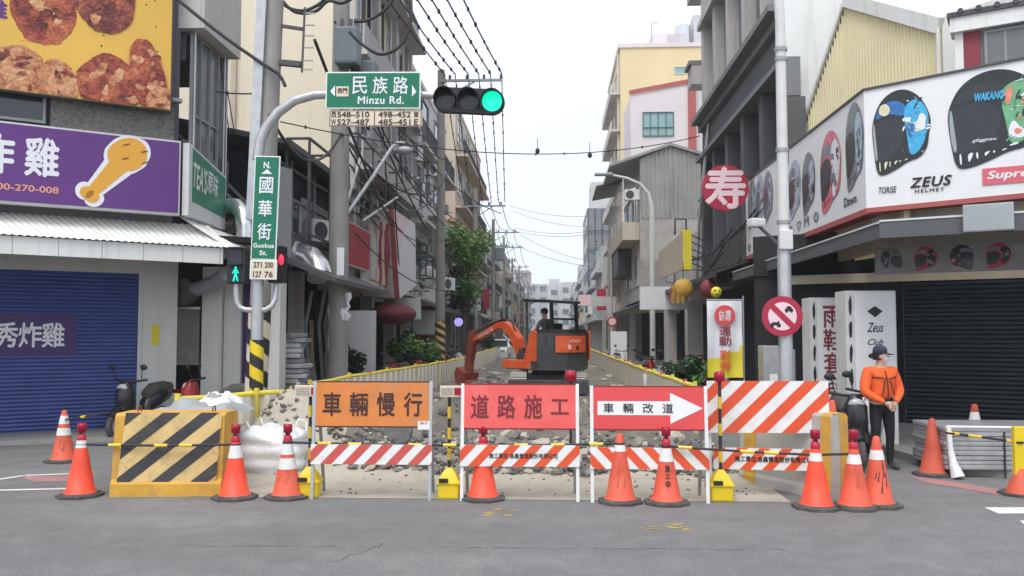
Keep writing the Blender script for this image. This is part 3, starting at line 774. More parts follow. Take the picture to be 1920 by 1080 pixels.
# plain concrete barrier behind the large striped board
a = gz(1385, 903); b = gz(1556, 940); ux = (b - a); L = ux.length; ux.normalize(); un = Vector((ux.y, -ux.x, 0))
ht = .95; c = (a + b) / 2 - un * .17
t = thing('concrete_barrier', 'grey concrete barrier with worn yellow bands behind the large striped board', 'concrete barrier', c, atan2(ux.y, ux.x)); W = XF[t.name]
prof = [(-.17, 0), (-.17, .10), (-.15, .14), (-.13, ht - .03), (-.10, ht), (.10, ht), (.13, ht - .03), (.15, .14), (.17, .10), (.17, 0)]
q = MB(W); jersey(q, L, prof, 'pale_concrete'); q.build('barrier', t)
for x0, x1 in ((-L / 2 + .08, -L / 2 + .28), (L / 2 - .14, L / 2 + .004)):
    q = MB(W); vs = []
    for x in (x0, x1): vs += [(x, y - .004 if y < 0 else y + .004, z + (.004 if z > ht - .01 else 0)) for y, z in prof]
    n = len(prof); q.add(vs, [(i, i + 1, n + i + 1, n + i) for i in range(n - 1)], 'barrier_yellow'); q.build('yellow_band', t)
FMj = W @ frame((.25, -.3035, .06), (1, 0, 0), (0, 0, 1)); q = MB(); text(q, 'JT', W @ frame((.1, -.15, .30), (1, 0, 0), (0, .026, 1)), 0, 0, .13, .10, 'concrete_pole', 0, .004); q.build('lettering', t)
q = MB(W); q.add([(L / 2 + .003, y, z) for y, z in [(-.0, .0), (.17, 0), (.17, .10), (.15, .14), (.13, ht - .03), (.10, ht), (.0, ht), (.015, .5)]], [list(range(8))], 'barrier_yellow'); q.build('yellow_end', t)

# ------------------------------------------------------------------ bulk bags, pile of sheets, wrapped pallet
def bulk_bag(c, rx, ry, h, seed, label, m='tarp_white'):
    rnd = random.Random(seed); q = MB(); n = 36; vs = []; fs = []
    K = 14
    for j in range(K + 1):
        t_ = j / K; z = h * t_
        bul = 1 + .10 * sin(pi * t_) + .05 * sin(t_ * 22 + seed)
        if t_ > .86: bul *= 1 - (t_ - .86) * 2.6
        for i in range(n):
            a = 2 * pi * i / n; sq = (abs(cos(a)) ** 5 + abs(sin(a)) ** 5) ** (-1 / 5)
            wv = 1 + .03 * sin(5 * a + 9 * t_ + seed) + .025 * mn.noise(Vector((cos(a) * 3, sin(a) * 3, t_ * 9 + seed)))
            vs.append((c[0] + rx * sq * bul * wv * cos(a), c[1] + ry * sq * bul * wv * sin(a), c[2] + z + .05 * sin(3 * a + seed) * (t_ > .8) + .02 * mn.noise(Vector((a * 2, t_ * 8, seed)))))
    for j in range(K):
        for i in range(n): fs.append((j * n + i, j * n + (i + 1) % n, (j + 1) * n + (i + 1) % n, (j + 1) * n + i))
    vs.append((c[0], c[1], c[2] + h * .93)); fs += [(K * n + i, K * n + (i + 1) % n, len(vs) - 1) for i in range(n)]
    t = thing('bulk_bag', label, 'bulk bag', c, 0, 'white bulk bags of spoil')
    q.add(vs, fs, m, True); q.build('bag', t)
    for sx in (-1, 1):
        for sy in (-1, 1):
            q = MB(); x, y = c[0] + rx * .75 * sx, c[1] + ry * .75 * sy
            q.tube([(x - .1 * sx, y, c[2] + h * .9), (x - .04 * sx, y - .02, c[2] + h + .09), (x + .05 * sx, y + .02, c[2] + h + .05), (x + .06 * sx, y, c[2] + h * .85)], .014, m, 6); q.build('lifting_strap', t)
p = gz(500, 898); bulk_bag((p.x, p.y + .25, 0.004), .40, .33, .62, 2, 'bulging white bulk bag between the two lamp-topped cones')
p = gz(580, 880); bulk_bag((p.x, p.y + .25, 0.004), .27, .28, .66, 7, 'narrower white bulk bag behind the left end of the orange sign')
p = gz(645, 888); bulk_bag((p.x, p.y + .15, 0.004), .24, .2, .26, 4, 'low black rubbish bag on the soil under the striped rail', 'rubber')
# pile of torn sheets and sacks behind the striped block
def crumple(name, label, cat, cx, cy, cz, rx, ry, h, m, seed, group=None):
    q = MB(); n = 22; vs = []; fs = []
    for j in range(n + 1):
        for i in range(n + 1):
            u, v = i / n * 2 - 1, j / n * 2 - 1
            r2 = max(abs(u), abs(v)); e = max(0, 1 - r2 ** 3)
            N = lambda k, s_: mn.noise(Vector((u * k + seed, v * k, s_)))
            z = cz + h * (e * (.55 + .6 * N(1.7, 1) + .5 * abs(N(4.3, 2))) + .05 * N(9, 5))
            vs.append((cx + rx * (u + .14 * N(2, 7)), cy + ry * (v + .14 * N(2, 9)), max(z, cz)))
    for j in range(n):
        for i in range(n): fs.append((j * (n + 1) + i, j * (n + 1) + i + 1, (j + 1) * (n + 1) + i + 1, (j + 1) * (n + 1) + i))
    k = len(vs); vs += [(v[0], v[1], 0.0 if cz < .5 else cz - .05) for v in (vs[0], vs[n], vs[-1], vs[-1 - n])]
    q.add(vs, fs, m, True)
    o = q.build(name, base=(cx, cy, cz)); tag(o, label, cat, group)
B = XF['concrete_block'].translation
t_ = Matrix.Rotation(0, 3, 'Z')
pal = MB(); pal.bb((B.x - .55, B.y + .45, 0.003), (B.x + .28, B.y + 1.25, .86), 'rock_dark', .12); o = pal.build('rubbish_skip', base=(B.x, B.y + .9, 0)); tag(o, 'dark heap of rubbish sacks behind the striped concrete block', 'rubbish heap')
crumple('torn_sheet', 'grey torn plastic sheet crumpled on the rubbish behind the striped block', 'plastic sheet', B.x - .05, B.y + .85, .85, .52, .42, .24, 'tarp_grey', 3)
crumple('torn_sheet', 'white torn plastic sheet lying on top of the rubbish heap', 'plastic sheet', B.x + .08, B.y + 1.0, .88, .32, .3, .24, 'tarp_white', 8)
# wrapped pallet
a = gz(1778, 897); b = gz(1930, 899); z1 = gy(1800, 802, a.y).z
L = 2.3; cx, cy = a.x + L / 2, a.y + .55
t = thing('wrapped_pallet', 'pallet of flat boards wrapped in silvery film by the dark shutter', 'pallet', (cx, cy, 0)); W = XF[t.name]
q = MB(W); rnd = random.Random(9)
for k in range(9):
    z = .10 + k * (z1 - .10) / 9; q.box((rnd.uniform(-.015, .015), rnd.uniform(-.015, .01), z + .032), (L, 1.0, (z1 - .10) / 9 - .004), 'pallet_wrap', bev=.012)
q.build('wrapped_boards', t)
for x in (-L / 2 + .1, 0, L / 2 - .1): q = MB(W); q.box((x, 0, .05), (.12, .96, .096), 'dark_metal'); q.build('pallet_bearer', t)
q = MB(W); q.tube([(-L / 2 + .04, -.51, z1 + .01), (-L / 2 + .05, -.52, z1 * .6), (-L / 2 + .07, -.54, .2), (-L / 2 + .10, -.6, .02)], [.03, .035, .05, .09], 'tarp_white', 8)
q.tube([(-L / 2 + .01, -.50, z1 + .005), (-.3, -.505, z1 + .0), (L / 2, -.505, z1 + .0)], .02, 'tarp_white', 6); q.build('loose_film', t)
q = MB(W); q.tube([(-.42, -.515, .0), (-.42, -.515, z1 - .05)], .012, 'black_paint', 6); q.build('strap', t)
# ------------------------------------------------------------------ shared builders for the street fronts
UL = Vector((.819, .574, 0)).normalized(); NL = Vector((.574, -.819, 0)).normalized()    # left corner: along the chamfer, out of it
UR = Vector((.876, -.482, 0)).normalized(); NR = Vector((-.482, -.876, 0)).normalized()  # right corner
UP = Vector((0, 0, 1))
def corrugate(mb, FM, x0, x1, ylo, yhi, pitch, depth, m, horiz=False):
    """ribbed sheet on a face frame; ylo/yhi may be functions of x"""
    fl = ylo if callable(ylo) else (lambda x: ylo); fh = yhi if callable(yhi) else (lambda x: yhi)
    sv = mb.M; mb.M = sv @ FM; vs = []; fs = []
    n = int((x1 - x0) / pitch); prof = ((0, 0), (.32, 0), (.5, 1), (.82, 1))
    for k in range(n + 1):
        for a, d in prof:
            x = x0 + (k + a) * pitch
            if x > x1: break
            vs += [(x, fl(x), d * depth), (x, fh(x), d * depth)]
    for i in range(len(vs) // 2 - 1): fs.append((2 * i, 2 * i + 2, 2 * i + 3, 2 * i + 1))
    mb.add(vs, fs, m); mb.M = sv
def slats(mb, FM, x0, x1, y0, y1, pitch, depth, m):
    """roller shutter: horizontal curved slats"""
    sv = mb.M; mb.M = sv @ FM; vs = []; fs = []
    n = int((y1 - y0) / pitch); y = y0
    for k in range(n):
        for a, d in ((0, 0), (.25, .8), (.5, 1), (.8, .75), (.95, .1)):
            yy = y0 + (k + a) * pitch; vs += [(x0, yy, d * depth), (x1, yy, d * depth)]
    vs += [(x0, y1, 0), (x1, y1, 0)]
    for i in range(len(vs) // 2 - 1): fs.append((2 * i, 2 * i + 1, 2 * i + 3, 2 * i + 2))
    mb.add(vs, fs, m, False); mb.M = sv
def window(parent, FM, x0, y0, x1, y1, cols=2, rows=1, fm='frame_grey', gm='glass', th=.05, dep=.04):
    q = MB(); t_ = .045
    fbox(q, FM, x0, y0, x0 + t_, y1, .0, dep, fm); fbox(q, FM, x1 - t_, y0, x1, y1, 0, dep, fm)
    fbox(q, FM, x0 + t_, y0, x1 - t_, y0 + t_, 0, dep, fm); fbox(q, FM, x0 + t_, y1 - t_, x1 - t_, y1, 0, dep, fm)
    for c in range(1, cols):
        x = x0 + (x1 - x0) * c / cols; fbox(q, FM, x - .02, y0 + t_, x + .02, y1 - t_, .002, dep - .006, fm)
    for r in range(1, rows):
        y = y0 + (y1 - y0) * (.36 if rows == 2 else r / rows); fbox(q, FM, x0 + t_, y - .02, x1 - t_, y + .02, .004, dep - .008, fm)
    f = q.build('window', parent)
    q = MB(); flat(q, FM, [(x0 + .01, y0 + .01), (x1 - .01, y0 + .01), (x1 - .01, y1 - .01), (x0 + .01, y1 - .01)], gm, .012); q.build('pane', f)
    return f
def ac_unit(p, rz, label, s=1.0):
    t = thing('air_conditioner', label, 'air conditioner', p, rz, 'air conditioners on the street fronts'); W = XF[t.name]
    q = MB(W); q.box((0, 0, .28 * s), (.8 * s, .3 * s, .56 * s), 'frame_white', bev=.02); q.build('casing', t)
    q = MB(W); c = Vector((-.12 * s, -.152 * s, .28 * s))
    q.cyl(c, c - Vector((0, .01, 0)), .22 * s, 'dark_metal', n=18); q.build('fan_grille', t)
    q = MB(W); q.bar((-.3 * s, .1, -.02), (-.3 * s, -.16 * s, -.02), .03, .03, 'dark_metal'); q.bar((.3 * s, .1, -.02), (.3 * s, -.16 * s, -.02), .03, .03, 'dark_metal'); q.build('bracket', t)

# ------------------------------------------------------------------ left corner: fried chicken shop
PC = gx(337, 400, -6.6); PC.z = 0                     # chamfer corner line of the signs
WL = Vector((-9.87, 14.8, 0))                     # shutter wall
L0 = thing('corner_shop', 'grey corner building on the left with blue shutter and white-fasciaed arcade', 'building', (-10, 18, 0))
def lf(off, z0=0.0, s0=0.0):                      # frame on the chamfer: off metres out of the sign plane, x = distance from the corner (negative to the left)
    return frame(PC + NL * off + UL * s0 + UP * z0, UL, UP)
# upper storey walls
q = MB(); FMw = lf(-.25)
fbox(q, FMw, -9, 4.9, 0, 11, -.3, 0, 'wall_darkgrey'); q.build('upper_wall', L0)
q = MB(); q.bb((-12, 15.1, 6.85), (-6.72, 16.8, 11), 'wall_darkgrey'); q.build('side_wall', L0)
q = MB(); fbox(q, lf(-.22), -2.05, 4.9, -.1, 5.9, 0, .10, 'terrazzo'); fbox(q, lf(-.22), -5, 4.9, -2.06, 5.28, 0, .10, 'terrazzo'); q.build('spandrel', L0)
window(L0, lf(-.16), -3.9, 5.32, -2.12, 5.95, 2, 1, 'frame_grey', 'glass', dep=.06)
window(L0, lf(-.16), -6.0, 5.32, -3.95, 5.95, 2, 1, 'frame_grey', 'glass', dep=.06)
q = MB(); fbox(q, lf(-.55), -9, 3.66, -.02, 4.9, -.1, 0, 'wall_grey'); q.build('lower_wall', L0)
q = MB(); fbox(q, lf(-.1), -6, 5.96, .0, 6.02, 0, .14, 'frame_grey'); q.build('ledge', L0)
# street-side window wall and parapet box
FSd = frame((-6.62, 15.0, 0), (0, 1, 0), UP)      # faces the street (+X)
q = MB(); fbox(q, FSd, 0, 4.7, 2.0, 5.35, -.2, 0, 'wall_darkgrey'); fbox(q, FSd, 1.35, 5.35, 1.9, 7.6, -.2, -.02, 'wall_grey'); q.build('side_panel', L0)
window(L0, FSd, .06, 5.0, 1.3, 7.35, 3, 2, 'frame_grey', 'glass_grey', dep=.06)
q = MB(); q.bb((-7.4, 14.9, 7.38), (-6.30, 16.7, 9.4), 'wall_pinkgrey'); q.build('parapet', L0)
for y in (15.05, 16.45, 16.58): q = MB(); q.tube([(-6.52, y, 4.2), (-6.52, y, 7.37)], .02, 'galvanised', 6); q.build('pipe', L0)
# arcade: shutter wall, beam, columns
FMs = frame(WL, UL, UP)
q = MB(); slats(q, FMs, -4, 2.28, .02, 3.0, .072, .028, 'shutter_blue'); sh = q.build('roller_shutter', L0)
q = MB(); fbox(q, FMs, 2.28, 0, 2.36, 3.0, -.05, .05, 'frame_white'); q.build('shutter_rail', L0)
q = MB(); fbox(q, FMs, -4, 3.0, 2.98, 3.55, -.1, .10, 'wall_white'); q.build('beam', L0)
q = MB(); fbox(q, FMs, 2.36, 0, 2.98, 3.0, -.5, .095, 'wall_white'); q.build('column', L0)
q = MB(); fbox(q, FMs, 2.52, 1.62, 2.66, 2.02, .095, .10, 'banner_yellow'); q.build('notice', L0)
q = MB(); q.bb((-7.12, 17.0, 0), (-6.72, 17.5, 3.2), 'wall_white'); q.build('column', L0)
q = MB(); q.bb((-6.7, 17.1, 0), (-6.35, 17.7, 3.2), 'wall_white'); q.build('column', L0)
q = MB(); q.bb((-6.345, 17.2, 0), (-6.15, 17.6, 3.0), 'purple_dark'); q.build('purple_panel', L0)
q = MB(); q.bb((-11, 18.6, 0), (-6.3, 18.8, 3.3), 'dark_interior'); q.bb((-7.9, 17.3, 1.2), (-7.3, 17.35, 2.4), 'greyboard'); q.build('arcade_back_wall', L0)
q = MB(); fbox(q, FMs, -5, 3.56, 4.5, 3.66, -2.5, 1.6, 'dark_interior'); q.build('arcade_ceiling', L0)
# shutter poster
q = MB(); fbox(q, FMs, -2.5, on(70, 667, WL, NL).z, (on(143, 630, WL, NL) - WL).dot(UL), on(70, 590, WL, NL).z, .030, .036, 'purple_dark'); ps = q.build('shutter_poster', L0)
q = MB()
for px_, ch in ((12, '秀'), (57, '炸'), (100, '雞')): p = on(px_, 628, WL + NL * .04, NL); text(q, ch, FMs, (p - WL).dot(UL), p.z, .36, .44, 'white_letter', .012, .040)
q.build('lettering', ps)
q = MB(); fbox(q, FMs, -.28, 2.44, -.06, 2.50, .03, .05, 'black_plastic'); q.build('shutter_handle', sh)
# awning with white fascia
AW = on(418, 495, (0, 0, 3.10), (0, 0, 1)); UA = (AW - on(0, 475, (0, 0, 3.10), (0, 0, 1))).normalized(); AW.z = 0; NA = Vector((UA.y, -UA.x, 0)); FA = frame(AW, UA, UP)
q = MB(); fbox(q, FA, -9, 3.10, 0, 3.385, -.06, 0, 'sheet_white')
for k in range(14): fbox(q, FA, -.65 * k - .06, 3.10, -.65 * k - .05, 3.385, 0, .004, 'grey_metal')
q.build('awning_fascia', L0)
q = MB()
def roofsheet(q, A, B, C, D, pitch, m, amp=.03):
    """corrugated roof sheet: A->B is the low edge, D->C the high one"""
    A, B, C, D = map(Vector, (A, B, C, D)); n = max(2, int((B - A).length / (pitch / 2))); vs = []; fs = []
    nn = (B - A).cross(D - A).normalized()
    for i in range(n + 1):
        t_ = i / n; o = nn * (amp if i % 2 else 0); vs += [A + (B - A) * t_ + o, D + (C - D) * t_ + o]
    for i in range(n): fs.append((2 * i, 2 * i + 2, 2 * i + 3, 2 * i + 1))
    q.add(vs, fs, m)
a0 = AW + UP * 3.39; roofsheet(q, a0 - UA * 9 + NA * .06, a0 + UA * .1 + NA * .06, PC - NL * .5 + UL * .6 + UP * 3.84, PC - NL * .5 - UL * 9 + UP * 3.84, .11, 'sheet_rusty', .018)
roofsheet(q, a0 + UA * .1 + NA * .02, Vector((-5.5, 17.4, 3.42)), Vector((-6.6, 17.2, 3.85)), PC - NL * .3 + UP * 3.98, .16, 'sheet_white')
q.build('awning_roof', L0)
q = MB(); q.bar(AW + UP * 3.3 + UA * .03, Vector((-5.5, 17.4, 3.3)), .06, .2, 'dark_metal'); q.build('awning_edge', L0)

# purple sign
t = thing('shop_sign', 'long purple shop sign with white characters and a golden drumstick', 'shop sign', PC + UP * 4, 0)
FP = lf(0.0)
zb, zt = gx(337, 403, -6.6).z, gx(337, 263, -6.6).z
q = MB(); fbox(q, FP, -7, zb, 0, zt, -.22, -.02, 'frame_white'); q.build('sign_box', t)
q = MB(); fbox(q, FP, -6.97, zb + .035, -.03, zt - .035, -.02, 0, 'purple'); q.build('face', t)
q = MB(); yc = (zb + zt) / 2
text(q, '雞', FP, -2.16, yc + .13, .48, .62, 'white_letter', .016, .004)
text(q, '炸', FP, -2.80, yc + .13, .48, .62, 'white_letter', .016, .004)
text(q, '0800-270-008', FP, -2.44, yc - .40, 1.06, .105, 'text_orange', .012, .004)
q.build('lettering', t)
rnd = random.Random(4)
def drum(q, FM, cx, cy, s, m, z, grow=0.0):
    flat(q, FM, blob(rnd, cx + .17 * s, cy + .30 * s, .30 * s + grow, .27 * s + grow, 36, .05, .5), m, z)
    ax, ay = cx + .05 * s, cy + .12 * s; bx, by = cx - .34 * s, cy - .36 * s
    d = Vector((bx - ax, by - ay)).normalized(); n_ = Vector((-d.y, d.x)) * (.085 * s + grow)
    flat(q, FM, [(ax + n_.x * 1.7, ay + n_.y * 1.7), (ax - n_.x * 1.7, ay - n_.y * 1.7), (bx - n_.x, by - n_.y), (bx + n_.x, by + n_.y)], m, z + .0005)
    for k in (-1, 1): flat(q, FM, blob(rnd, bx + d.x * .05 * s + n_.x * .6 * k, by + d.y * .05 * s + n_.y * .6 * k, .10 * s + grow, .10 * s + grow, 20, .04), m, z + .001)
q = MB(); drum(q, FP, -1.05, yc + .0, 1.06, 'white_letter', .004, .05); drum(q, FP, -1.05, yc + .0, 1.06, 'drumstick', .008)
for (x, y, a) in ((-.95, .46, .6), (-.66, .38, -.4), (-.64, .18, .9), (-.96, .22, .3)):
    for k in range(3): flat(q, FP, [(x + .03 * k, yc + y + .012 * k), (x + .05 + .03 * k, yc + y + .012 * k + .02 * a), (x + .05 + .03 * k, yc + y + .02 + .012 * k + .02 * a), (x + .03 * k, yc + y + .018 + .012 * k)], 'rust', .012)
q.build('drumstick_picture', t)

# billboard with pictured chicken pieces
FB = lf(.12)
t = thing('billboard', 'big yellow billboard picturing fried chicken pieces', 'billboard', PC + NL * .12 + UP * 6.1, 0)
bb = lambda px, py: (lambda p: ((p - (PC + NL * .12)).dot(UL), p.z))(on(px, py, PC + NL * .12, NL))
xr, zb_ = bb(322, 210); zt_ = 9.6
q = MB(); fbox(q, FB, -8, zb_, xr, zt_, -.16, -.01, 'dark_metal'); q.build('billboard_frame', t)
q = MB(); fbox(q, FB, -7.97, zb_ + .02, xr - .03, zt_, -.01, 0, 'poster_yellow'); q.build('printed_sheet', t)
rnd = random.Random(21)
x_r = xr
def piece(px, py, rx, ry, m, rough=.10, rot=0.0, hl=None, z=.004):
    x, y = bb(px, py); ex = abs(bb(px + 1, py)[0] - x); ey = abs(bb(px, py - 1)[1] - y)
    pts = [(min(max(a, -7.9), x_r - .035), max(b, zb_ + .03)) for a, b in blob(rnd, x, y, rx * ex, ry * ey, 56, rough, rot)]
    q = MB(); flat(q, FB, pts, m, z)
    for k in range(13):
        a = rnd.uniform(0, 6.28); d = rnd.uniform(.1, .78) ** .8
        pp = [(min(max(u, -7.9), x_r - .04), max(v, zb_ + .035)) for u, v in blob(rnd, x + cos(a) * d * rx * ex, y + sin(a) * d * ry * ey, rx * ex * rnd.uniform(.10, .34), ry * ey * rnd.uniform(.05, .12), 26, .30, rnd.uniform(0, 3))]
        flat(q, FB, pp, rnd.choice(['chicken', 'chicken_light', 'chicken_light', 'chicken_dark']), z + .0015 + .0004 * k)
    q.build('chicken_picture', t)
piece(85, 10, 58, 82, 'chicken', .13); piece(197, -10, 56, 76, 'chicken_dark', .10, z=.014)
piece(28, 135, 55, 52, 'chicken_light', .08); piece(107, 160, 42, 46, 'chicken_light', .07, z=.014)
piece(205, 165, 60, 62, 'chicken', .09, z=.026); piece(278, 148, 34, 72, 'chicken', .09, .25, z=.038)
piece(300, 195, 26, 34, 'chicken_light', .10, z=.05)
q = MB()
for i in range(46):
    px, py = rnd.uniform(0, 300), rnd.uniform(0, 135); x, y = bb(px, py); r = rnd.uniform(.004, .017)
    flat(q, FB, blob(rnd, x, y, r * 1.3, r, 8, .2), 'chicken_dark', .003)
q.build('crumb_picture', t)
q = MB(); x, y = bb(6, 18)
text(q, '雞', FB, x - .12, y + .0, .34, .30, 'purple', .02, .006); q.build('lettering', t)

# green tea sign
t = thing('shop_sign', 'green tea shop sign with white letters facing the street beside the purple sign', 'shop sign', (-6.5, 15.0, 4.5), 0)
FT = frame((-6.48, PC.y + .08, 0), (0, 1, 0), UP)
q = MB(); q.M = FT; q.prism([(0, 3.95, -.12), (1.72, 3.89, -.12), (1.72, 4.95, -.12), (0, 5.25, -.12)], (0, 0, 0), (0, 0, .118), 'frame_white'); q.M = Matrix(); q.build('sign_box', t)
q = MB(); q.M = FT; q.prism([(.14, 4.22, -.002), (1.69, 4.11, -.002), (1.69, 4.91, -.002), (.14, 5.19, -.002)], (0, 0, 0), (0, 0, .004), 'teal_sign'); q.M = Matrix(); q.build('face', t)
q = MB(); text(q, "TEA'S", FT @ Matrix.Rotation(-.09, 4, 'Z'), .46 - .42, 4.72, .62, .46, 'white_clean', .010, .006); text(q, '原味', FT @ Matrix.Rotation(-.12, 4, 'Z'), 1.06 - .57, 4.78, .50, .42, 'white_clean', .010, .006); q.build('lettering', t)

# scooter helper (used several times)
def scooter(p, rz, label, body='scooter_black', panel='scooter_black', plate=False, helmet=None):
    t = thing('scooter', label, 'scooter', p, rz, 'scooters parked along the street'); W = XF[t.name]
    # x forward
    for x, nm in ((-.62, 'wheel'), (.62, 'wheel')):
        q = MB(W); n = 20
        q.tube([(x + .21 * cos(2 * pi * k / n), 0, .235 + .21 * sin(2 * pi * k / n)) for k in range(n)], .05, 'rubber', 8, closed=True)
        wh = q.build(nm, t); q = MB(W); q.cyl((x, -.04, .235), (x, .04, .235), .15, 'galvanised', n=16); q.build('rim', wh)
    q = MB(W)
    q.tube([(-.92, 0, .78), (-.72, 0, .74), (-.42, 0, .66), (-.22, 0, .56), (-.12, 0, .36)], [.05, .15, .17, .15, .10], body, 12)
    q.tube([(-.15, 0, .30), (.25, 0, .28)], [.13, .14], 'black_plastic', 10)
    q.build('body_shell', t)
    q = MB(W); q.tube([(-.88, 0, .84), (-.66, 0, .83), (-.35, 0, .80), (-.14, 0, .74)], [.08, .13, .14, .09], 'rubber', 12); q.build('seat', t)
    q = MB(W); q.tube([(.28, 0, .30), (.40, 0, .55), (.42, 0, .85), (.36, 0, .98)], [.12, .17, .16, .08], panel, 12); q.build('leg_shield', t)
    q = MB(W); q.tube([(.62, .06, .24), (.52, .05, .6), (.40, 0, .95)], .025, 'dark_metal', 8); q.tube([(.62, -.06, .24), (.52, -.05, .6), (.40, 0, .95)], .025, 'dark_metal', 8); q.build('fork', t)
    q = MB(W); q.tube([(.44, 0, .47), (.62, 0, .50), (.80, 0, .42)], [.07, .09, .05], panel, 10); q.build('mudguard', t)
    q = MB(W); q.tube([(.26, -.33, 1.03), (.36, -.16, 1.0), (.38, 0, .99), (.36, .16, 1.0), (.26, .33, 1.03)], [.022, .02, .03, .02, .022], 'black_plastic', 8); q.build('handlebar', t)
    q = MB(W); q.ball((.50, 0, .88), .085, 'glass_pale', 12, 8, (.6, 1.3, 1)); q.build('headlight', t)
    for sy in (-1, 1):
        q = MB(W); q.tube([(.30, .24 * sy, 1.02), (.36, .29 * sy, 1.2)], .009, 'black_plastic', 6); q.ball((.36, .32 * sy, 1.25), .075, 'black_plastic', 12, 8, (.3, 1, .7)); q.build('mirror', t)
    q = MB(W); q.tube([(-.70, -.16, .30), (-1.0, -.17, .36)], .05, 'grey_metal', 10); q.build('exhaust', t)
    q = MB(W); q.box((-.98, 0, .74), (.04, .22, .07), 'dark_red_lens', bev=.01); q.build('tail_light', t)
    if plate:
        q = MB(W); q.box((-1.0, 0, .52), (.012, .30, .16), 'white_clean'); q.build('number_plate', t)
    if helmet:
        q = MB(W); q.ball((-.45, 0, .98), .14, helmet, 16, 10); q.build('helmet', t)
    return t
p = gy(264, 700, 15.2); scooter((p.x, p.y, .0), R(-100), 'black scooter by the white column left, its mirror raised', 'scooter_black', 'scooter_black')
p = gy(400, 760, 15.2); scooter((p.x, p.y, .0), R(185), 'dark scooter behind the yellow-topped fence and the pedestrian light', 'scooter_black', 'scooter_red')
# ------------------------------------------------------------------ site fences
def fence_panel(a, b, h, label, ribs=True):
    a, b = Vector(a), Vector(b); d = b - a; L = d.length; u = d / L
    t = thing('site_fence', label, 'site fence', (a + b) / 2, 0, 'yellow-topped site fence panels')
    FM = frame(a, u, UP)
    q = MB(); corrugate(q, FM, 0, L, lambda x: .02, lambda x: h - .04, .42, .085, 'fence_panel')
    q.M = FM; q.bb((0, .02, -.03), (L, h - .05, -.008), 'fence_panel'); q.M = Matrix(); q.build('sheet', t)
    q = MB(); q.tube([a + UP * (h - .02) + u * .03, (a + b) / 2 + UP * (h - .035), b + UP * (h - .02) - u * .03], .045, 'fence_yellow', 8); q.build('top_rail', t)
    q = MB(); q.bar(a + u * .05, a + u * .05 + UP * (h + .06), .06, .06, 'fence_yellow'); q.build('post', t)
    return t
lp = [(-4.95, 11.0), (-4.3, 12.15), (-3.75, 13.2), None, (-4.15, 14.4), (-4.1, 17.0), (-3.85, 19.6), (-3.6, 22.2), (-3.4, 24.9), (-3.25, 27.6), (-3.2, 30.5), (-3.25, 34), (-3.3, 38), (-3.35, 43), (-3.4, 49), (-3.45, 56), (-3.5, 66)]
rp = [(2.33, 14.2), (2.3, 16.6), (2.25, 19.2), (2.2, 21.8), (2.18, 24.5), (2.16, 27.4), (2.12, 31), (2.1, 35), (2.08, 40), (2.05, 46), (2.0, 54), (2.0, 64)]
nm = ['nearest', 'second', 'third', 'fourth', 'fifth', 'sixth', 'seventh', 'eighth', 'ninth', 'tenth', 'eleventh', 'twelfth', 'thirteenth', 'fourteenth', 'fifteenth']
k = 0
for i in range(len(lp) - 1):
    if lp[i] is None or lp[i + 1] is None: continue
    fence_panel((*lp[i], 0), (*lp[i + 1], 0), 1.0, ('pale yellow-topped fence panel beside the bulk bags, %s of two' % nm[k]) if k < 2 else '%s pale yellow-topped fence panel on the left side of the trench' % nm[k - 2]); k += 1
for i in range(len(rp) - 1):
    fence_panel((*rp[i], 0), (*rp[i + 1], 0), 1.0, '%s pale yellow-topped fence panel on the right side of the trench' % nm[i])
# little red lamps and bundles clipped on the fence tops
rnd = random.Random(8)
def fence_lamp(x, y, z, label):
    q = MB(); q.lathe([(.02, 0), (.036, .01), (.04, .055), (.03, .075), (0, .08)], 'red_plastic', 12, (x, y, z)); o = q.build('warning_lamp', base=(x, y, z)); tag(o, label, 'warning light', 'red lamps on the fence tops')
for (x, y) in ((-3.97, 18.3), (-3.5, 23.5), (-3.3, 26.2), (-3.22, 29), (-3.23, 32.3), (-3.28, 36), (-3.33, 40.5), (-3.37, 46), (2.32, 15.2), (2.27, 18), (2.22, 20.6), (2.19, 23.2), (2.17, 26), (2.14, 29.3), (2.11, 33), (2.09, 37.5)):
    fence_lamp(x, y, .97, 'small red warning lamp clipped on the yellow fence rail ' + ('left' if x < 0 else 'right') + ' of the trench')

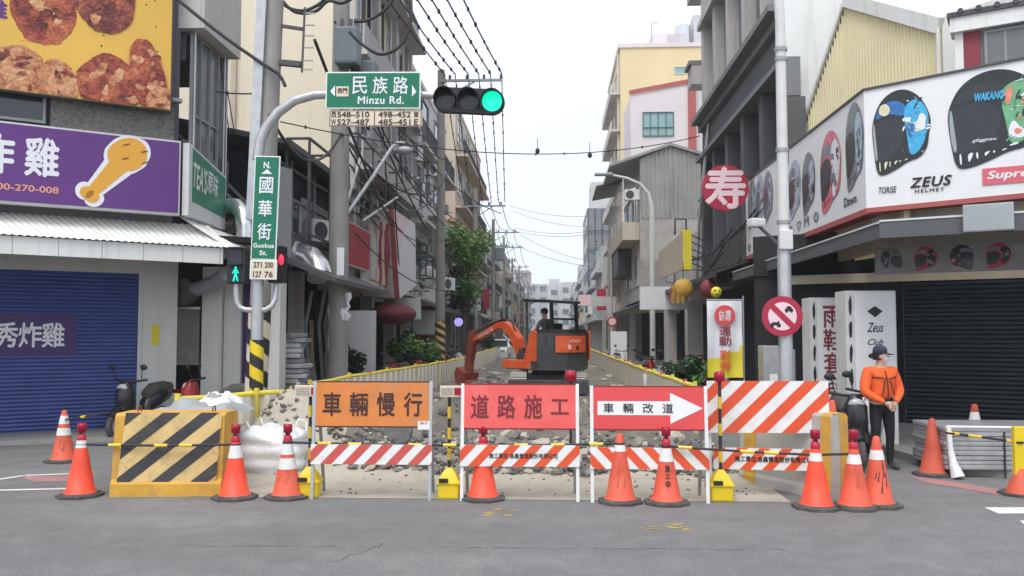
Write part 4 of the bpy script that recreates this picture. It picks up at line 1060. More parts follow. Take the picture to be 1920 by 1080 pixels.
# ------------------------------------------------------------------ generic street building
def block(label, x0, x1, y0, y1, h, wm, side, floors, name='street_building', win='glass', fm='frame_white', balc=True, front=None, top=0.0, z0=3.2, wcols=2, trim=None, shop=True, seed=0):
    """side +1: street face at x1 (left row); -1: street face at x0 (right row)"""
    rnd = random.Random(seed + int(y0 * 7))
    t = thing(name, label, 'building', ((x0 + x1) / 2, (y0 + y1) / 2, 0))
    q = MB(); q.bb((x0, y0, z0 if shop else 0), (x1, y1, h), wm); q.build('wall', t)
    xf = x1 if side > 0 else x0
    FM = frame((xf, y0, 0), (0, 1, 0), UP) if side > 0 else frame((xf, y1, 0), (0, -1, 0), UP)
    L = y1 - y0; fh = (h - z0) / floors
    for f in range(floors):
        zb = z0 + f * fh
        n = max(1, int(L / 4.2))
        for k in range(n):
            a = L * (k + .18) / n; b = L * (k + .82) / n
            window(t, FM, a, zb + fh * .34, b, zb + fh * .86, wcols, 2 if rnd.random() < .4 else 1, fm, win, dep=.07)
        if balc:
            q = MB(); fbox(q, FM, .05, zb + .002, L - .05, zb + .14, .002, .62 + .2 * rnd.random(), trim or wm)
            if rnd.random() < .7:
                d = .55; fbox(q, FM, .1, zb + .14, L - .1, zb + fh * .30, d - .05, d, trim or wm)
            else:
                for i in range(int(L / .25)): fbox(q, FM, .1 + i * .25, zb + .14, .13 + i * .25, zb + fh * .34, .5, .53, 'dark_metal')
                fbox(q, FM, .1, zb + fh * .34, L - .1, zb + fh * .36, .49, .54, 'dark_metal')
            q.build('balcony', t)
    if shop:
        q = MB(); xa, xb = (x0, x1 - 1.2) if side > 0 else (x0 + 1.2, x1)
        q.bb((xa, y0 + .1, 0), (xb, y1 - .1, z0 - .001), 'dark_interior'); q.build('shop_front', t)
        for k in range(int(L / 4) + 1):
            yy = y0 + .02 + min(L - .45, k * 4)
            if k and yy - lasty < .5: break
            lasty = yy; q = MB(); q.bb((xf - .4 if side > 0 else xf, yy, 0), (xf if side > 0 else xf + .4, yy + .4, z0 - .002), 'pale_concrete'); q.build('column', t)
    q = MB(); q.bb((x0 - .05, y0 - .05, h), (x1 + .05, y1 + .05, h + .25), trim or wm)
    q.build('roof', t)
    if front: front(t)
    return t
def board(p, u, wd, ht, th, m, label, words=None, wm='white_letter', name='shop_board', rim='frame_white', vertical=False, cat='shop sign', group=None):
    """sign board centred at p, face along u (left to right as read)"""
    t = thing(name, label, cat, p, 0, group); FM = frame(p, u, UP)
    q = MB(); fbox(q, FM, -wd / 2, -ht / 2, wd / 2, ht / 2, -th, -.004, rim); q.build('sign_box', t)
    q = MB(); fbox(q, FM, -wd / 2 + .03, -ht / 2 + .03, wd / 2 - .03, ht / 2 - .03, -.004, .002, m); q.build('face', t)
    if words:
        q = MB()
        if vertical: text(q, words, FM, 0, 0, wd * .62, ht * .86, wm, .012, .006, vertical=True)
        else: text(q, words, FM, 0, 0, wd * .82, ht * .55, wm, .012, .006)
        q.build('lettering', t)
    return t, FM
def awning(label, x0, x1, y0, y1, zlo, zhi, m, side, group='awnings over the shop fronts'):
    q = MB(); xs_, xw = (x1, x0) if side > 0 else (x0, x1)    # street edge, wall edge
    q.prism([(xw, y0, zhi), (xs_, y0, zlo), (xs_, y0, zlo - .14), (xs_ + (-.04 if side > 0 else .04), y0, zlo - .14), (xs_ + (-.06 if side > 0 else .06), y0, zlo - .04), (xw, y0, zhi - .05)], (0, 0, 0), (0, y1 - y0, 0), m)
    o = q.build('awning', base=(xw, y0, zhi)); tag(o, label, 'awning', group); return o

# ------------------------------------------------------------------ left street front
def l1():
    t = thing('dark_shed', 'black two-storey sheet-metal building behind the green street name sign', 'building', (-8, 20, 0))
    q = MB(); q.bb((-12, 18.9, 3.3), (-6.25, 24.0, 6.0), 'wall_black'); q.build('wall', t)
    q = MB(); q.prism([(-12, 17.3, 7.4), (-9.0, 17.3, 6.6), (-5.6, 17.6, 5.95), (-5.6, 17.6, 5.85), (-9.0, 17.3, 6.45), (-12, 17.3, 7.2)], (0, 0, 0), (0, 6.5, .0), 'dark_metal')
    q.build('roof', t)
    q = MB()
    for k in range(6): q.bar((-6.1, 17.7 + k * 1.1, 4.0), (-8.6, 17.6 + k * 1.1, 6.5), .06, .06, 'grey_metal')
    for z in (4.2, 5.0, 5.7): q.bar((-6.12, 17.6, z), (-6.12, 24, z), .05, .05, 'frame_grey')
    for y in (17.7, 19.6, 21.5, 23.4): q.bar((-6.12, y, 3.3), (-6.12, y, 5.9), .06, .06, 'frame_grey')
    q.build('steel_frame', t)
    q = MB(); FM = frame((-6.2, 19.6, 0), (0, 1, 0), UP); corrugate(q, FM, 1.0, 4.0, 3.5, 5.2, .22, .04, 'sheet_grey'); q.build('ribbed_panel', t)
    window(t, FM, -.6, 3.6, .9, 5.0, 2, 2, 'frame_white', 'glass', dep=.05)
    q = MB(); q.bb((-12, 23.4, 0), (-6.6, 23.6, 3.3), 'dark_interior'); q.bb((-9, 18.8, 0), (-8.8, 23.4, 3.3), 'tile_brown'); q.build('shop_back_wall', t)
    q = MB(); q.bb((gy(499, 650, 16.6).x, 16.6, 0), (gy(524, 650, 16.6).x, 17.0, 3.3), 'wall_white'); q.build('column', t)
    q = MB(); q.bb((-6.2, 19.7, 0), (-5.9, 20.0, 3.3), 'wall_pinkgrey'); q.build('column', t)
    q = MB(); q.prism([(-6.2, 17.1, 3.75), (-4.42, 17.1, 2.98), (-4.42, 17.1, 2.88), (-6.2, 17.1, 3.6)], (0, 0, 0), (0, 5.6, 0), 'dark_metal'); q.build('canopy', t)
    q = MB(); q.bb((gy(524, 650, 17.2).x, 17.2, .07), (gy(562, 650, 17.2).x, 18.0, .70), 'maroon'); q.build('red_counter', t)
l1()
# clutter of the dark shed
t = thing('cardboard_stack', 'untidy stack of grey flattened boxes beside the white column', 'stack', (-5.6, 17.9, .0)); rnd = random.Random(6)
for k in range(11):
    q = MB(); q.box((gy(543, 650, 17.6).x + rnd.uniform(-.08, .08), 17.6 + rnd.uniform(-.05, .05), .76 + k * .105), (.62 + rnd.uniform(-.1, .1), .6, .09), rnd.choice(['greyboard', 'greyboard', 'far_grey']), rnd.uniform(-.25, .25), .02); q.build('folded_sheet', t)
t = thing('duct_pipe', 'shiny silver bent duct on the roof of the dark canopy', 'duct', (-5.6, 18.5, 3.6)); q = MB()
q.tube([gy(538, 478, 18.6), gy(560, 476, 18.6), gy(582, 484, 18.5), gy(596, 502, 18.3), gy(600, 520, 18.2)], .27, 'steel_shiny', 16); q.build('duct', t)
q = MB()
for a, b in ((gy(556, 476, 18.6), gy(561, 476, 18.6)),): q.tube([a, b], .29, 'galvanised', 16)
q.build('clamp', t)
t = thing('duct_pipe', 'shiny silver bent duct beside the green tea sign', 'duct', (-5.9, 15.8, 4)); q = MB()
q.tube([gy(432, 386, 16.6), gy(446, 388, 16.5), gy(456, 402, 16.4), gy(460, 430, 16.3), gy(460, 470, 16.3)], .17, 'steel_shiny', 16); q.build('duct', t)
q = MB(); q.tube([gy(432, 424, 16.7), gy(446, 424, 16.6)], .14, 'dark_metal', 14); q.build('fan_inlet', t)
t = thing('duct_pipe', 'dull silver duct and fan hanging under the white-fasciaed awning', 'duct', (-6.4, 16.6, 2.7)); q = MB()
q.tube([gy(345, 548, 16.9), gy(375, 540, 16.6), (gy(405, 530, 16.2)), gy(425, 512, 15.9)], .15, 'grey_metal', 12); q.build('duct', t)
q = MB(); c = gy(350, 548, 16.8); q.cyl(c, c + Vector((0, -.25, 0)), .27, 'dark_metal', n=18); q.build('fan', t)
q = MB(); q.bar(gy(330, 578, 16.8), gy(375, 578, 16.8), .04, .04, 'galvanised'); q.build('bracket', t)
t = thing('hanging_plastic', 'torn white plastic and foil strips hanging by the shop post', 'plastic sheet', (-4.8, 19.5, 2)); rnd = random.Random(3)
q = MB()
for (px, y0, y1, r) in ((640, 545, 625, .10), (630, 590, 712, .10), (648, 550, 600, .08), (622, 560, 700, .06)):
    pts = [gy(px + rnd.uniform(-7, 7), y0 + (y1 - y0) * i / 6, 18.9) for i in range(7)]; q.tube(pts, [r * rnd.uniform(.5, 1.2) for _ in pts], 'tarp_white', 7)
q.build('plastic_strip', t)
q = MB()
for px in (585, 610, 622): q.tube([gy(px, 545, 19.3), gy(px - 12, 610, 19.3), gy(px - 4, 720, 19.3)], .045, 'greyboard', 7)
q.build('hanging_hose', t)
# cluttered poles, planks under the canopy
t = thing('plank_bundle', 'brown planks and rags leaning in the dark shop mouth', 'planks', (-5.8, 20.2, 0)); q = MB()
for k in range(9): q.bar((-6.2 + .14 * k, 20.9, 0), (-6.5 + .16 * k + rnd.uniform(-.2, .2), 21.4, rnd.uniform(1.2, 2.2)), .10, .03, rnd.choice(['tile_brown', 'cardboard', 'greyboard']))
q.build('plank', t)
for i, (px, Y) in enumerate(((576, 19.0), (560, 18.4))):
    pass
board((-5.3, 22.9, 4.2), (0, 1, 0), 3.0, 1.15, .12, 'banner_red', 'red shop sign with a pale mark beside the concrete pole')
# open black rack frames standing over the signs
def rack(x, y0, y1, z0, z1, label, n=3, m=3):
    t = thing('sign_rack', label, 'metal rack', (x, y0, z0)); q = MB()
    for d in (0, .5):
        for i in range(n + 1):
            y = y0 + (y1 - y0) * i / n; q.bar((x + d, y, z0), (x + d, y, z1), .05, .05, 'dark_metal')
        for j in range(m + 1):
            z = z0 + (z1 - z0) * j / m; q.bar((x + d, y0, z), (x + d, y1, z), .05, .05, 'dark_metal', up=(1, 0, 0))
    for i in range(n + 1):
        y = y0 + (y1 - y0) * i / n
        for j in (z0, z1): q.bar((x, y, j), (x + .5, y, j), .05, .05, 'dark_metal')
    q.build('frame', t)
rack(-5.7, 22.4, 28.0, 5.3, 7.2, 'open black steel rack above the red sign')
rack(-5.8, 18.2, 21.8, 4.0, 6.1, 'open black steel rack beside the street name sign', 2, 1)
rack(-5.0, 30, 33.5, 3.9, 4.7, 'small black cage high on the facade before the banded pole', 2, 1)
t = thing('slanted_sign', 'white and pink slanted sign panel jutting from the left facades', 'shop sign', (-5, 27, 4.4)); q = MB()
q.prism([gx(728, 392, -4.95), gx(770, 420, -4.95), gx(772, 535, -4.95), gx(740, 560, -4.95)], (0, 0, 0), (.16, 0, 0), 'white_clean', 'trim_red'); q.build('panel', t)
q = MB(); q.poly([p + Vector((.165, 0, 0)) for p in (gx(729, 395, -4.95), gx(756, 412, -4.95), gx(735, 480, -4.95), gx(739, 555, -4.95))], 'round_pink'); q.build('pink_field', t)
q = MB(); a = gx(728, 392, -4.95); q.prism([a, a + Vector((-1.0, .1, -.3)), gx(740, 560, -4.95) + Vector((-1.0, .1, 0.1)), gx(740, 560, -4.95)], (0, -.16, 0), (0, -.02, 0), 'wall_pinkgrey'); q.build('side_panel', t)
t = thing('hanging_fabric', 'faded draped fabric strips hanging under the rack', 'fabric', (-5.4, 26, 4)); rnd = random.Random(12)
for k in range(7):
    q = MB(); px = 692 + k * 5.5; pts = [gy(px + rnd.uniform(-2, 2), 400 + 20 * i + k * 3, 25.4) for i in range(7)]
    q.tube(pts, [.07 + rnd.uniform(-.02, .03) for _ in pts], rnd.choice(['wall_pinkgrey', 'wall_beige', 'maroon', 'wall_pinkgrey']), 6); q.build('strip', t)
t = thing('round_awning', 'dark red barrel awning over a shop door left of the banded pole', 'awning', (-5, 26, 3)); q = MB(); c = gy(732, 588, 26.5); q.ball(c + Vector((0, .5, 0)), .72, 'awning_red', 24, 14, (1, 1.6, .48)); q.build('canvas', t)
board((-5.5, 24.0, 1.35), (1, 0, 0), .95, 2.3, .08, 'white_clean', 'tall white shop panel under the dark red awning', None, name='shop_board')
board((-5.2, 30.5, 2.75), (1, 0, 0), .9, .8, .08, 'white_clean', 'small white round-ended sign beside the dark red awning')

def tall_front(t):
    rnd = random.Random(2)
    FM = frame((-6, 24, 0), (0, 1, 0), UP)
    for k in range(4): q = MB(); fbox(q, FM, k * 3.2, 3.2, k * 3.2 + .35, 19.9, .0, .32, 'wall_pinkgrey'); q.build('pilaster', t)
    q = MB(); q.bb((-9.3, 23.9, 3), (-9.15, 24, 19), 'wall_beige'); q.build('drain_pipe', t)
block('tall cream building with blank side wall and balconies behind the green road sign', -15, -6, 24.0, 34.4, 20, 'wall_cream', 1, 5, front=tall_front, trim='wall_pinkgrey', fm='frame_white', name='tall_building', seed=3)
def window_cage(y0, y1, z0, z1, label):
    t = thing('window_cage', label, 'window cage', (-5.6, y0, z0), 0, 'barred window cages on the left'); q = MB()
    for i in range(9): y = y0 + (y1 - y0) * i / 8; q.bar((-5.35, y, z0), (-5.35, y, z1), .03, .03, 'grey_metal')
    for z in (z0, (z0 + z1) / 2, z1): q.bar((-5.35, y0, z), (-5.35, y1, z), .04, .04, 'grey_metal', up=(1, 0, 0)); q.bar((-6, y0, z), (-5.35, y0, z), .04, .04, 'grey_metal'); q.bar((-6, y1, z), (-5.35, y1, z), .04, .04, 'grey_metal')
    q.build('bars', t); q = MB(); q.bb((-6, y0 - .1, z1 + .03), (-5.2, y1 + .1, z1 + .08), 'sheet_grey'); q.build('hood', t)
window_cage(24.6, 26.6, 7.6, 9.4, 'barred window cage with a sheet hood above the open black rack')
window_cage(28.2, 30.4, 4.6, 6.2, 'barred window cage above the slanted sign panel')
window_cage(30.8, 33.2, 8.0, 9.8, 'barred window cage high up just left of the cross-armed pole')
window_cage(37.5, 40.5, 5.2, 7.0, 'barred window cage on the grey tiled building')
rnd = random.Random(19)
for i in range(11):
    y = 24.3 + i * .93; q = MB(); z = rnd.uniform(3.4, 6); x = -5.92 + rnd.uniform(0, .12)
    q.tube([(x, y, z), (x + .03, y + rnd.uniform(-.1, .1), z + 4), (x, y, 14)], rnd.uniform(.03, .055), rnd.choice(['frame_white', 'galvanised', 'wall_beige', 'dark_metal']), 6); o = q.build('drain_pipe', base=(x, y, z)); tag(o, 'thin pipe running up the facade of the tall cream building', 'pipe', 'pipes on the tall cream building')
def grey_front(t):
    FM = frame((-9, 36, 0), (1, 0, 0), UP); q = MB()
    for z in (10.4, 7.2): fbox(q, FM, 1.6, z, 2.75, z + 2.2, .0, .02, 'tile_brown'); fbox(q, FM, 1.6, z + .75, 2.75, z + .95, .02, .04, 'wall_pinkgrey')
    q.build('recess', t)
block('grey tiled building with brown recess behind the traffic light', -12, -6.1, 36, 48, 13.3, 'wall_pinkgrey', 1, 3, front=grey_front, fm='frame_grey', seed=5)
block('pale beige tower on the left beyond the cross-armed pole', -16, -6.0, 52, 70, 16.0, 'wall_beige', 1, 4, fm='frame_white', seed=6, name='tower_block')
def redroof(t):
    q = MB(); q.prism([(-11, 48.9, 8.7), (-5.2, 48.9, 8.3), (-5.2, 48.9, 8.1), (-11, 48.9, 8.4)], (0, 0, 0), (0, 3.0, 0), 'trim_red'); q.build('red_roof', t)
block('low white house with a red roof edge behind the street tree', -11, -5.8, 48.4, 51.8, 7.9, 'wall_palepink', 1, 2, front=redroof, seed=7, name='house')
specs = [(71, 80, 9.5, 'wall_pinkgrey', 3), (80.2, 90, 11.0, 'far_grey', 3), (90.2, 104, 8.5, 'wall_beige', 2), (104.2, 118, 11.5, 'far_brown', 3), (118.2, 136, 9.5, 'far_grey', 3), (136.2, 160, 12, 'far_pale', 4), (160.2, 190, 10, 'far_grey', 3), (190.2, 230, 13, 'far_pale', 3)]
nml = ['brownish-grey', 'mid-grey', 'low beige', 'brown', 'grey', 'pale', 'low grey', 'pale far']
for i, (a, b, h, m, f) in enumerate(specs):
    block('%s street house, %s in the row beyond the beige tower on the left' % (nml[i], nm[i]), -13, -6.0, a, b, h, m, 1, f, seed=20 + i, wcols=2)
# awnings and boards along the left
awning('dark awning under the small black cage on the left', -6, -4.6, 30.5, 35.8, 3.0, 3.5, 'dark_metal', 1)
awning('green awning beside the second bare pole on the left', -6, -4.3, 44, 51, 3.0, 3.5, 'awning_green', 1)
awning('dark awning behind the street tree on the left', -6, -4.6, 36.2, 43.5, 2.9, 3.4, 'dark_metal', 1)
awning('far grey awning beyond the green one on the left', -6, -4.5, 55, 66, 3.0, 3.5, 'far_grey', 1)
board((-5.6, 38.2, 1.9), (1, 0, 0), 1.3, 2.4, .1, 'maroon', 'dark maroon shop panel with a violet round lamp', None, name='shop_board')
q = MB(); p = gy(860, 604, 37.8); q.cyl(p, p + Vector((0, -.1, 0)), .19, 'violet_lamp', n=20); o = q.build('round_lamp', base=p); tag(o, 'violet round lamp on the maroon shop panel', 'lamp')
board((-5.2, 34.2, 2.3), (1, 0, 0), .95, 1.0, .1, 'white_clean', 'white shop panel right of the dark red awning', None, name='shop_board')
rnd = random.Random(77)
cols = ['far_pale', 'banner_red', 'far_grey', 'white_clean', 'teal_sign', 'far_pale', 'barrier_pale']; cn = ['pale grey', 'red', 'grey', 'white', 'green', 'pale', 'yellowish']
def far_sign(x, y, z, i, side):
    q = MB(); q.box((x, y, z), (rnd.uniform(.6, .95), .15, rnd.uniform(.8, 1.9)), cols[i % 7]); o = q.build('hanging_sign', base=(x, y, z)); tag(o, '%s sign jutting over the %s pavement, %s down the street' % (cn[i % 7], side, nm[i]), 'shop sign', 'far shop signs')
for i in range(9): far_sign(-5.35 + rnd.uniform(-.2, .2), 57 + i * 10 + rnd.uniform(-2, 2), rnd.uniform(3.3, 5.4), i, 'left')
# bracket street lamp beside the concrete pole
t = thing('bracket_lamp', 'grey street lamp on long slanting arm leaning out over the black rack', 'street lamp', gy(648, 400, 19.2)); q = MB()
q.tube([gy(650, 402, 19.2), gy(700, 330, 20), gy(735, 276, 20.8), gy(745, 268, 21), gy(758, 268, 21.2)], .045, 'galvanised', 8); q.build('arm', t)
q = MB(); c = gy(756, 282, 21.1); q.ball(c, .26, 'grey_metal', 14, 8, (1, .5, .42)); q.build('lamp_head', t)
for i, (a, b) in enumerate(((gy(645, 400, 19.2), gy(678, 288, 22)), (gy(680, 414, 21.5), gy(745, 370, 25)))):
    q = MB(); q.tube([a, b], .035, 'galvanised', 8); o = q.build('stay_rod', base=a); tag(o, ['steep pale stay rod rising from the red sign to the black rack', 'pale stay rod slanting from the red sign to the slanted panel'][i], 'rod')
# satellite dish and air conditioners
t = thing('satellite_dish', 'white satellite dish on the left facade beside the banded pole', 'satellite dish', (-5.6, 30, 4)); p = gy(803, 520, 33); q = MB()
q.ball(p, .45, 'frame_white', 18, 10, (.75, .25, 1)); q.build('dish', t); q = MB(); q.tube([p, p + Vector((-.4, .1, -.2))], .04, 'grey_metal', 6); q.build('arm', t)
for (px, py, Y, lab) in ((790, 545, 33.5, 'white air conditioner under the satellite dish'), (838, 545, 36.5, 'small air conditioner right of the banded pole'), (755, 545, 29.5, 'air conditioner above the dark red awning'), (705, 330, 27, 'air conditioner high behind the black rack'), (722, 205, 29, 'air conditioner just under the green road name board'), (776, 300, 33, 'air conditioner left of the cross-armed pole'), (600, 455, 21, 'air conditioner above the silver bent duct'), (810, 330, 40, 'air conditioner high on the grey tiled building')):
    p = gy(px, py, Y); ac_unit((p.x, p.y, p.z), R(60), lab, 1.0)

# ------------------------------------------------------------------ foliage
def leaves(q, c, rx, ry, rz, n, size, rnd, ms, clumps=9):
    cs = []
    for i in range(clumps):
        a = rnd.uniform(0, 6.28); u = rnd.uniform(-1, 1); r = rnd.uniform(.25, .85)
        cs.append((c[0] + rx * r * cos(a) * sqrt(1 - u * u), c[1] + ry * r * sin(a) * sqrt(1 - u * u), c[2] + rz * r * u, rnd.uniform(.28, .5), rnd.choice(ms)))
    for i in range(n):
        cl = rnd.choice(cs); d = Vector((rnd.gauss(0, 1), rnd.gauss(0, 1), rnd.gauss(0, 1))); d = d.normalized() * (rnd.random() ** .4)
        p = Vector((cl[0] + d.x * rx * cl[3] * 1.15, cl[1] + d.y * ry * cl[3] * 1.15, cl[2] + d.z * rz * cl[3]))
        a = Vector((rnd.uniform(-1, 1), rnd.uniform(-1, 1), rnd.uniform(-.6, .6))).normalized(); b = a.cross(Vector((rnd.uniform(-1, 1), rnd.uniform(-1, 1), rnd.uniform(-1, 1)))).normalized()
        s = size * rnd.uniform(.6, 1.3)
        m = cl[4] if rnd.random() < .75 else rnd.choice(ms)
        q.add([p - a * s, p + b * s * .42, p + a * s, p - b * s * .42], [(0, 1, 2, 3)], m)
t = thing('street_tree', 'leafy green tree on the left before the red-roofed house', 'tree', (-4.55, 43, 0)); rnd = random.Random(31)
q = MB(); q.tube([(-4.6, 43, 0), (-4.55, 43, 1.6), (-4.5, 43, 3.4)], [.14, .11, .08], 'bark', 10)
for k in range(7):
    a = k * .9; q.tube([(-4.53, 43, 2.4 + .15 * k), (-4.5 + .6 * cos(a), 43 + .6 * sin(a), 3.6 + .3 * k), (-4.5 + 1.0 * cos(a), 43 + 1.0 * sin(a), 4.6 + .3 * k)], [.06, .04, .015], 'bark', 6)
q.build('trunk', t)
q = MB(); leaves(q, (-4.55, 43, 6.1), 1.45, 1.5, 1.5, 3800, .11, rnd, ['leaf_light', 'leaf_light', 'leaf'], 16); leaves(q, (-4.7, 43, 3.9), 1.2, 1.4, 1.3, 3000, .11, rnd, ['leaf_dark', 'leaf', 'leaf_dark'], 14); q.build('crown', t)
def shrub(p, r, h, n, label, ms, pot=True, seed=1):
    t = thing('potted_shrub', label, 'shrub', p, 0, 'potted shrubs along the shop fronts'); rnd = random.Random(seed); W = XF[t.name]
    q = MB(W); q.lathe([(.0, .0), (.2, 0), (.27, .34), (.29, .36), (.25, .36), (.23, .3), (0, .3)], 'trim_red', 16); q.build('pot', t)
    q = MB(W)
    for k in range(6): a = k * 1.05; q.tube([(0, 0, .3), (.3 * r * cos(a), .3 * r * sin(a), .3 + h * .5), (.7 * r * cos(a), .7 * r * sin(a), .3 + h * .85)], [.025, .018, .006], 'bark', 5)
    q.build('stem', t)
    q = MB(W); leaves(q, (0, 0, .35 + h * .55), r, r, h * .52, n, .085, rnd, ms, 12); q.build('foliage', t)
for (px, Y, r, h, lab, ms, sd) in ((772, 29, .75, 1.5, 'bushy green shrub left of the banded pole', ['leaf', 'leaf_dark', 'leaf_light'], 2), (750, 27.5, .55, 1.3, 'smaller dark shrub beside the bushy one on the left', ['leaf_dark', 'leaf'], 3), (800, 31.5, .5, 1.2, 'green shrub at the foot of the banded pole', ['leaf', 'leaf_dark'], 4), (912, 52, .9, 1.7, 'far dark shrub behind the excavator arm', ['leaf_dark', 'leaf'], 5),
                             (1290, 19.5, .55, 1.0, 'dark green shrub left of the lottery banner', ['leaf_dark', 'leaf'], 6), (1310, 20.2, .45, .95, 'potted plant close beside the lottery banner', ['leaf_dark', 'leaf', 'leaf_light'], 7), (665, 21.5, .4, 1.1, 'dark plant in the shop mouth under the red sign', ['leaf_dark'], 8)):
    p = gy(px, 640, Y); shrub((p.x, p.y, 0.01), r, h, 1100, lab, ms, seed=sd)

# ------------------------------------------------------------------ utility poles
def utility_pole(x, y, h, r, label, arms=(), wrap=False, name='utility_pole', m='concrete_pole'):
    t = thing(name, label, 'utility pole', (x, y, 0), 0, 'poles along the street'); W = XF[t.name]
    q = MB(W); q.tube([(0, 0, 0), (0, 0, h * .5), (0, 0, h)], [r, r * .86, r * .72], m, 16); q.build('pole', t)
    for (z, x0, x1) in arms:
        q = MB(W); q.bar((x0, -.14, z), (x1, -.14, z), .09, .09, 'grey_metal'); q.bar((x0 * .1, -.12, z - .7), (x1 * .55, -.12, z - .05), .05, .05, 'grey_metal'); q.build('cross_arm', t)
        k = 4
        for i in range(k):
            xx = x0 + (x1 - x0) * (i + .5) / k if x0 < -.3 else .35 + (x1 - .4) * i / (k - 1)
            q = MB(W); q.lathe([(.03, z + .04), (.06, z + .07), (.04, z + .12), (.06, z + .16), (.035, z + .22), (0, z + .24)], 'insulator', 10, (xx, -.14, 0)); q.build('insulator', t)
    if wrap:
        q = MB(W); n = 40; vs = []; fs = []; K = 90; rr = r * 1.03; fq, tw = (3.6, 1) if r < .18 else (6.5, 2)
        for j in range(K + 1):
            for i in range(n): a = 2 * pi * i / n; vs.append((rr * cos(a), rr * sin(a), .4 + 1.9 * j / K))
        for j in range(K):
            for i in range(n):
                q_ = ((i / n * tw + j / K * fq) % 1) < .5
                q.f.append([j * n + i, j * n + (i + 1) % n, (j + 1) * n + (i + 1) % n, (j + 1) * n + i]); q.mi.append(q._m('black_paint' if q_ else wrap)); q.sm.append(True)
        q.v = [W @ Vector(v) for v in vs]; q.build('warning_wrap', t)
    return t
P1 = utility_pole(gy(478, 650, 13.8).x, 13.8, 12.0, .175, 'thick grey concrete pole right behind the traffic signal mast', wrap='plate_cream')
q = MB(XF[P1.name]); q.box((-.16, -.14, 8.2), (.16, .12, 9.0), 'galvanised'); q.build('conduit', P1)
q = MB(XF[P1.name]); q.bar((.12, -.02, 6.98), (.50, -.02, 6.93), .05, .05, 'dark_metal'); q.bar((.12, -.02, 6.36), (.50, -.02, 6.33), .09, .09, 'dark_metal'); q.bar((.52, -.02, 6.2), (.52, -.02, 7.3), .03, .03, 'dark_metal')
for z in (6.25, 6.4, 6.62, 6.82, 7.0, 7.2): q.bar((.52, -.02, z), (.70, -.02, z), .02, .02, 'grey_metal')
q.build('bracket', P1)
q = MB(XF[P1.name])
for z in (4.6, 7.9, 9.2): q.lathe([(.215, z), (.215, z + .05)], 'dark_metal', 16)
q.build('clamp_band', P1)
P1.rotation_euler = (0, R(1.9), 0)
P2 = utility_pole(-4.83, 19.0, 12.5, .24, 'concrete pole carrying the grey transformers beside the cream wall')
q = MB(XF[P2.name]); q.box((.25, -.36, 8.25), (.52, .5, .85), 'transformer', bev=.06); q.build('transformer', P2)
q = MB(XF[P2.name]); q.box((.55, .30, 7.75), (.45, .45, .75), 'transformer', bev=.06)
for x in (.1, .3, .42): q.cyl((x, -.36, 8.65), (x, -.36, 8.9), .05, 'insulator', n=8)
for k in range(8):
    a = random.Random(k).uniform(0, 6.28); q.tube([(.3, -.3, 8.2 - .1 * k), (.5 + .2 * cos(a), -.4, 7.6 - .12 * k), (.75, -.3, 7.1 - .08 * k)], .03, 'wire_black', 6)
q.build('transformer', P2)
q = MB(XF[P2.name]); q.box((.1, -.24, 3.45), (.16, .02, .62), 'white_clean'); text(q, '民族路', XF[P2.name] @ frame((.1, -.255, 3.45), (1, 0, 0), UP), 0, 0, .1, .5, 'banner_red', .01, .0, vertical=True); q.build('number_plate', P2)
P3 = utility_pole(-4.25, 32, 11.9, .19, 'tall pole with a wide cross-arm left of the lit traffic light', arms=((11.45, .0, 2.35),), wrap='barrier_pale')
P4 = utility_pole(-4.3, 47, 9.9, .17, 'bare grey pole behind the excavator arm', arms=((8.9, -.8, 1.7),))
P5 = utility_pole(-4.35, 62, 10.2, .16, 'far pole with a grey transformer beyond the street tree', arms=((9.2, -.5, 1.9), (8.2, -.5, 1.2)))
q = MB(XF[P5.name]); q.box((.45, -.2, 7.6), (.6, .5, .9), 'transformer', bev=.06); q.build('transformer', P5)
PP = [P5]
for i, (y, h) in enumerate(((76, 10.5), (92, 10), (110, 10.5), (130, 10), (152, 11))):
    PP.append(utility_pole(-4.4, y, h, .15, 'far thin pole, %s in the row beyond the pole with the grey transformer' % nm[i], arms=((h - 1, -.8, 1.8), (h - 2.2, -.6, 1.2))))
utility_pole(4.3, 66, 9.5, .13, 'far pale pole on the right kerb behind the netted building', arms=((8.8, -1.2, .8),))

# ------------------------------------------------------------------ overhead cables
brnd = random.Random(71)
def cable(a, b, sag, r, label, group='overhead cables', beads=0, m='wire_black', n=18):
    pts = catenary(a, b, sag, n); q = MB(); q.tube(pts, r, m, 5)
    for k in range(beads):
        t_ = min(.99, (k + .5 + brnd.uniform(-.3, .3)) / beads); i = t_ * n; j = int(i); p = pts[j].lerp(pts[min(j + 1, n)], i - j)
        q.ball(p, r * brnd.uniform(1.5, 2.1), m, 6, 4, (1, 1, 1.7))
    o = q.build('overhead_cable', base=a); tag(o, label, 'cable', group); return o
for i in range(6):
    xf = -4.25 + [.15, .55, 1.05, 1.45, 1.9, 2.33][i]; xn = -5.9 + [.0, .35, .95, 1.25, 1.75, 2.35][i]
    cable((xf, 31.85, 11.7), (xn, 12.5, 12.3), .35 + .05 * (i % 3), .026, 'black bead-studded cable slanting from the cross-armed pole to the picture top', 'cables from the cross-armed pole', 16)
    cable((xf, 31.85, 11.7), (-4.3 + [-.6, -.2, .4, .9, 1.3, 1.65][i], 46.85, 9.1), .25, .022, 'black cable dropping behind the traffic light to the bare grey pole', 'cables beyond the traffic light', 10)
chain = [(-4.3, 46.85, 9.0), (-4.35, 61.85, 9.3), (-4.4, 75.85, 9.6), (-4.4, 91.85, 9.1), (-4.4, 109.85, 9.6), (-4.4, 129.8, 9.1), (-4.4, 151.8, 10)]
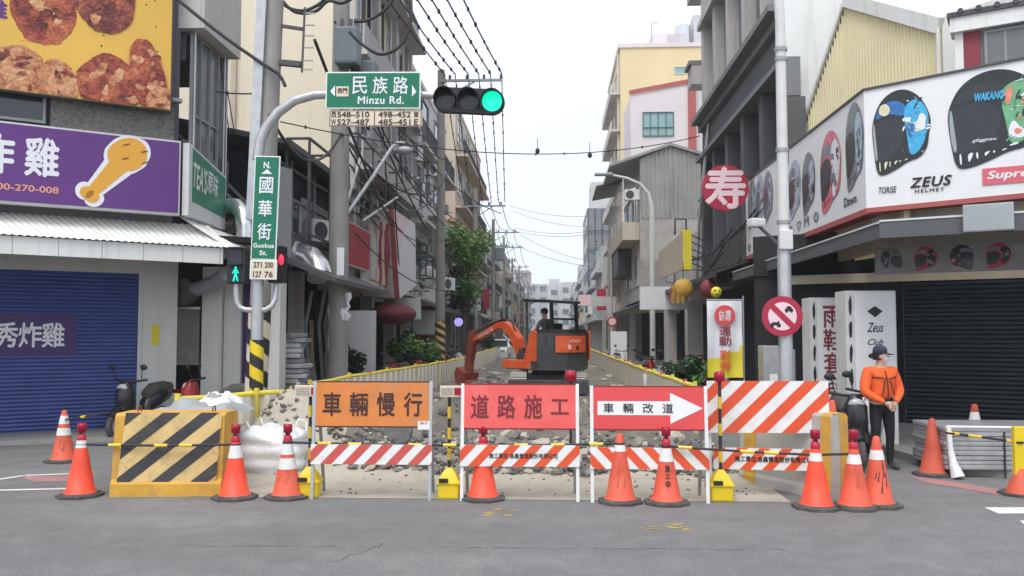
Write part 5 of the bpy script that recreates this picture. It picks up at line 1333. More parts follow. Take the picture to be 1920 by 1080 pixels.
for j in range(6):
    for k in range(4):
        a = Vector(chain[j]) + Vector((-.4 + .62 * k, 0, .1)); b = Vector(chain[j + 1]) + Vector((-.4 + .62 * k, 0, .1))
        cable(a, b, .5, .022, 'far black cable strung pole to pole over the left pavement', 'far cables over the left pavement', n=8)
# clutter of low service wires along the left facades
rnd = random.Random(55)
ends = [(gy(632, 62, 18.8), gy(830, 330, 32)), (gy(628, 40, 18.8), gy(800, 430, 31)), (gy(640, 120, 18.8), gy(835, 300, 31.9)), (gy(650, 90, 18.8), gy(832, 420, 31.9)), (gy(590, 75, 13.8), gy(760, 470, 30)),
        (gy(655, 270, 19), gy(825, 350, 31.8)), (gy(700, 240, 24), gy(870, 420, 46)), (gy(745, 250, 27), gy(940, 400, 46)), (gy(640, 250, 18.7), gy(790, 470, 31)), (gy(505, 215, 13.6), gy(640, 250, 18.8)), (gy(840, 430, 32), gy(905, 480, 60)), (gy(835, 470, 32), gy(940, 540, 75))]
for i, (a, b) in enumerate(ends): cable(a, b, rnd.uniform(.2, .7), rnd.choice([.02, .024, .03]), 'slack black service wire looping between the left-hand poles', 'service wires on the left')
cable(gy(330, -4, 13.4), gy(522, 138, 13.6), .05, .03, 'thick black cable slanting down from the parapet to the concrete pole', 'thick cable')
q = MB(); q.tube([gy(522, 138, 13.6), gy(530, 150, 13.6), gy(535, 162, 13.6)], .03, 'wire_black', 6); o = q.build('cable_end', base=gy(535, 162, 13.6)); tag(o, 'loose end of the thick cable on the concrete pole', 'cable')
cable(gy(405, 172, 16), gy(488, 175, 13.7), .02, .014, 'thin wire with a clip from the corner building to the concrete pole', 'thin wires at the corner', 2)
for i, (a, b) in enumerate(((gy(412, 60, 16.5), gy(440, 250, 17)), (gy(414, 110, 16.5), gy(432, 260, 17)), (gy(400, 110, 16.2), gy(402, 300, 16.2)))):
    cable(a, b, .1, .012, 'thin wire hanging loose down the corner building', 'thin wires at the corner')
for i, pts in enumerate(([(518, -6), (540, 14), (570, 20), (598, 8), (612, -6)], [(524, -6), (552, 22), (590, 22), (615, 2), (640, 6), (662, -4)], [(768, -6), (770, 40), (752, 84), (715, 102), (680, 84), (655, 60)], [(740, -6), (720, 20), (690, 38), (665, 40)])):
    q = MB(); P = [gy(x, y, 17.5) for x, y in pts]; Q = []
    for a, b, c, d in zip([P[0]] + P[:-2], P[:-1], P[1:], P[2:] + [P[-1]]):
        for s in range(5):
            u = s / 5; Q.append(.5 * ((2 * b) + (c - a) * u + (2 * a - 5 * b + 4 * c - d) * u * u + (3 * b - a - 3 * c + d) * u ** 3))
    Q.append(P[-1]); q.tube(Q, .035, 'wire_black', 6); o = q.build('cable_loop', base=P[0])
    tag(o, ['small drooping black cable loop at the picture top by the concrete pole', 'double-dipped black cable loop beside the transformer top', 'big round black cable loop right of the transformer', 'short black cable loop over the transformer'][i], 'cable')
cable(gy(525, 228, 14), gy(1312, 255, 21), .5, .011, 'thin string of hanging bulbs crossing the street below the traffic light', 'festoon wire', 9)
for px, py in ((1106, 291), (1008, 283)):
    p = gy(px, py, 18.5); q = MB(); q.tube([p + Vector((0, 0, .28)), p], .008, 'wire_black', 5); q.ball(p, .05, 'wire_black', 10, 7, (1, 1, 1.3)); o = q.build('hanging_bulb', base=p); tag(o, 'dark bulb dangling from the festoon wire', 'bulb', 'bulbs on the festoon wire')
for i, (y0, x0, y1) in enumerate(((385, 955, 405), (395, 960, 425), (427, 965, 432), (432, 960, 438), (440, 975, 490), (452, 950, 500))):
    cable(gy(x0, y0, 80), gy(1112, y1, 75), .4, .02, 'faint thin wire crossing the far end of the street', 'faint wires across the far street', m='insulator')

# more slack wires, meter boxes and conduits crowding the fronts
rnd = random.Random(303)
for i in range(16):
    a = gy(rnd.uniform(640, 750), rnd.uniform(180, 420), rnd.uniform(20, 29)); b = gy(rnd.uniform(740, 850), rnd.uniform(260, 560), rnd.uniform(29, 40))
    cable(a, b, rnd.uniform(.15, .9), rnd.choice([.014, .018, .022]), 'slack black service wire looping between the left-hand poles', 'service wires on the left')
for i in range(9):
    a = Vector((5.25, rnd.uniform(19.5, 30), rnd.uniform(3.6, 5.2))); b = Vector((4.7 + rnd.uniform(-.2, .5), rnd.uniform(22, 36), rnd.uniform(3.4, 5.0)))
    cable(a, b, rnd.uniform(.1, .5), .022, 'slack black wire bunched under the round red sign', 'slack wires on the right')
for i in range(14):
    y = rnd.uniform(24.5, 47); z = rnd.uniform(3.5, 9); q = MB(); q.box((-5.85, y, z), (.25, rnd.uniform(.25, .5), rnd.uniform(.3, .7)), rnd.choice(['frame_grey', 'galvanised', 'frame_white', 'dark_metal']), bev=.02); o = q.build('meter_box', base=(-5.85, y, z)); tag(o, 'small metal box fixed on the left-hand facades', 'meter box', 'boxes on the left facades')
for i in range(10):
    y = rnd.uniform(31, 60); z = rnd.uniform(3.4, 6); q = MB(); q.box((5.1, y, z), (.3, rnd.uniform(.3, .7), rnd.uniform(.3, .8)), rnd.choice(['frame_grey', 'galvanised', 'frame_white', 'dark_metal']), bev=.02); o = q.build('meter_box', base=(5.1, y, z)); tag(o, 'small metal box fixed on the right-hand facades', 'meter box', 'boxes on the right facades')
# ------------------------------------------------------------------ traffic signal mast with its lights and signs
MX, MY = -4.57, 13.0
t = thing('traffic_signal', 'grey mast with a curved arm holding a three-lens light showing green', 'traffic light', (MX, MY, 0)); W = XF[t.name]
q = MB(W); q.tube([(0, 0, 0), (0, 0, 2.6), (0.02, 0, 4.6)], [.10, .09, .08], 'galvanised', 16); q.build('mast', t)
arm = [gy(483, 300, MY), gy(489, 262, MY), gy(500, 238, MY), gy(522, 210, MY), gy(553, 188, MY), gy(590, 178, MY), gy(640, 176, MY), gy(790, 178, MY), gy(930, 186, MY)]
q = MB(); q.tube(arm, [.085, .085, .08, .078, .074, .07, .065, .06, .05], 'galvanised', 14); q.build('arm', t)
q = MB(W); n = 40; vs = []; rr = .105; K = 90
for j in range(K + 1):
    for i in range(n): a = 2 * pi * i / n; vs.append((rr * cos(a), rr * sin(a), .5 + 1.25 * j / K))
for j in range(K):
    for i in range(n):
        on_ = ((i / n * 1.0 + j / K * 3.4) % 1) < .5
        q.f.append([j * n + i, j * n + (i + 1) % n, (j + 1) * n + (i + 1) % n, (j + 1) * n + i]); q.mi.append(q._m('black_paint' if on_ else 'yellow_bright')); q.sm.append(True)
q.v = [W @ Vector(v) for v in vs]; q.build('warning_wrap', t)
# three-lens head
a = gy(812, 185, MY - .2); b = gy(946, 191, MY - .2); c = (a + b) / 2; L = (b - a).length
FT_ = frame(c, b - a, UP); q = MB(); q.M = FT_
hh = .19
pts = [(L / 2 - hh + hh * sin(R(k * 15)), hh * cos(R(k * 15))) for k in range(13)] + [(-L / 2 + hh - hh * sin(R(k * 15)), -hh * cos(R(k * 15))) for k in range(13)]
q.prism([(x, y, -.13) for x, y in pts[::-1]], (0, 0, 0), (0, 0, .13), 'black_plastic'); q.M = Matrix(); hd = q.build('signal_head', t)
for i in range(3):
    x = (i - 1) * .36 + .0
    q = MB(); q.M = FT_; n = 24
    q.tube([(x, 0, 0), (x, 0, .01)], .155, 'lens_green' if i == 2 else 'lens_off', n); q.M = Matrix(); q.build('lens', hd)
    q = MB(); q.M = FT_; vs = []; fs = []
    N_ = 22
    for k in range(N_ + 1):
        a_ = R(-35 + 250 * k / N_); d = .25 * (.45 + .55 * max(0, sin(a_)))
        vs += [(x + .168 * cos(a_), .168 * sin(a_), 0), (x + .172 * cos(a_), .172 * sin(a_) - .03, d), (x + .158 * cos(a_), .158 * sin(a_) - .03, d), (x + .158 * cos(a_), .158 * sin(a_), 0.0)]
    for k in range(N_):
        for j in range(3): fs.append((4 * k + j, 4 * k + j + 1, 4 * k + 4 + j + 1, 4 * k + 4 + j))
    q.add(vs, fs, 'black_plastic', True); q.M = Matrix(); q.build('visor', hd)

# road name board hung on the arm
def sign_px(x0, y0, x1, y1, Y): a = gy(x0, y1, Y); b = gy(x1, y0, Y); return (a + b) / 2, b.x - a.x, b.z - a.z
c, wd, ht = sign_px(610, 133, 789, 205, MY - .14)
t = thing('road_name_sign', 'wide green road name board with a cream number strip on the mast arm', 'street sign', c); FM = frame(c, (1, 0, -.012), UP)
q = MB(); fbox(q, FM, -wd / 2, -ht / 2, wd / 2, ht / 2, -.03, -.002, 'white_clean', .01); fbox(q, FM, -wd / 2 + .022, -ht / 2 + .022, wd / 2 - .022, ht / 2 - .022, -.002, .002, 'green_sign'); q.build('board', t)
q = MB()
for i, ch in enumerate('民族路'): text(q, ch, FM, wd * (-.14 + .215 * i), ht * .13, wd * .155, ht * .46, 'white_letter', .006, .005)
text(q, 'Minzu Rd.', FM, wd * .085, -ht * .27, wd * .48, ht * .20, 'white_letter', .014, .005, space=1.08); q.build('lettering', t)
q = MB(); flat(q, FM, [(-wd * .45, -.02), (-wd * .40, -ht * .17), (-wd * .40, ht * .13)], 'white_letter', .006); flat(q, FM, [(wd * .455, -.03), (wd * .41, ht * .14), (wd * .41, -ht * .18)], 'white_letter', .006); q.build('arrow', t)
q = MB(); fbox(q, FM, -wd * .385, -ht * .17, -wd * .255, ht * .10, .003, .008, 'plate_cream'); text(q, '西門', FM, -wd * .32, -ht * .02, wd * .10, ht * .13, 'sign_ink', .02, .010); q.build('route_plate', t)
c2, w2, h2 = sign_px(616, 205, 792, 238, MY - .14); FN = frame(c2, (1, 0, -.012), UP)
q = MB(); fbox(q, FN, -w2 / 2, -h2 / 2, w2 / 2, h2 / 2, -.03, -.001, 'plate_cream', .006)
np_ = q.build('number_plate', t); q = MB()
for (x, y, s_, wdt) in ((-.25, .22, '548–510', .34), (-.25, -.24, '527–487', .34), (.19, .22, '498–452', .34), (.19, -.24, '485–451', .34), (-.46, .22, '西', .05), (-.46, -.24, 'W', .05), (.42, .22, '東', .05), (.42, -.24, 'E', .04)):
    text(q, s_, FN, x * w2 + .02, y * h2, wdt * w2, h2 * .34, 'sign_ink', .012, .004)
fbox(q, FN, -.02, -h2 * .42, -.008, h2 * .42, 0, .004, 'sign_ink'); 
for (x0, y0, x1, y1) in ((-.49, .44, .49, .47), (-.49, -.47, .49, -.44), (-.49, -.47, -.483, .47), (.483, -.47, .49, .47)): fbox(q, FN, x0 * w2, y0 * h2, x1 * w2, y1 * h2, 0, .003, 'sign_ink')
q.build('lettering', np_)

# upright street name sign on the mast
c, wd, ht = sign_px(472, 292, 523, 487, MY - .16)
t = thing('street_name_sign', 'tall green upright street name sign pointing north', 'street sign', c); FM = frame(c, (1, .0, -.03), (.035, 0, 1))
q = MB(); fbox(q, FM, -wd / 2, -ht / 2, wd / 2, ht / 2, -.03, -.002, 'white_clean', .01); fbox(q, FM, -wd / 2 + .018, -ht / 2 + .018, wd / 2 - .018, ht / 2 - .018, -.002, .002, 'green_sign'); q.build('board', t)
q = MB(); text(q, 'N.', FM, .0, ht * .41, wd * .26, ht * .06, 'white_letter', .02, .005)
for i, ch in enumerate('國華街'): text(q, ch, FM, 0, ht * (.215 - .222 * i), wd * .52, ht * .155, 'white_letter', .008, .005)
text(q, 'Guohua', FM, 0, -ht * .365, wd * .80, ht * .042, 'white_letter', .02, .005, space=1.1); text(q, 'St.', FM, 0, -ht * .435, wd * .28, ht * .042, 'white_letter', .02, .005); q.build('lettering', t)
q = MB(); flat(q, FM, [(-wd * .22, ht * .325), (wd * .22, ht * .325), (0, ht * .37)], 'white_letter', .005); q.build('arrow', t)
c2, w2, h2 = sign_px(468, 487, 519, 524, MY - .16); FN = frame(c2, (1, 0, -.02), (.035, 0, 1))
q = MB(); fbox(q, FN, -w2 / 2, -h2 / 2, w2 / 2, h2 / 2, -.03, -.001, 'white_clean', .006); fbox(q, FN, -w2 * .44, -h2 * .42, w2 * .44, h2 * .42, -.001, .003, 'plate_cream'); np_ = q.build('number_plate', t)
q = MB()
for (x, y, s_) in ((-.21, .24, '271'), (-.21, -.24, '127'), (.21, .24, '200'), (.21, -.24, '76')): text(q, s_, FN, x * w2, y * h2, w2 * .3, h2 * .28, 'sign_ink', .014, .006)
q.build('lettering', np_)

# pedestrian lights on a U bracket
t = thing('pedestrian_light', 'dark pedestrian light showing a green walking figure left of the street name sign', 'pedestrian light', gy(443, 500, MY))
c, wd, ht = sign_px(424, 462, 461, 532, MY - .1); FM = frame(c, (1, 0, 0), UP)
q = MB(); fbox(q, FM, -wd / 2, -ht / 2, wd / 2, ht / 2, -.2, 0, 'black_plastic', .03); hb = q.build('housing', t)
q = MB(); fbox(q, FM, -wd * .3, .03, wd * .3, ht * .42, 0, .012, 'lens_off'); q.build('dark_lens', hb)
q = MB(); q.M = FM
z = .014; cy = -ht * .24; s_ = ht * .42
def pf(pts): q.add([(x * s_, cy + y * s_, z) for x, y in pts], [list(range(len(pts)))], 'ped_green')
pf([(.07 * cos(k * .5236), .40 + .07 * sin(k * .5236)) for k in range(12)]); pf([(-.08, .31), (.08, .31), (.07, -.02), (-.07, -.02)]); pf([(-.07, -.02), (.02, -.02), (-.08, -.46), (-.18, -.46)]); pf([(-.01, -.02), (.07, -.02), (.19, -.44), (.10, -.46)]); pf([(.08, .30), (.22, .06), (.17, .03), (.05, .22)]); pf([(-.08, .30), (-.05, .22), (-.18, .02), (-.23, .06)])
q.M = Matrix(); q.build('walking_figure', hb)
q = MB(); fbox(q, FM, -wd * .36, ht * .43, wd * .36, ht * .46, 0, .13, 'black_plastic'); fbox(q, FM, -wd * .36, -.0, wd * .36, .02, 0, .11, 'black_plastic'); q.build('visor', hb)
q = MB(); q.tube([gy(443, 532, MY), gy(443, 548, MY), gy(444, 566, MY), gy(450, 577, MY), gy(462, 581, MY), gy(476, 581, MY)], .045, 'galvanised', 10); q.build('bracket', t)
t = thing('pedestrian_light', 'second pedestrian light glowing red, turned away right of the street name sign', 'pedestrian light', gy(520, 490, MY))
c = gy(521, 496, MY + .1); q = MB(); q.box(c, (.16, .28, .58), 'black_plastic', R(-20), .02); hb = q.build('housing', t)
q = MB(); q.ball(c + Vector((.07, -.06, .07)), .075, 'ped_red', 12, 8, (.5, .9, 1.1)); q.build('red_lens', hb)
q = MB(); q.tube([gy(478, 581, MY), gy(498, 581, MY), gy(510, 574, MY), gy(516, 560, MY + .05), gy(518, 532, MY + .1)], .045, 'galvanised', 10); q.build('bracket', t)
# grey back of a neon sign behind the street name sign
board(gy(533, 398, 17), (.35, 1, 0), .5, 1.85, .1, 'frame_grey', 'plain grey upright panel right behind the street name sign', None, name='blank_sign', rim='frame_grey')
# ------------------------------------------------------------------ right corner: helmet shop
BC = gx(1622, 300, 5.2); BC.z = 0                       # bend of the white sign
SC = Vector((6.9, 16.9, 0))                       # dark shutter wall
R0 = thing('helmet_shop', 'low corner shop with dark shutter and yellow ribbed gable on the right', 'building', (8, 18, 0))
def rf(off, z0=0.0): return frame(BC + NR * off + UP * z0, UR, UP)
FS_ = frame(SC, UR, UP)
q = MB(); slats(q, FS_, -.10, 6, .12, 3.05, .085, .03, 'shutter_dark'); q.build('roller_shutter', R0)
q = MB(); fbox(q, FS_, -3.0, .0, -.12, 3.1, -.3, -.02, 'wall_black'); fbox(q, FS_, -3.0, 3.06, 6, 3.9, -.3, .04, 'wall_black'); q.build('inner_wall', R0)
q = MB(); q.bb((5.75, 18.0, 0), (6.0, 30, 3.3), 'wall_black'); q.build('inner_wall', R0)
q = MB(); fbox(q, FS_, -2.2, 2.85, 2.6, 3.03, .2, .24, 'plate_cream'); q.build('valance', R0)
# yellow ribbed gable
G0 = Vector((5.6, 19.5, 0)); G1 = Vector((6.6, 14.5, 0)); FG = frame(G0, G1 - G0, UP); GL = (G1 - G0).length
xp = (Vector((6.02, 17.4, 0)) - G0).length
top = lambda x: 6.2 + (8.65 - 6.2) * x / xp if x < xp else 8.65 + (7.04 - 8.65) * (x - xp) / (GL - xp)
q = MB(); corrugate(q, FG, 0, GL, 3.3, top, .105, .03, 'sheet_yellow'); q.build('ribbed_gable', R0)
q = MB(); rl = FG @ Vector((0, 6.2, .06)); pk = FG @ Vector((xp, 8.65, .06)); rr_ = FG @ Vector((GL, 7.04, .06))
q.bar(rl - (pk - rl) * .1, pk + (pk - rl) * .06, .05, .07, 'sheet_white'); q.bar(rl - (pk - rl) * .1 + Vector((.06, 0, -.03)), pk + Vector((.06, 0, -.03)), .04, .08, 'dark_metal')
n = 34
for k in range(n): p = rl.lerp(pk, k / n) + Vector((.11, 0, -.08)); q.box(p, (.04, .05, .09), 'dark_metal')
q.bar(pk, rr_ + (rr_ - pk) * .0, .10, .26, 'sheet_white'); q.build('rake_trim', R0)
q = MB(); A = pk; B = rr_ + Vector((.0, 0, .14)); roofsheet(q, B, A, A + Vector((7, -.5, 3.0)), B + Vector((7, -.5, 2.2)), .25, 'sheet_white'); q.build('roof_sheet', R0)
# small storey over the sign at the right
FE = rf(-.45)
ex = lambda px, py: (lambda p: ((p - (BC + NR * -.45)).dot(UR), p.z))(on(px, py, BC + NR * -.45, NR))
x0, z0 = ex(1790, 62); x1, z1 = ex(1930, 62)
q = MB(); fbox(q, FE, x0 - .06, z0 - .02, 5, z0 + .22, -.3, .12, 'sheet_white'); q.build('gutter', R0)
q = MB(); fbox(q, FE, x0 - .10, z0 + .22, 5, z0 + .30, -.3, .16, 'dark_metal')
for k in range(14): q.M = FE; q.cyl((x0 + .1 + .26 * k, z0 + .30, -.3), (x0 + .1 + .26 * k, z0 + .30, .18), .045, 'dark_metal', n=8); q.M = Matrix()
q.build('roof_tile_edge', R0)
q = MB(); fbox(q, FE, x0 + .0, 5.6, x0 + .12, z0 - .02, -.1, .02, 'sheet_white'); fbox(q, FE, x0 + .12, 5.6, x0 + .36, z0 - .02, -.1, 0, 'maroon'); q.build('post', R0)
q = MB(); fbox(q, FE, x0 + .36, 5.6, 5, z0 - .02, -.12, -.03, 'wall_grey'); q.build('upper_wall', R0)
window(R0, FE, x0 + .42, 5.5, x0 + 1.6, z0 - .05, 4, 1, 'frame_grey', 'glass_grey', dep=.03)
q = MB(); p0 = FG @ Vector((GL, 0, .1)); q.tube([p0 + UP * 5.6, p0 + UP * 7.0], .04, 'sheet_rusty', 8); q.build('drain_pipe', R0)
# inner soffit wall under the sign
q = MB(); fbox(q, rf(-.55), -.0, 3.25, 5, 4.6, -.1, 0, 'wall_beige'); q.bb((5.75, 14.2, 3.3), (5.85, 23, 4.6), 'wall_beige'); q.build('beige_band', R0)
# sign box: street side then bend
t = thing('helmet_sign', 'long bent white sign of pictured helmets over the right corner shop', 'shop sign', (5.2, 16, 4.8))
FR1 = frame((5.2, 23.2, 0), (0, -1, 0), UP); LR = 23.2 - BC.y; FR2 = rf(0)
zb, zt = gx(1622, 391, 5.2).z, gx(1622, 168, 5.2).z
q = MB(); fbox(q, FR1, 0, zb, LR, zt, -.25, -.01, 'white_clean'); q.M = FR2; q.prism([(0, zb, -.25), (4.5, zb + .12, -.25), (4.5, zt + .28, -.25), (0, zt, -.25)], (0, 0, 0), (0, 0, .24), 'white_clean'); q.M = Matrix(); q.build('sign_box', t)
q = MB(); q.M = FR1; q.bb((0, zt, -.27), (LR, zt + .035, .02), 'dark_metal'); q.bb((0, zb - .10, -.27), (LR, zb, .0), 'trim_red'); q.M = FR2
q.prism([(0, zt, -.27), (4.5, zt + .28, -.27), (4.5, zt + .315, -.27), (0, zt + .035, -.27)], (0, 0, 0), (0, 0, .29), 'dark_metal'); q.prism([(0, zb - .08, -.27), (4.5, zb + .04, -.27), (4.5, zb + .12, -.27), (0, zb, -.27)], (0, 0, 0), (0, 0, .27), 'trim_red'); q.M = Matrix(); q.build('sign_rim', t)
rnd = random.Random(14)
HP = [(-.92, -.55), (-1.0, .1), (-.93, .42), (-.70, .80), (-.30, 1.02), (.15, 1.05), (.55, .88), (.82, .60), (1.0, .22), (.90, -.10), (.86, -.42), (.60, -.66), (.2, -.72), (-.1, -.86), (-.6, -1.02), (-.84, -.98)]
def hshape(FM, cx, cy, sx, sy, ms, z=.004, flip=1, seed=0, eye=True):
    r_ = random.Random(seed); q = MB()
    def S_(L):
        for _ in range(2):
            o = []
            for i in range(len(L)):
                a, b = L[i], L[(i + 1) % len(L)]; o += [(a[0] * .75 + b[0] * .25, a[1] * .75 + b[1] * .25), (a[0] * .25 + b[0] * .75, a[1] * .25 + b[1] * .75)]
            L = o
        return [(cx + flip * x * sx, cy + y * sy) for x, y in L]
    flat(q, FM, S_(HP), ms[0], z)
    flat(q, FM, S_([(-.88, .30), (-.40, .42), (.05, .30), (.10, -.25), (-.3, -.60), (-.86, -.72), (-.93, -.2)]), 'helmet_black' if ms[0] != 'helmet_black' else 'lens_off', z + .002)
    flat(q, FM, S_([(-.93, .32), (-.42, .50), (.12, .36), (.22, .62), (-.2, .82), (-.68, .70)]), ms[1], z + .003)
    flat(q, FM, S_([(.08, .42), (.18, .68), (.58, .80), (.92, .42), (.88, -.02), (.62, -.48), (.26, -.62), (.2, -.15)]), ms[2], z + .0035)
    for k in range(7): flat(q, FM, S_(blob(r_, r_.uniform(.15, .72), r_.uniform(-.55, .5), r_.uniform(.06, .2), r_.uniform(.05, .2), 14, .3)), ms[1 + k % (len(ms) - 1)], z + .005 + k * .0006)
    if sx > .4:
        flat(q, FM, S_([(-.95, .25), (-.90, .30), (-.86, -.1), (-.80, -.62), (-.88, -.66), (-.95, -.2)]), 'glass_pale', z + .0078)
        for k in range(34):
            a, b = r_.uniform(.0, .85), r_.uniform(-.62, .85); l, g_ = r_.uniform(.06, .22), r_.uniform(-1.2, 1.2); wv = r_.uniform(.012, .035)
            if a * a + (b - .1) ** 2 < .95: flat(q, FM, S_([(a, b), (a + l * cos(g_), b + l * sin(g_)), (a + l * cos(g_) * .9 - wv, b + l * sin(g_) + wv * 1.5), (a - wv, b + wv)]), r_.choice(list(ms[1:]) + ['helmet_black', 'white_letter']), z + .009 + k * .0002)
    for k in range(6):
        x = -.75 + k * .17; flat(q, FM, S_([(x, -.93 + .05 * k), (x + .035, -.9 + .05 * k), (x + .02 + .1 * (k % 2), -.66), (x - .02, -.70)]), ms[-1], z + .004 + k * .0004)
    if len(ms) > 4 and eye: flat(q, FM, S_(blob(r_, -.55, .58, .2, .14, 18, .08)), ms[4], z + .010)
    return q
sx_ = lambda px, py: (lambda p: ((p - BC).dot(UR), p.z))(on(px, py, BC, NR))
x, y = sx_(1690, 248)
hshape(FR2, x, y, .45, .68, ['helmet_black', 'helmet_blue', 'helmet_sky', 'white_letter', 'helmet_cream'], seed=3).build('helmet_picture', t)
x, y = sx_(1868, 222); hshape(FR2, x, y, .68, .74, ['helmet_black', 'lens_off', 'helmet_green', 'helmet_coral', 'white_letter'], seed=5, eye=False).build('helmet_picture', t)
hp = [(1602, 275, .5, 'helmet_grey'), (1557, 322, .55, 'helmet_pink'), (1516, 345, .42, 'helmet_grey'), (1490, 355, .42, 'helmet_ice'), (1471, 368, .40, 'helmet_grey'), (1440, 370, .45, 'helmet_grey'), (1425, 375, .4, 'helmet_ice'), (1410, 383, .40, 'helmet_grey')]
for i, (px, py, s_, m) in enumerate(hp):
    p = gx(px, py, 5.2); xx = 23.2 - p.y
    hshape(FR1, xx, p.z, .62 if i == 1 else .45, .74 if i < 2 else .62, [m, 'helmet_grey', 'white_letter' if i == 1 else 'helmet_ice', 'helmet_black'], seed=i).build('helmet_picture', t)
q = MB(); x, y = sx_(1745, 342)
text(q, 'ZEUS', FR2, x, y + .015, .60, .155, 'black_ink', .02, .005, shear=.25, space=1.1); text(q, 'HELMET', FR2, x - .02, y - .125, .42, .05, 'black_ink', .02, .005, space=1.3)
x, y = sx_(1652, 356); text(q, 'TORISE', FR2, x + .10, y - .01, .0 + .27, .10, 'black_ink', .01, .005, shear=.2); 
for px, py, s_ in ((1594, 376, 'Dawn'),): p = gx(px, py, 5.2); text(q, s_, FR1, 23.2 - p.y, p.z, .62, .16, 'black_ink', .01, .005)
for i, (px, py, s_) in enumerate(((1484, 432, 'R'), (1498, 424, '♡'), (1512, 415, 'M'), (1530, 407, '◎'), (1405, 465, '◎'), (1415, 462, 'o'), (1428, 458, 'B'))): p = gx(px, py, 5.2); text(q, s_, FR1, 23.2 - p.y, p.z, .30, .20, 'helmet_grey', .01, .005)
x, y = sx_(1862, 182); text(q, 'WAKANO', FR2 @ Matrix.Rotation(0, 4, 'Z'), x - .05, y + .02, .40, .12, 'helmet_sky', .03, .022, shear=.2)
x, y = sx_(1846, 263); text(q, 'gliggtex', FR2, x, y, .34, .06, 'white_letter', .01, .022, shear=.2); q.build('lettering', t)
x, y = sx_(1842, 332); x2, _ = sx_(1960, 332); q = MB(); fbox(q, FR2, x, y - .13, x + 1.02, y + .13, 0, .006, 'logo_pink'); lb = q.build('logo_box', t); q = MB(); text(q, 'Supreme', FR2, x + .49, y, .84, .155, 'white_clean', .02, .009, shear=.2); q.build('lettering', lb)
# awning with dark grey fascia
AC = Vector((4.5, 11.94, 0))
q = MB(); FA2 = frame(AC, UR, UP); q.bb((4.5, 11.94, 3.16), (4.56, 21.6, 3.36), 'wall_darkgrey'); fbox(q, FA2, 0, 3.16, 4.5, 3.38, -.06, 0, 'wall_darkgrey'); q.build('awning_fascia', R0)
q = MB(); q.poly([AC + UP * 3.34 + Vector((.05, .02, 0)), AC + UR * 4.5 + UP * 3.34, BC + UR * 4.5 + UP * 3.75 - NR * 2.6, Vector((5.9, 15.2, 3.7)), Vector((5.9, 21.6, 3.6)), Vector((4.55, 21.6, 3.34))], 'dark_metal'); q.build('awning_roof', R0)
q = MB(); q.bb((4.48, 11.96, 3.365), (4.52, 21.6, 3.39), 'frame_white'); fbox(q, FA2, 0, 3.385, 4.5, 3.41, -.03, .01, 'frame_white'); q.build('drip_edge', R0)
q = MB(); c = on(1853, 408, AC + NR * .05, NR); q.box(c + Vector((0, 0, 0)), (.58, .12, .36), 'glass_pale', atan2(UR.y, UR.x), .02); o = q.build('wrapped_lamp', base=c); tag(o, 'plastic-wrapped floodlight clipped to the dark awning edge', 'lamp')
# pictured helmets strip under the awning
t, FM = board(AC + UR * 1.6 - NR * 2.2 + UP * 3.02, UR, 4.0, .44, .06, 'greyboard', 'dim strip of pictured helmets under the awning above the shutter', None, name='helmet_strip', rim='frame_grey')
for i in range(8):
    x = -1.75 + i * .5; hshape(FM, x, .0, .17, .19, [['helmet_grey', 'round_red', 'helmet_black', 'round_red', 'helmet_cream', 'helmet_grey', 'round_red', 'helmet_ice'][i], 'helmet_grey', 'helmet_black', 'helmet_pink'], .004, 1 if i % 2 else -1, i).build('helmet_picture', t)
t, FM = board(Vector((6.1, 18.2, 2.95)), (.75, -.6, 0), 3.0, .52, .05, 'white_clean', 'dim white strip of black strokes under the awning', None, name='shop_board')
q = MB()
for k in range(14): fbox(q, FM, -1.35 + k * .19, -.12, -1.27 + k * .19, .20, .002, .006, 'black_ink')
q.build('printed_strokes', t)
# two sign boxes standing before the shop
def boxsign(px0, px1, pyt, Y, side_w, label, items, m='white_clean'):
    a = gy(px0, 700, Y); b = gy(px1, 700, Y); zt = gy(px0, pyt, Y).z
    t = thing('box_sign', label, 'shop sign', ((a.x + b.x) / 2, Y, .12)); wd = b.x - a.x
    q = MB(); q.bb((a.x, Y, .12), (b.x, Y + .5, zt), 'frame_white', .01); q.build('sign_box', t)
    FM = frame(((a.x + b.x) / 2 + side_w / 2, Y, (zt + .12) / 2), (1, 0, 0), UP); w_ = wd - side_w; h_ = zt - .12
    q = MB(); fbox(q, FM, -w_ / 2 + .02, -h_ / 2 + .02, w_ / 2 - .02, h_ / 2 - .02, .0, .006, m); q.build('face', t)
    q = MB(); items(q, FM, w_, h_); q.build('lettering', t)
    q = MB(); FX = frame((a.x + side_w / 2 + .01, Y, (zt + .12) / 2), (1, 0, 0), UP)
    for k in range(6): flat(q, FX, blob(random.Random(k), 0, h_ * (.40 - .155 * k), side_w * .22, h_ * .06, 14, .15), 'black_ink', .004)
    q.build('side_print', t)
def it1(q, FM, w_, h_): text(q, '雨鞋套', FM, -.0, h_ * .185, w_ * .58, h_ * .50, 'maroon', .012, .008, vertical=True, gap=.1); text(q, '兒', FM, .02, -h_ * .20, w_ * .58, h_ * .15, 'maroon', .012, .008); flat(q, FM, blob(random.Random(1), .02, -h_ * .10, .03, .03, 12, .02), 'maroon', .008); text(q, '童', FM, .02, -h_ * .37, w_ * .58, h_ * .15, 'maroon', .012, .008)
boxsign(1521, 1592, 558, 15.2, .11, 'dim sign box with dark red rain-boot characters, partly behind the white one', it1)
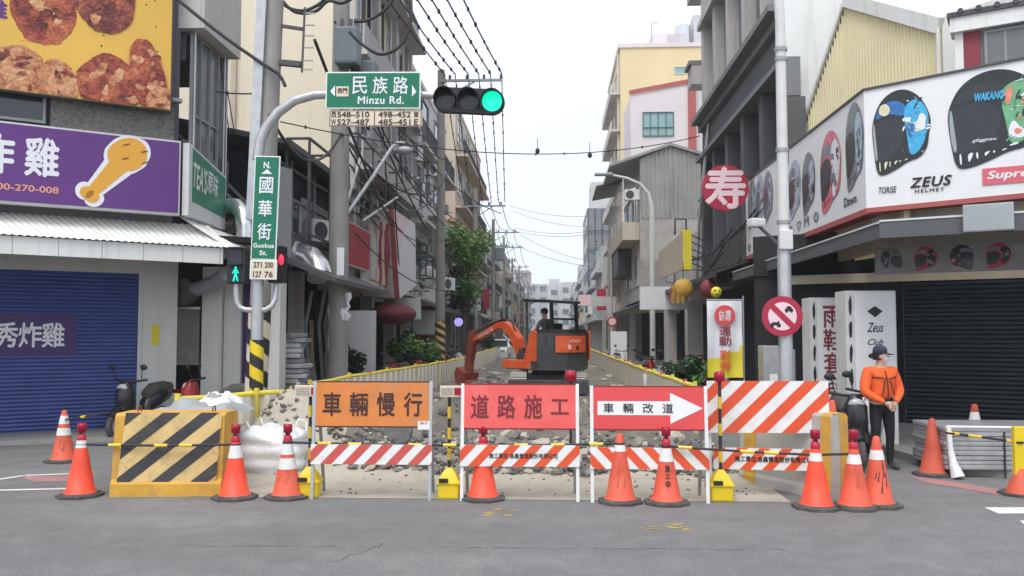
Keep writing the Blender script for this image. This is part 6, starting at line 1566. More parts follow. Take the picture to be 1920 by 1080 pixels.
def it2(q, FM, w_, h_):
    flat(q, FM, [(-.12, h_ * .365), (0, h_ * .40), (.12, h_ * .365), (0, h_ * .325)], 'black_ink', .008)
    text(q, 'Zeus', FM, 0, h_ * .26, w_ * .38, h_ * .06, 'black_ink', .01, .008, shear=.4); text(q, 'Club', FM, 0, h_ * .165, w_ * .36, h_ * .04, 'black_ink', .01, .008, shear=.4); flat(q, FM, blob(random.Random(2), 0, h_ * .075, .12, .05, 20, .02), 'black_ink', .008); text(q, 'SOL', FM, 0, h_ * -.02, w_ * .3, h_ * .035, 'cap_navy', .01, .008)
boxsign(1588, 1683, 545, 13.6, .12, 'white sign box of black emblems behind the person in orange', it2)
# electric cabinet, lamp post with no-cars sign
t = thing('electric_cabinet', 'grey metal cabinet behind the no-turning sign post', 'cabinet', gy(1455, 700, 16.2)); W = Matrix.Translation((gy(1458, 700, 16.2).x, 16.2, 0)); 
q = MB(W); q.bb((-.30, -.2, .0), (.02, .25, 1.62), 'galvanised', .02); q.bb((.03, -.2, .0), (.28, .25, 1.55), 'galvanised', .02); q.bb((-.2, -.215, .9), (-.05, -.2, 1.1), 'white_clean'); q.build('casing', t)
LX, LY = 3.48, 13.0
t = thing('lamp_post', 'tall pale lamp post right of the road, cut by the picture top', 'street lamp', (LX, LY, 0)); W = XF[t.name]
q = MB(W); q.tube([(0, 0, 0), (0, 0, 3.1), (0, 0, 3.2)], [.11, .10, .085], 'galvanised', 16); q.tube([(0, 0, 3.2), (0, 0, 6.6), (-.03, 0, 7.3), (-.12, -.05, 7.9), (-.4, -.15, 8.5), (-1.2, -.4, 8.9)], [.085, .075, .07, .065, .06, .05], 'frame_white', 14); q.build('post', t)
q = MB(W); q.box((-1.5, -.5, 8.95), (.7, .28, .12), 'grey_metal', R(18), .03); q.build('lamp_head', t)
for z in (3.5, 4.6, 6.0, 6.15): q = MB(W); q.lathe([(.10, z), (.10, z + .05)], 'grey_metal', 14); q.build('band', t)
q = MB(W); q.box((0, -.10, 3.25), (.2, .10, .30), 'frame_white', bev=.02); q.build('junction_box', t)
c = gy(1467, 593, LY - .14); t = thing('no_entry_sign', 'round red-rimmed sign barring cars and motorcycles on the lamp post', 'traffic sign', c); FM = frame(c, (1, 0, 0), UP); r = .30
circ = lambda r_, n=40: [(r_ * cos(2 * pi * k / n), r_ * sin(2 * pi * k / n)) for k in range(n)]
q = MB(); q.M = FM; q.prism([(x, y, -.02) for x, y in circ(r)], (0, 0, 0), (0, 0, .02), 'round_red'); q.M = Matrix(); q.build('disc', t)
q = MB(); flat(q, FM, circ(r * .70), 'round_pink', .003)
flat(q, FM, [(-.19, .13), (-.13, .19), (.19, -.13), (.13, -.19)], 'round_red', .009); q.build('face', t)
q = MB(); flat(q, FM, [(.035, .075), (.035, .105), (.055, .115), (.07, .15), (.125, .15), (.14, .115), (.16, .105), (.16, .075)], 'black_ink', .006)
for x in (.062, .133): flat(q, FM, [(x + a * .5, .072 + b * .5) for a, b in circ(.04, 12)], 'black_ink', .0065)
for x in (-.155, -.055): flat(q, FM, [(x + a * .7, -.135 + b * .7) for a, b in circ(.045, 12)], 'black_ink', .0065)
flat(q, FM, [(-.165, -.095), (-.12, -.085), (-.08, -.09), (-.06, -.065), (-.045, -.07), (-.05, -.12), (-.09, -.135), (-.13, -.13)], 'black_ink', .006); q.build('vehicle_symbols', t)
t = thing('security_camera', 'white street camera on a black bracket beside the lamp post', 'camera', gy(1420, 420, 15)); q = MB(); c = gy(1418, 418, 15); q.box(c, (.28, .2, .16), 'frame_white', R(20), .04); q.build('casing', t); q = MB(); q.tube([gy(1424, 425, 15), gy(1440, 440, 14.5), gy(1464, 462, 13.1)], .03, 'black_plastic', 8); q.build('bracket', t)

# ------------------------------------------------------------------ grey building and the fronts beyond
t = thing('grey_building', 'dark grey modern building with stepped cornices behind the lamp post', 'building', (9, 25, 0))
q = MB(); q.bb((5.7, 19.42, 3.5), (14, 30.5, 22), 'wall_grey'); q.build('wall', t)
q = MB(); q.bb((5.25, 19.25, 3.5), (14, 19.41, 24), 'sheet_white'); q.build('white_side_wall', t)
q = MB(); q.bb((5.2, 18.95, 5.6), (5.6, 19.2, 7.1), 'wall_darkgrey'); q.bb((5.2, 18.95, 7.12), (5.5, 19.2, 8.0), 'wall_grey'); q.build('duct_column', t)
FGB = frame((5.7, 30.5, 0), (0, -1, 0), UP)
q = MB()
for (z, d, h_) in ((9.25, .75, .16), (9.0, .5, .25), (7.9, .6, .14)): fbox(q, FGB, 0, z, 11.0, z + h_, 0, d, 'wall_grey')
fbox(q, FGB, 0, 8.05, 11.0, 9.0, 0, .35, 'wall_darkgrey'); q.build('cornice', t)
for k in range(6):
    q = MB(); fbox(q, FGB, k * 2.15, 3.5, k * 2.15 + .42, 7.9, .0, .42, 'wall_darkgrey'); q.build('pilaster', t)
    q = MB(); fbox(q, FGB, k * 2.15, 9.45, k * 2.15 + .40, 22, .0, .35, 'wall_pinkgrey'); q.build('pilaster', t)
for k in range(5):
    window(t, FGB, k * 2.15 + .45, 4.2, k * 2.15 + 2.12, 7.4, 2, 2, 'dark_metal', 'glass', dep=.05)
    for z in (10.3, 13.6, 16.9): window(t, FGB, k * 2.15 + .5, z, k * 2.15 + 2.05, z + 2.2, 2, 1, 'frame_grey', 'glass_grey', dep=.05)
for z in (12.7, 16.0, 19.3): q = MB(); fbox(q, FGB, 0, z, 11.0, z + .2, .0, .5, 'wall_pinkgrey'); q.build('floor_ledge', t)
for z in (10.8, 14.0): q = MB(); q.bb((5.0, 30.5, z), (6.6, 31.4, z + .7), 'wall_pinkgrey'); q.bb((4.9, 30.48, z + .7), (6.7, 31.5, z + .85), 'wall_grey'); q.build('balcony', t)
for k in range(7):
    q = MB(); q.tube([(5.0, 30.0 - k * .1, 3.4 + .5 * k), (5.1, 29.6 - .1 * k, 6.5), (5.3, 29, 9)], .04, 'galvanised', 6); q.build('pipe', t)
# round red sign with the longevity character
c = gy(1360, 352, 22.2); t = thing('round_shop_sign', 'round red sign with a pink longevity character jutting over the street', 'shop sign', c); FM = frame(c, (1, 0, 0), UP); r = .60
q = MB(); q.M = FM; q.prism([(x, y, -.14) for x, y in circ(r, 48)], (0, 0, 0), (0, 0, .14), 'round_red'); q.M = Matrix(); q.build('disc', t)
q = MB(); text(q, '寿', FM, 0, .0, 1.0, 1.04, 'round_pink', .016, .006); q.build('lettering', t)
q = MB(); q.bar((c.x + .4, c.y + .1, c.z + .3), (5.7, c.y + .1, c.z + .3), .06, .06, 'dark_metal'); q.build('bracket', t)
# low shop between the grey building and the gabled one
t = thing('low_shop', 'low dark shop under a rusty roof between the grey and the ribbed buildings', 'building', (7, 38, 0))
q = MB(); q.bb((5.3, 30.7, 3.1), (12, 44.8, 5.6), 'wall_pinkgrey'); q.build('wall', t); q = MB(); q.bb((6.6, 30.7, 0), (12, 44.8, 3.1), 'dark_interior'); q.build('shop_front', t)
q = MB(); q.bb((5.3, 34.0, 0), (5.9, 34.7, 3.1), 'wall_white'); q.bb((5.28, 33.98, 0), (5.92, 34.72, 1.0), 'trim_red'); q.build('column', t)
q = MB(); q.bb((5.3, 40.5, 0), (5.8, 41.2, 3.1), 'wall_pinkgrey'); q.build('column', t)
awning('dark awning above the yellow box sign on the right', 4.3, 5.8, 23, 33.5, 3.5, 4.0, 'dark_metal', -1)
awning('dark wide awning under the scaffolded windows on the right', 4.0, 5.4, 44.5, 60, 3.2, 3.8, 'dark_metal', -1)
board(gy(1245, 559, 33), (1, 0, 0), 1.85, .9, .1, 'white_clean', 'white shop board with faded red writing hanging under the yellow box sign', None, name='shop_board')
c = gy(1278, 470, 27); t = thing('box_sign', 'tall yellow box sign with a beige side jutting from the right fronts', 'shop sign', c)
q = MB(); q.box((c.x + .14, c.y, c.z), (.28, .5, 1.25), 'banner_yellow', 0, .02); q.build('yellow_face', t); q = MB(); q.prism([(c.x, c.y - .25, c.z + .55), (c.x - .45, c.y + 2.3, c.z + .15), (c.x - .45, c.y + 2.3, c.z - .75), (c.x, c.y - .25, c.z - .62)], (0, 0, 0), (.05, .03, 0), 'wall_beige'); q.build('beige_side', t)
q = MB(); q.tube([(c.x - .2, c.y, c.z + .5), (c.x - .2, c.y, c.z + 1.0), (c.x + .15, c.y, c.z + 1.0), (c.x + .15, c.y, c.z + .5)], .035, 'dark_metal', 6); q.build('hanger', t)
q = MB()
for k in range(5): q.bar((c.x + .3, c.y, c.z + .5 - .22 * k), (c.x + .75, c.y + .1, c.z + .3 - .22 * k), .03, .03, 'dark_metal')
q.build('brace', t)
for (px, py, Y, r, m, m2, lab) in ((1281, 541, 26, .30, 'lantern_gold', 'trim_red', 'gold tasselled round lantern hanging before the white board'), (1330, 541, 24, .26, 'maroon', 'dark_metal', 'dark red round lamp hanging right of the gold lantern')):
    c = gy(px, py, Y); t = thing('hanging_lantern', lab, 'lantern', c, 0, 'lanterns on the right'); q = MB(); q.ball(c, r, m, 18, 12, (1, .7, 1)); q.build('body', t)
    q = MB(); q.tube([c + UP * r * .9, c + UP * (r + .5)], .015, 'dark_metal', 5); q.build('cord', t)
    if m == 'lantern_gold':
        q = MB()
        for k in range(9): q.tube([c + Vector((-.35 + .05 * k, -.1, .1)), c + Vector((-.42 + .05 * k, -.12, -.4 - .03 * (k % 3)))], .02, m2 if k % 3 == 0 else 'lantern_gold', 5)
        q.build('tassel', t)
c = gy(1343, 548, 20); t = thing('yellow_ball', 'small yellow spotted ball lantern hanging by the dark awning', 'lantern', c); q = MB(); q.ball(c, .13, 'banner_yellow', 16, 10); q.build('ball', t); q = MB()
for (x, z) in ((-.05, .04), (.05, .03), (0, -.05)): q.ball(c + Vector((x, -.115, z)), .022, 'dark_metal', 8, 6)
q.build('spot', t); q = MB(); q.tube([c + UP * .12, c + UP * .75], .01, 'wire_black', 5); q.build('cord', t)
# lottery banner
a = gy(1325, 564, 17); b = gy(1393, 708, 17); c = (a + b) / 2; wd = b.x - a.x; ht = a.z - b.z
t = thing('lottery_banner', 'white and yellow upright lottery banner on a pole by the shops', 'banner', (c.x, 17, 0)); FM = frame(c, (1, 0, .0), UP)
q = MB(); q.M = FM; n = 12; vs = []; fs = []
for j in range(n + 1):
    for i in range(n + 1): x = -wd / 2 + wd * i / n; y = ht / 2 - ht * j / n; vs.append((x, y, .025 * sin(i * .9 + j * .25) + .012 * sin(j * 1.1)))
for j in range(n):
    for i in range(n): q.f.append([j * (n + 1) + i, (j + 1) * (n + 1) + i, (j + 1) * (n + 1) + i + 1, j * (n + 1) + i + 1]); q.mi.append(q._m('banner_white' if (j + .5) / n + (i / n) * .16 < .77 else 'banner_yellow')); q.sm.append(True)
q.v = [FM @ Vector(v) for v in vs]; q.M = Matrix(); q.build('cloth', t)
q = MB(); flat(q, FM, [(x, y + ht * .31) for x, y in circ(.20)], 'sign_red', .045); text(q, '台灣', FM, 0, ht * .335, .24, .12, 'white_clean', .01, .05); text(q, '彩券', FM, 0, ht * .27, .24, .10, 'white_clean', .01, .05)
text(q, '運動', FM, 0, ht * .04, wd * .33, ht * .25, 'maroon', .012, .048, vertical=True, gap=.1); text(q, '彩券', FM, 0, -ht * .28, wd * .33, ht * .27, 'stripe_orange', .012, .048, vertical=True, gap=.1); q.build('lettering', t)
q = MB(); q.cyl((b.x + .03, 17.03, 0), (b.x + .03, 17.03, a.z + .1), .018, 'grey_metal', n=8); q.cyl((a.x, 17.03, a.z + .02), (b.x + .03, 17.03, a.z + .02), .012, 'grey_metal', n=8); q.build('pole', t)

# gabled ribbed building
t = thing('ribbed_building', 'old grey ribbed-sheet building with gable and balcony on the right', 'building', (7, 50, 0))
FM = frame((4.6, 45, 0), (1, 0, 0), UP); gx_ = lambda px, py: gy(px, py, 45)
ap = gx_(1256, 274).x - 4.6; za = gx_(1256, 274).z; zl = gx_(1200, 298).z
tp = lambda x: zl + (za - zl) * x / ap if x < ap else za + (x - ap) * -.35
q = MB(); corrugate(q, FM, 0, 4.5, 7.9, tp, .24, .05, 'sheet_grey'); q.build('ribbed_gable', t)
q = MB(); q.bb((4.6, 45.08, 3.6), (9.5, 56, 9.9), 'wall_pinkgrey'); fbox(q, FM, 0, 3.6, 5, 7.9, -.05, .0, 'concrete'); q.build('wall', t)
q = MB(); q.prism([(3.0, 44.8, zl - .3), (4.6 + ap, 44.8, za + .15), (9.6, 44.8, za - .9), (9.6, 44.8, za - 1.05), (4.6 + ap, 44.8, za), (3.0, 44.8, zl - .42)], (0, 0, 0), (0, 11.5, 0), 'sheet_grey'); q.build('roof', t)
q = MB(); q.prism([(2.6, 51, 10.7), (4.2, 51, 11.0), (4.2, 51, 10.85), (2.6, 51, 10.55)], (0, 0, 0), (0, 5, 0), 'dark_metal'); q.build('eave_sheet', t)
q = MB(); q.bb((3.7, 45.3, 6.8), (4.59, 56, 7.0), 'wall_beige'); q.bb((3.7, 45.3, 7.0), (3.8, 56, 7.75), 'wall_beige'); q.bb((3.81, 45.3, 7.0), (4.59, 45.4, 7.75), 'wall_beige'); q.build('balcony', t)
q = MB()
for k in range(8): q.bar((3.75, 45.4 + 1.5 * k, 7.75), (3.75, 45.4 + 1.5 * k, 10.2), .07, .07, 'frame_white')
for k in range(7): q.bar((3.75, 45.4, 7.9 + .3 * k), (3.75, 47.5, 7.9 + .3 * k), .03, .03, 'frame_white', up=(1, 0, 0))
q.build('balcony_post', t)
FM2 = frame((4.59, 56, 0), (0, -1, 0), UP)
for k in range(3): window(t, FM2, .8 + 3.4 * k, 7.9, 3.2 + 3.4 * k, 9.6, 2, 1, 'frame_white', 'glass', dep=.05); window(t, FM2, .8 + 3.4 * k, 4.4, 3.2 + 3.4 * k, 6.2, 2, 1, 'frame_white', 'glass', dep=.05)
q = MB(); q.bb((3.8, 50, 5.3), (4.58, 55.8, 6.7), 'dark_metal'); q.build('dark_canopy', t)
ac_unit((4.2, 45.2, 8.9), R(0), 'white air conditioner on the balcony of the ribbed building')
# pink-white building with window and red column
t = thing('pale_building', 'pale pink building with a red column and teal window', 'building', (9, 64, 0)); Y = 60
a = gy(1182, 178, Y); b = gy(1290, 157, Y); c_ = gy(1345, 157, Y)
q = MB(); q.prism([(a.x, Y, 0), (b.x, Y, 0), (b.x, Y, b.z), (a.x, Y, a.z)], (0, 0, 0), (0, 6, 0), 'wall_palepink'); q.bb((b.x + .01, Y + .3, 0), (b.x + 5, Y + 6, b.z), 'wall_palepink'); q.build('wall', t)
q = MB(); q.bb((b.x - .02, Y - .15, 0), (b.x + .52, Y - .01, b.z + .2), 'trim_red'); q.prism([(a.x - .1, Y - .1, a.z), (b.x - .03, Y - .1, b.z), (b.x - .03, Y - .1, b.z + .3), (a.x - .1, Y - .1, a.z + .3)], (0, 0, 0), (0, .09, 0), 'trim_red'); q.bb((b.x + .53, Y + .1, b.z), (b.x + 5, Y + .3, b.z + .3), 'trim_red'); q.build('red_trim', t)
wa = gy(1205, 256, Y); wb = gy(1263, 210, Y); window(t, frame((0, Y, 0), (1, 0, 0), UP), wa.x, wa.z, wb.x, wb.z, 4, 2, 'frame_green', 'glass_teal', dep=.1)
# yellow tower
t = thing('yellow_tower', 'tall pale yellow apartment tower with roof tank on the right', 'building', (11, 78, 0)); Y = 72
a = gy(1163, 90, Y); q = MB(); q.bb((a.x, Y, 0), (a.x + 13, Y + 14, a.z), 'wall_yellow'); q.build('wall', t)
wa = gy(1264, 139, Y); wb = gy(1285, 125, Y); window(t, frame((0, Y, 0), (1, 0, 0), UP), wa.x, wa.z, wb.x, wb.z, 1, 1, 'frame_white', 'glass_teal', dep=.06)
FM = frame((a.x, Y + 14, 0), (0, -1, 0), UP)
for f in range(7):
    z = 3.5 + f * 3.2
    window(t, FM, 2.5, z + .6, 6, z + 2.4, 2, 1, 'frame_white', 'glass', dep=.06); window(t, FM, 8, z + .6, 11.5, z + 2.4, 2, 1, 'frame_white', 'glass', dep=.06)
    q = MB(); fbox(q, FM, .5, z - .4, 13.5, z - .2, 0, .8, 'wall_pinkgrey'); fbox(q, FM, .5, z - .2, 13.5, z + .5, .72, .8, 'wall_pinkgrey'); q.build('balcony', t)
q = MB(); q.tube([(a.x - .15, Y + 1, 2), (a.x - .15, Y + 1, a.z)], .08, 'frame_white', 6); q.build('drain_pipe', t)
q = MB(); q.bb((a.x - .2, Y - .12, a.z), (a.x + 13, Y + 14, a.z + .35), 'wall_palepink'); q.build('roof', t)
p0 = gy(1222, 84, Y + 3); p1 = gy(1330, 62, Y + 3); q = MB(); q.bb((p0.x, Y + 3, a.z + .3), (p0.x + 1.4, Y + 6, p1.z), 'wall_palepink'); q.bb((p0.x + 1.41, Y + 3.1, a.z + .3), (p0.x + 3, Y + 6, p1.z), 'wall_pinkgrey'); q.build('roof_room', t)
c = gy(1285, 62, Y + 3); q = MB(); q.cyl((c.x, Y + 4.5, c.z - .6), (c.x, Y + 4.5, c.z + 1.1), .72, 'steel_shiny', n=20); q.bb((c.x + .9, Y + 4, c.z - .8), (c.x + 2.6, Y + 6, c.z + 2.0), 'far_pale'); q.build('water_tank', t)
p = gy(1222, 90, Y + 1); q = MB(); q.tube([(p.x, Y + 1, a.z), (p.x, Y + 1, a.z + 2.5), (p.x + .5, Y + 1, a.z + 2.5)], .05, 'grey_metal', 6); q.build('antenna', t)
# netted scaffold building, far fronts
def netted(t):
    FMx = frame((4.7, 115, 0), (1, 0, 0), UP); q = MB()
    for k in range(5): fbox(q, FMx, k * .95, 0, k * .95 + .1, 18.6, .05, .15, 'dark_metal')
    for k in range(7): fbox(q, FMx, 0, 2.6 * k, 4, 2.6 * k + .1, .16, .24, 'dark_metal')
    q.build('scaffold', t); q = MB(); fbox(q, FMx, 1.0, 7, 2.6, 13, .25, .28, 'netting_green'); q.build('green_net', t)
    q = MB(); q.bb((5.2, 116, 18.8), (9, 122, 22.5), 'far_pale'); q.build('roof_room', t)
block('tall scaffolded building under grey netting on the right', 4.7, 12, 115, 132, 18.5, 'netting', -1, 5, front=netted, balc=False, seed=41, name='netted_building', shop=False)
rs = [(56.5, 71.5, 8.2, 'wall_beige', 2), (87, 100, 10.5, 'far_pale', 3), (100.2, 114.5, 9, 'far_grey', 3), (132.5, 150, 11, 'far_pale', 3), (150.2, 175, 13, 'far_grey', 4), (175.2, 205, 11, 'far_pale', 3), (205.2, 250, 14, 'far_grey', 3)]
nmr = ['beige', 'pale', 'grey', 'pale grey-white', 'tall grey', 'far pale', 'farthest grey']
for i, (a, b, h, m, f) in enumerate(rs): block('%s street house, %s in the row down the right side' % (nmr[i], nm[i]), 5.0, 12, a, b, h, m, -1, f, seed=60 + i)
for i, (x0, x1, y, h, m, lab) in enumerate(((-8, -1.5, 262, 17, 'far_grey', 'grey block closing the far end of the street on its left'), (-1.4, 2.2, 285, 20, 'far_pale', 'pale block in the middle of the far street end'), (2.3, 9, 270, 18, 'far_pale', 'pale block closing the far end of the street on its right'), (9.1, 22, 300, 26, 'far_grey', 'tall grey block behind the far right houses'), (-26, -8.2, 300, 24, 'far_brown', 'brownish tall block behind the far left houses'))):
    t = thing('far_block', lab, 'building', ((x0 + x1) / 2, y, 0)); q = MB(); q.bb((x0, y, 0), (x1, y + 15, h), m); q.build('wall', t); FM = frame((x0, y, 0), (1, 0, 0), UP)
    for f in range(int(h / 3.4)):
        n = max(1, int((x1 - x0) / 3))
        for k in range(n): window(t, FM, (x1 - x0) * (k + .2) / n, 1 + f * 3.4, (x1 - x0) * (k + .8) / n, 2.8 + f * 3.4, 2, 1, 'frame_white', 'glass_grey', dep=.1)
rnd = random.Random(99)
for i in range(8): far_sign(4.25 + rnd.uniform(-.2, .2), 63 + i * 11 + rnd.uniform(-2, 2), rnd.uniform(3.3, 5.4), i, 'right')
p = gy(1096, 563, 66); board(p, (1, 0, 0), 1.0, .85, .1, 'round_pink', 'small magenta-pink board on the far right front', None, name='shop_board'); p = gy(1122, 565, 67); board(p, (1, 0, 0), 1.4, .75, .1, 'far_pale', 'pale plain board beside the magenta-pink one', None, name='shop_board')
p = gy(1148, 603, 48); t = thing('no_entry_sign', 'small far round no-parking sign right of the excavator', 'traffic sign', (p.x, 48, 0)); q = MB(); q.cyl((p.x, 48.05, 0), (p.x, 48.05, p.z), .03, 'grey_metal', n=8); q.build('post', t); q = MB(); q.cyl((p.x, 48, p.z), (p.x, 47.97, p.z), .28, 'round_red', n=20); q.cyl((p.x, 47.965, p.z), (p.x, 47.96, p.z), .2, 'round_pink', n=20); q.build('disc', t)
p = gy(1160, 640, 44); board(Vector((p.x, 44, 1.1)), (1, 0, 0), .85, 1.7, .1, 'white_clean', 'tall white panel on the far right pavement by the round sign', None, name='shop_board')
# second lamp post with curved arm
t = thing('lamp_post', 'slim lamp post with a long curved arm before the ribbed building', 'street lamp', (4.0, 34.6, 0)); q = MB()
P = [gy(1222, 690, 34.6), gy(1222, 420, 34.6), gy(1221, 385, 34.6), gy(1215, 362, 34.6), gy(1200, 345, 34.6), gy(1175, 334, 34.6), gy(1140, 327, 34.6)]; P[0] = Vector((P[1].x, 34.6, 0)); q.tube(P, [.12, .10, .09, .075, .065, .06, .05], 'frame_white', 12); q.build('post', t)
q = MB(); c = gy(1132, 327, 34.6); q.box(c, (.75, .25, .12), 'grey_metal', 0, .04); q.build('lamp_head', t)
t = thing('lamp_post', 'far slim pale pole on the right kerb behind the pink board', 'street lamp', (3.6, 55, 0)); q = MB(); p = gy(1146, 490, 55); q.tube([(p.x, 55, 0), (p.x, 55, p.z + 1)], [.09, .06], 'frame_white', 8); q.build('post', t)
# scooters, bikes
p = gy(1592, 750, 12.4); scooter((p.x, 12.4, 0), R(-98), 'black scooter with a number plate behind the striped board beside the person', 'scooter_black', 'scooter_black', True)
p = gy(1628, 700, 13.1); scooter((p.x, 13.1, .0), R(-105), 'black scooter with its raised mirror close behind the person', 'scooter_black', 'scooter_white')
p = gy(1256, 700, 20); scooter((p.x, 20.4, 0), R(170), 'red and silver scooter behind the right fence', 'scooter_red', 'scooter_white', helmet='scooter_white')
p = gy(1400, 700, 17.5); scooter((p.x + .1, 17.6, 0), R(185), 'black scooter beside the lottery banner', 'scooter_black')
for i, (x, y, b, lab) in enumerate(((3.0, 27.5, 'scooter_red', 'dark red scooter along the right fence before the slim lamp post'), (3.2, 30, 'scooter_black', 'black scooter behind the dark red one on the right'), (3.1, 40, 'scooter_white', 'white scooter on the right past the slim lamp post'), (-4.6, 24, 'scooter_red', 'red scooter before the tall white shop panel'), (-4.5, 27, 'scooter_red', 'red scooter under the barrel awning'), (-4.4, 36, 'scooter_black', 'black scooter before the maroon shop panel'), (-4.4, 38, 'scooter_white', 'white scooter beside the maroon shop panel'))):
    scooter((x, y, .02), R(90 if i % 2 else 70), lab, b, b)
t = thing('gas_cylinder', 'pale grey gas cylinder on the pavement right of the trench', 'gas cylinder', (3.3, 25, .0)); q = MB(); c = gy(1200, 680, 25); q.lathe([(0, 0), (.17, .02), (.19, .1), (.19, .65), (.12, .8), (.05, .85), (.05, .95), (0, .95)], 'galvanised', 16, (c.x, 25, .0)); q.build('body', t)
# ------------------------------------------------------------------ parked car far left behind the fence
def car(p, rz, label, m='car_white'):
    t = thing('parked_car', label, 'car', p, rz, 'cars down the street'); W = XF[t.name]
    prof = [(-2.1, .35), (-2.15, .75), (-1.95, .98), (-1.2, 1.02), (-.75, 1.45), (.75, 1.48), (1.35, 1.0), (1.95, .88), (2.12, .65), (2.1, .32)]
    q = MB(W); vs = []; n = len(prof)
    for (yy, k) in ((-.84, 1), (-.80, .97), (.80, .97), (.84, 1)):
        for (x, z) in prof: f = .80 if z > 1.2 else 1; vs.append((x, yy * f * (1 if abs(yy) > .81 else 1.02), z))
    fs = []
    for i in range(n): fs.append((i, (i + 1) % n, 3 * n + (i + 1) % n, 3 * n + i))
    q.add(vs, fs + [list(range(n))[::-1], list(range(3 * n, 4 * n))], m); q.build('body', t)
    q = MB(W)
    for s in (-1, 1): q.add([(-1.1, .80 * s, 1.04), (-.72, .69 * s, 1.40), (.72, .70 * s, 1.42), (1.22, .80 * s, 1.04)], [(0, 1, 2, 3)], 'glass')
    q.add([(-1.22, -.7, 1.05), (-1.22, .7, 1.05), (-.80, .6, 1.42), (-.80, -.6, 1.42)], [(0, 1, 2, 3)], 'glass'); q.add([(1.36, -.7, 1.03), (1.36, .7, 1.03), (.80, .6, 1.46), (.80, -.6, 1.46)], [(0, 1, 2, 3)], 'glass'); q.build('window', t)
    for x in (-1.3, 1.3):
        for s in (-1, 1): q = MB(W); q.cyl((x, .66 * s, .32), (x, .86 * s, .32), .32, 'rubber', n=18); wh = q.build('wheel', t); q = MB(W); q.cyl((x, .861 * s, .32), (x, .87 * s, .32), .2, 'galvanised', n=12); q.build('rim', wh)
    for s in (-1, 1): q = MB(W); q.box((-2.12, .6 * s, .78), (.06, .3, .14), 'glass_pale'); q.build('headlight', t)
p = gy(943, 632, 50); car((p.x - .35, 54, 0), R(80), 'white car parked far left behind the excavator boom')

# ------------------------------------------------------------------ mini excavator
EX = Vector((-.12, 22.0, .36)); EZ = R(134)
t = thing('mini_excavator', 'orange mini excavator with a dark canopy working in the trench', 'excavator', EX, EZ); W = XF[t.name]; WEX = W
T = Matrix.Translation(EX)                        # undercarriage stays along the street
for s in (-1, 1):
    q = MB(T); xa = s * .74; n = 26; pts = []
    for k in range(n):
        a = 2 * pi * k / n; y = .62 * (1 if cos(a) > 0 else -1) + .24 * cos(a); pts.append((y, .25 + .24 * sin(a)))
    vs = [(xa - .20, y, z) for y, z in pts] + [(xa + .20, y, z) for y, z in pts]
    q.add(vs, [(i, (i + 1) % n, n + (i + 1) % n, n + i) for i in range(n)] + [list(range(n))[::-1], list(range(n, 2 * n))], 'track_grey')
    for k in range(n):
        a = 2 * pi * k / n; y = .62 * (1 if cos(a) > 0 else -1) + .265 * cos(a); q.box((xa, y, .25 + .265 * sin(a)), (.40, .035, .035), 'track_grey', rot=Matrix.Rotation(a - pi / 2, 3, 'X'))
    for yy in (-.62, .62): q.cyl((xa - .215, yy, .25), (xa + .215, yy, .25), .15, 'digger_dark', n=16)
    q.build('track', t)
q = MB(T); q.bb((-.52, -.5, .15), (.52, .5, .46), 'digger_dark', .03); q.cyl((0, 0, .46), (0, 0, .58), .42, 'digger_dark', n=24); q.build('undercarriage', t)
q = MB(T); q.bb((-.98, -1.18, .02), (.98, -1.10, .36), 'digger_dark', .02); q.bb((-.5, -1.1, .15), (-.4, -.5, .25), 'digger_dark'); q.bb((.4, -1.1, .15), (.5, -.5, .25), 'digger_dark'); q.build('dozer_blade', t)
# upper structure: local x forward, y left
q = MB(W); pl = [(.85, .72), (.85, -.72), (.1, -.82), (-.45, -.80), (-.80, -.62), (-.98, -.3), (-1.02, 0), (-.98, .3), (-.80, .62), (-.45, .80), (.1, .82)]
q.prism([(x, y, .58) for x, y in pl], (0, 0, 0), (0, 0, .22), 'digger_dark'); q.build('platform', t)
q = MB(W); rear = [(-.30, .82), (-.45, .80), (-.80, .62), (-.98, .3), (-1.02, 0), (-.98, -.3), (-.80, -.62), (-.45, -.80), (-.05, -.82), (-.05, -.3), (-.30, -.25)]
q.prism([(x, y, .80) for x, y in rear], (0, 0, 0), (0, 0, .70), 'digger_dark'); q.build('engine_cover', t)
q = MB(W); q.prism([(x * .96, y * .96, 1.50) for x, y in rear], (0, 0, 0), (0, 0, .09), 'black_plastic'); q.build('cover_top', t)
# orange rear door panel, side wings
q = MB(W); qq = [(-1.025, -.28), (-1.06, 0), (-1.025, .28), (-.86, .585)]
vs = []
for (x, y) in qq: vs += [(x - .012, y * 1.02, 1.02), (x - .012, y * 1.02, 1.43)]
q.add(vs, [(2 * i, 2 * i + 2, 2 * i + 3, 2 * i + 1) for i in range(3)], 'digger_orange'); q.build('rear_panel', t)
FMr = W @ frame((-1.052, .12, 1.30), (-.09, -1, 0), UP); q = MB(); text(q, 'HITACHI', FMr, 0, 0, .34, .07, 'round_pink', .015, .024); fbox(q, FMr, -.20, -.20, -.12, -.09, .0, .022, 'round_pink'); fbox(q, FMr, .05, -.22, .12, -.12, 0, .022, 'black_plastic'); q.build('lettering', t)
q = MB(W); q.prism([(-.80, -.64, .80), (-.45, -.83, .80), (.55, -.83, .80), (.55, -.83, 1.25), (-.40, -.83, 1.56), (-.80, -.64, 1.56)][0:0] or [(.60, -.84, .80), (-.46, -.84, .80), (-.46, -.84, 1.56), (-.1, -.84, 1.56), (.60, -.84, 1.1)], (0, 0, 0), (0, -.03, 0), 'digger_orange')
q.prism([(-.47, -.83, .82), (-.83, -.64, .82), (-.83, -.64, 1.57), (-.47, -.83, 1.57)], (0, 0, 0), (-.02, -.03, 0), 'digger_orange'); q.build('side_panel', t)
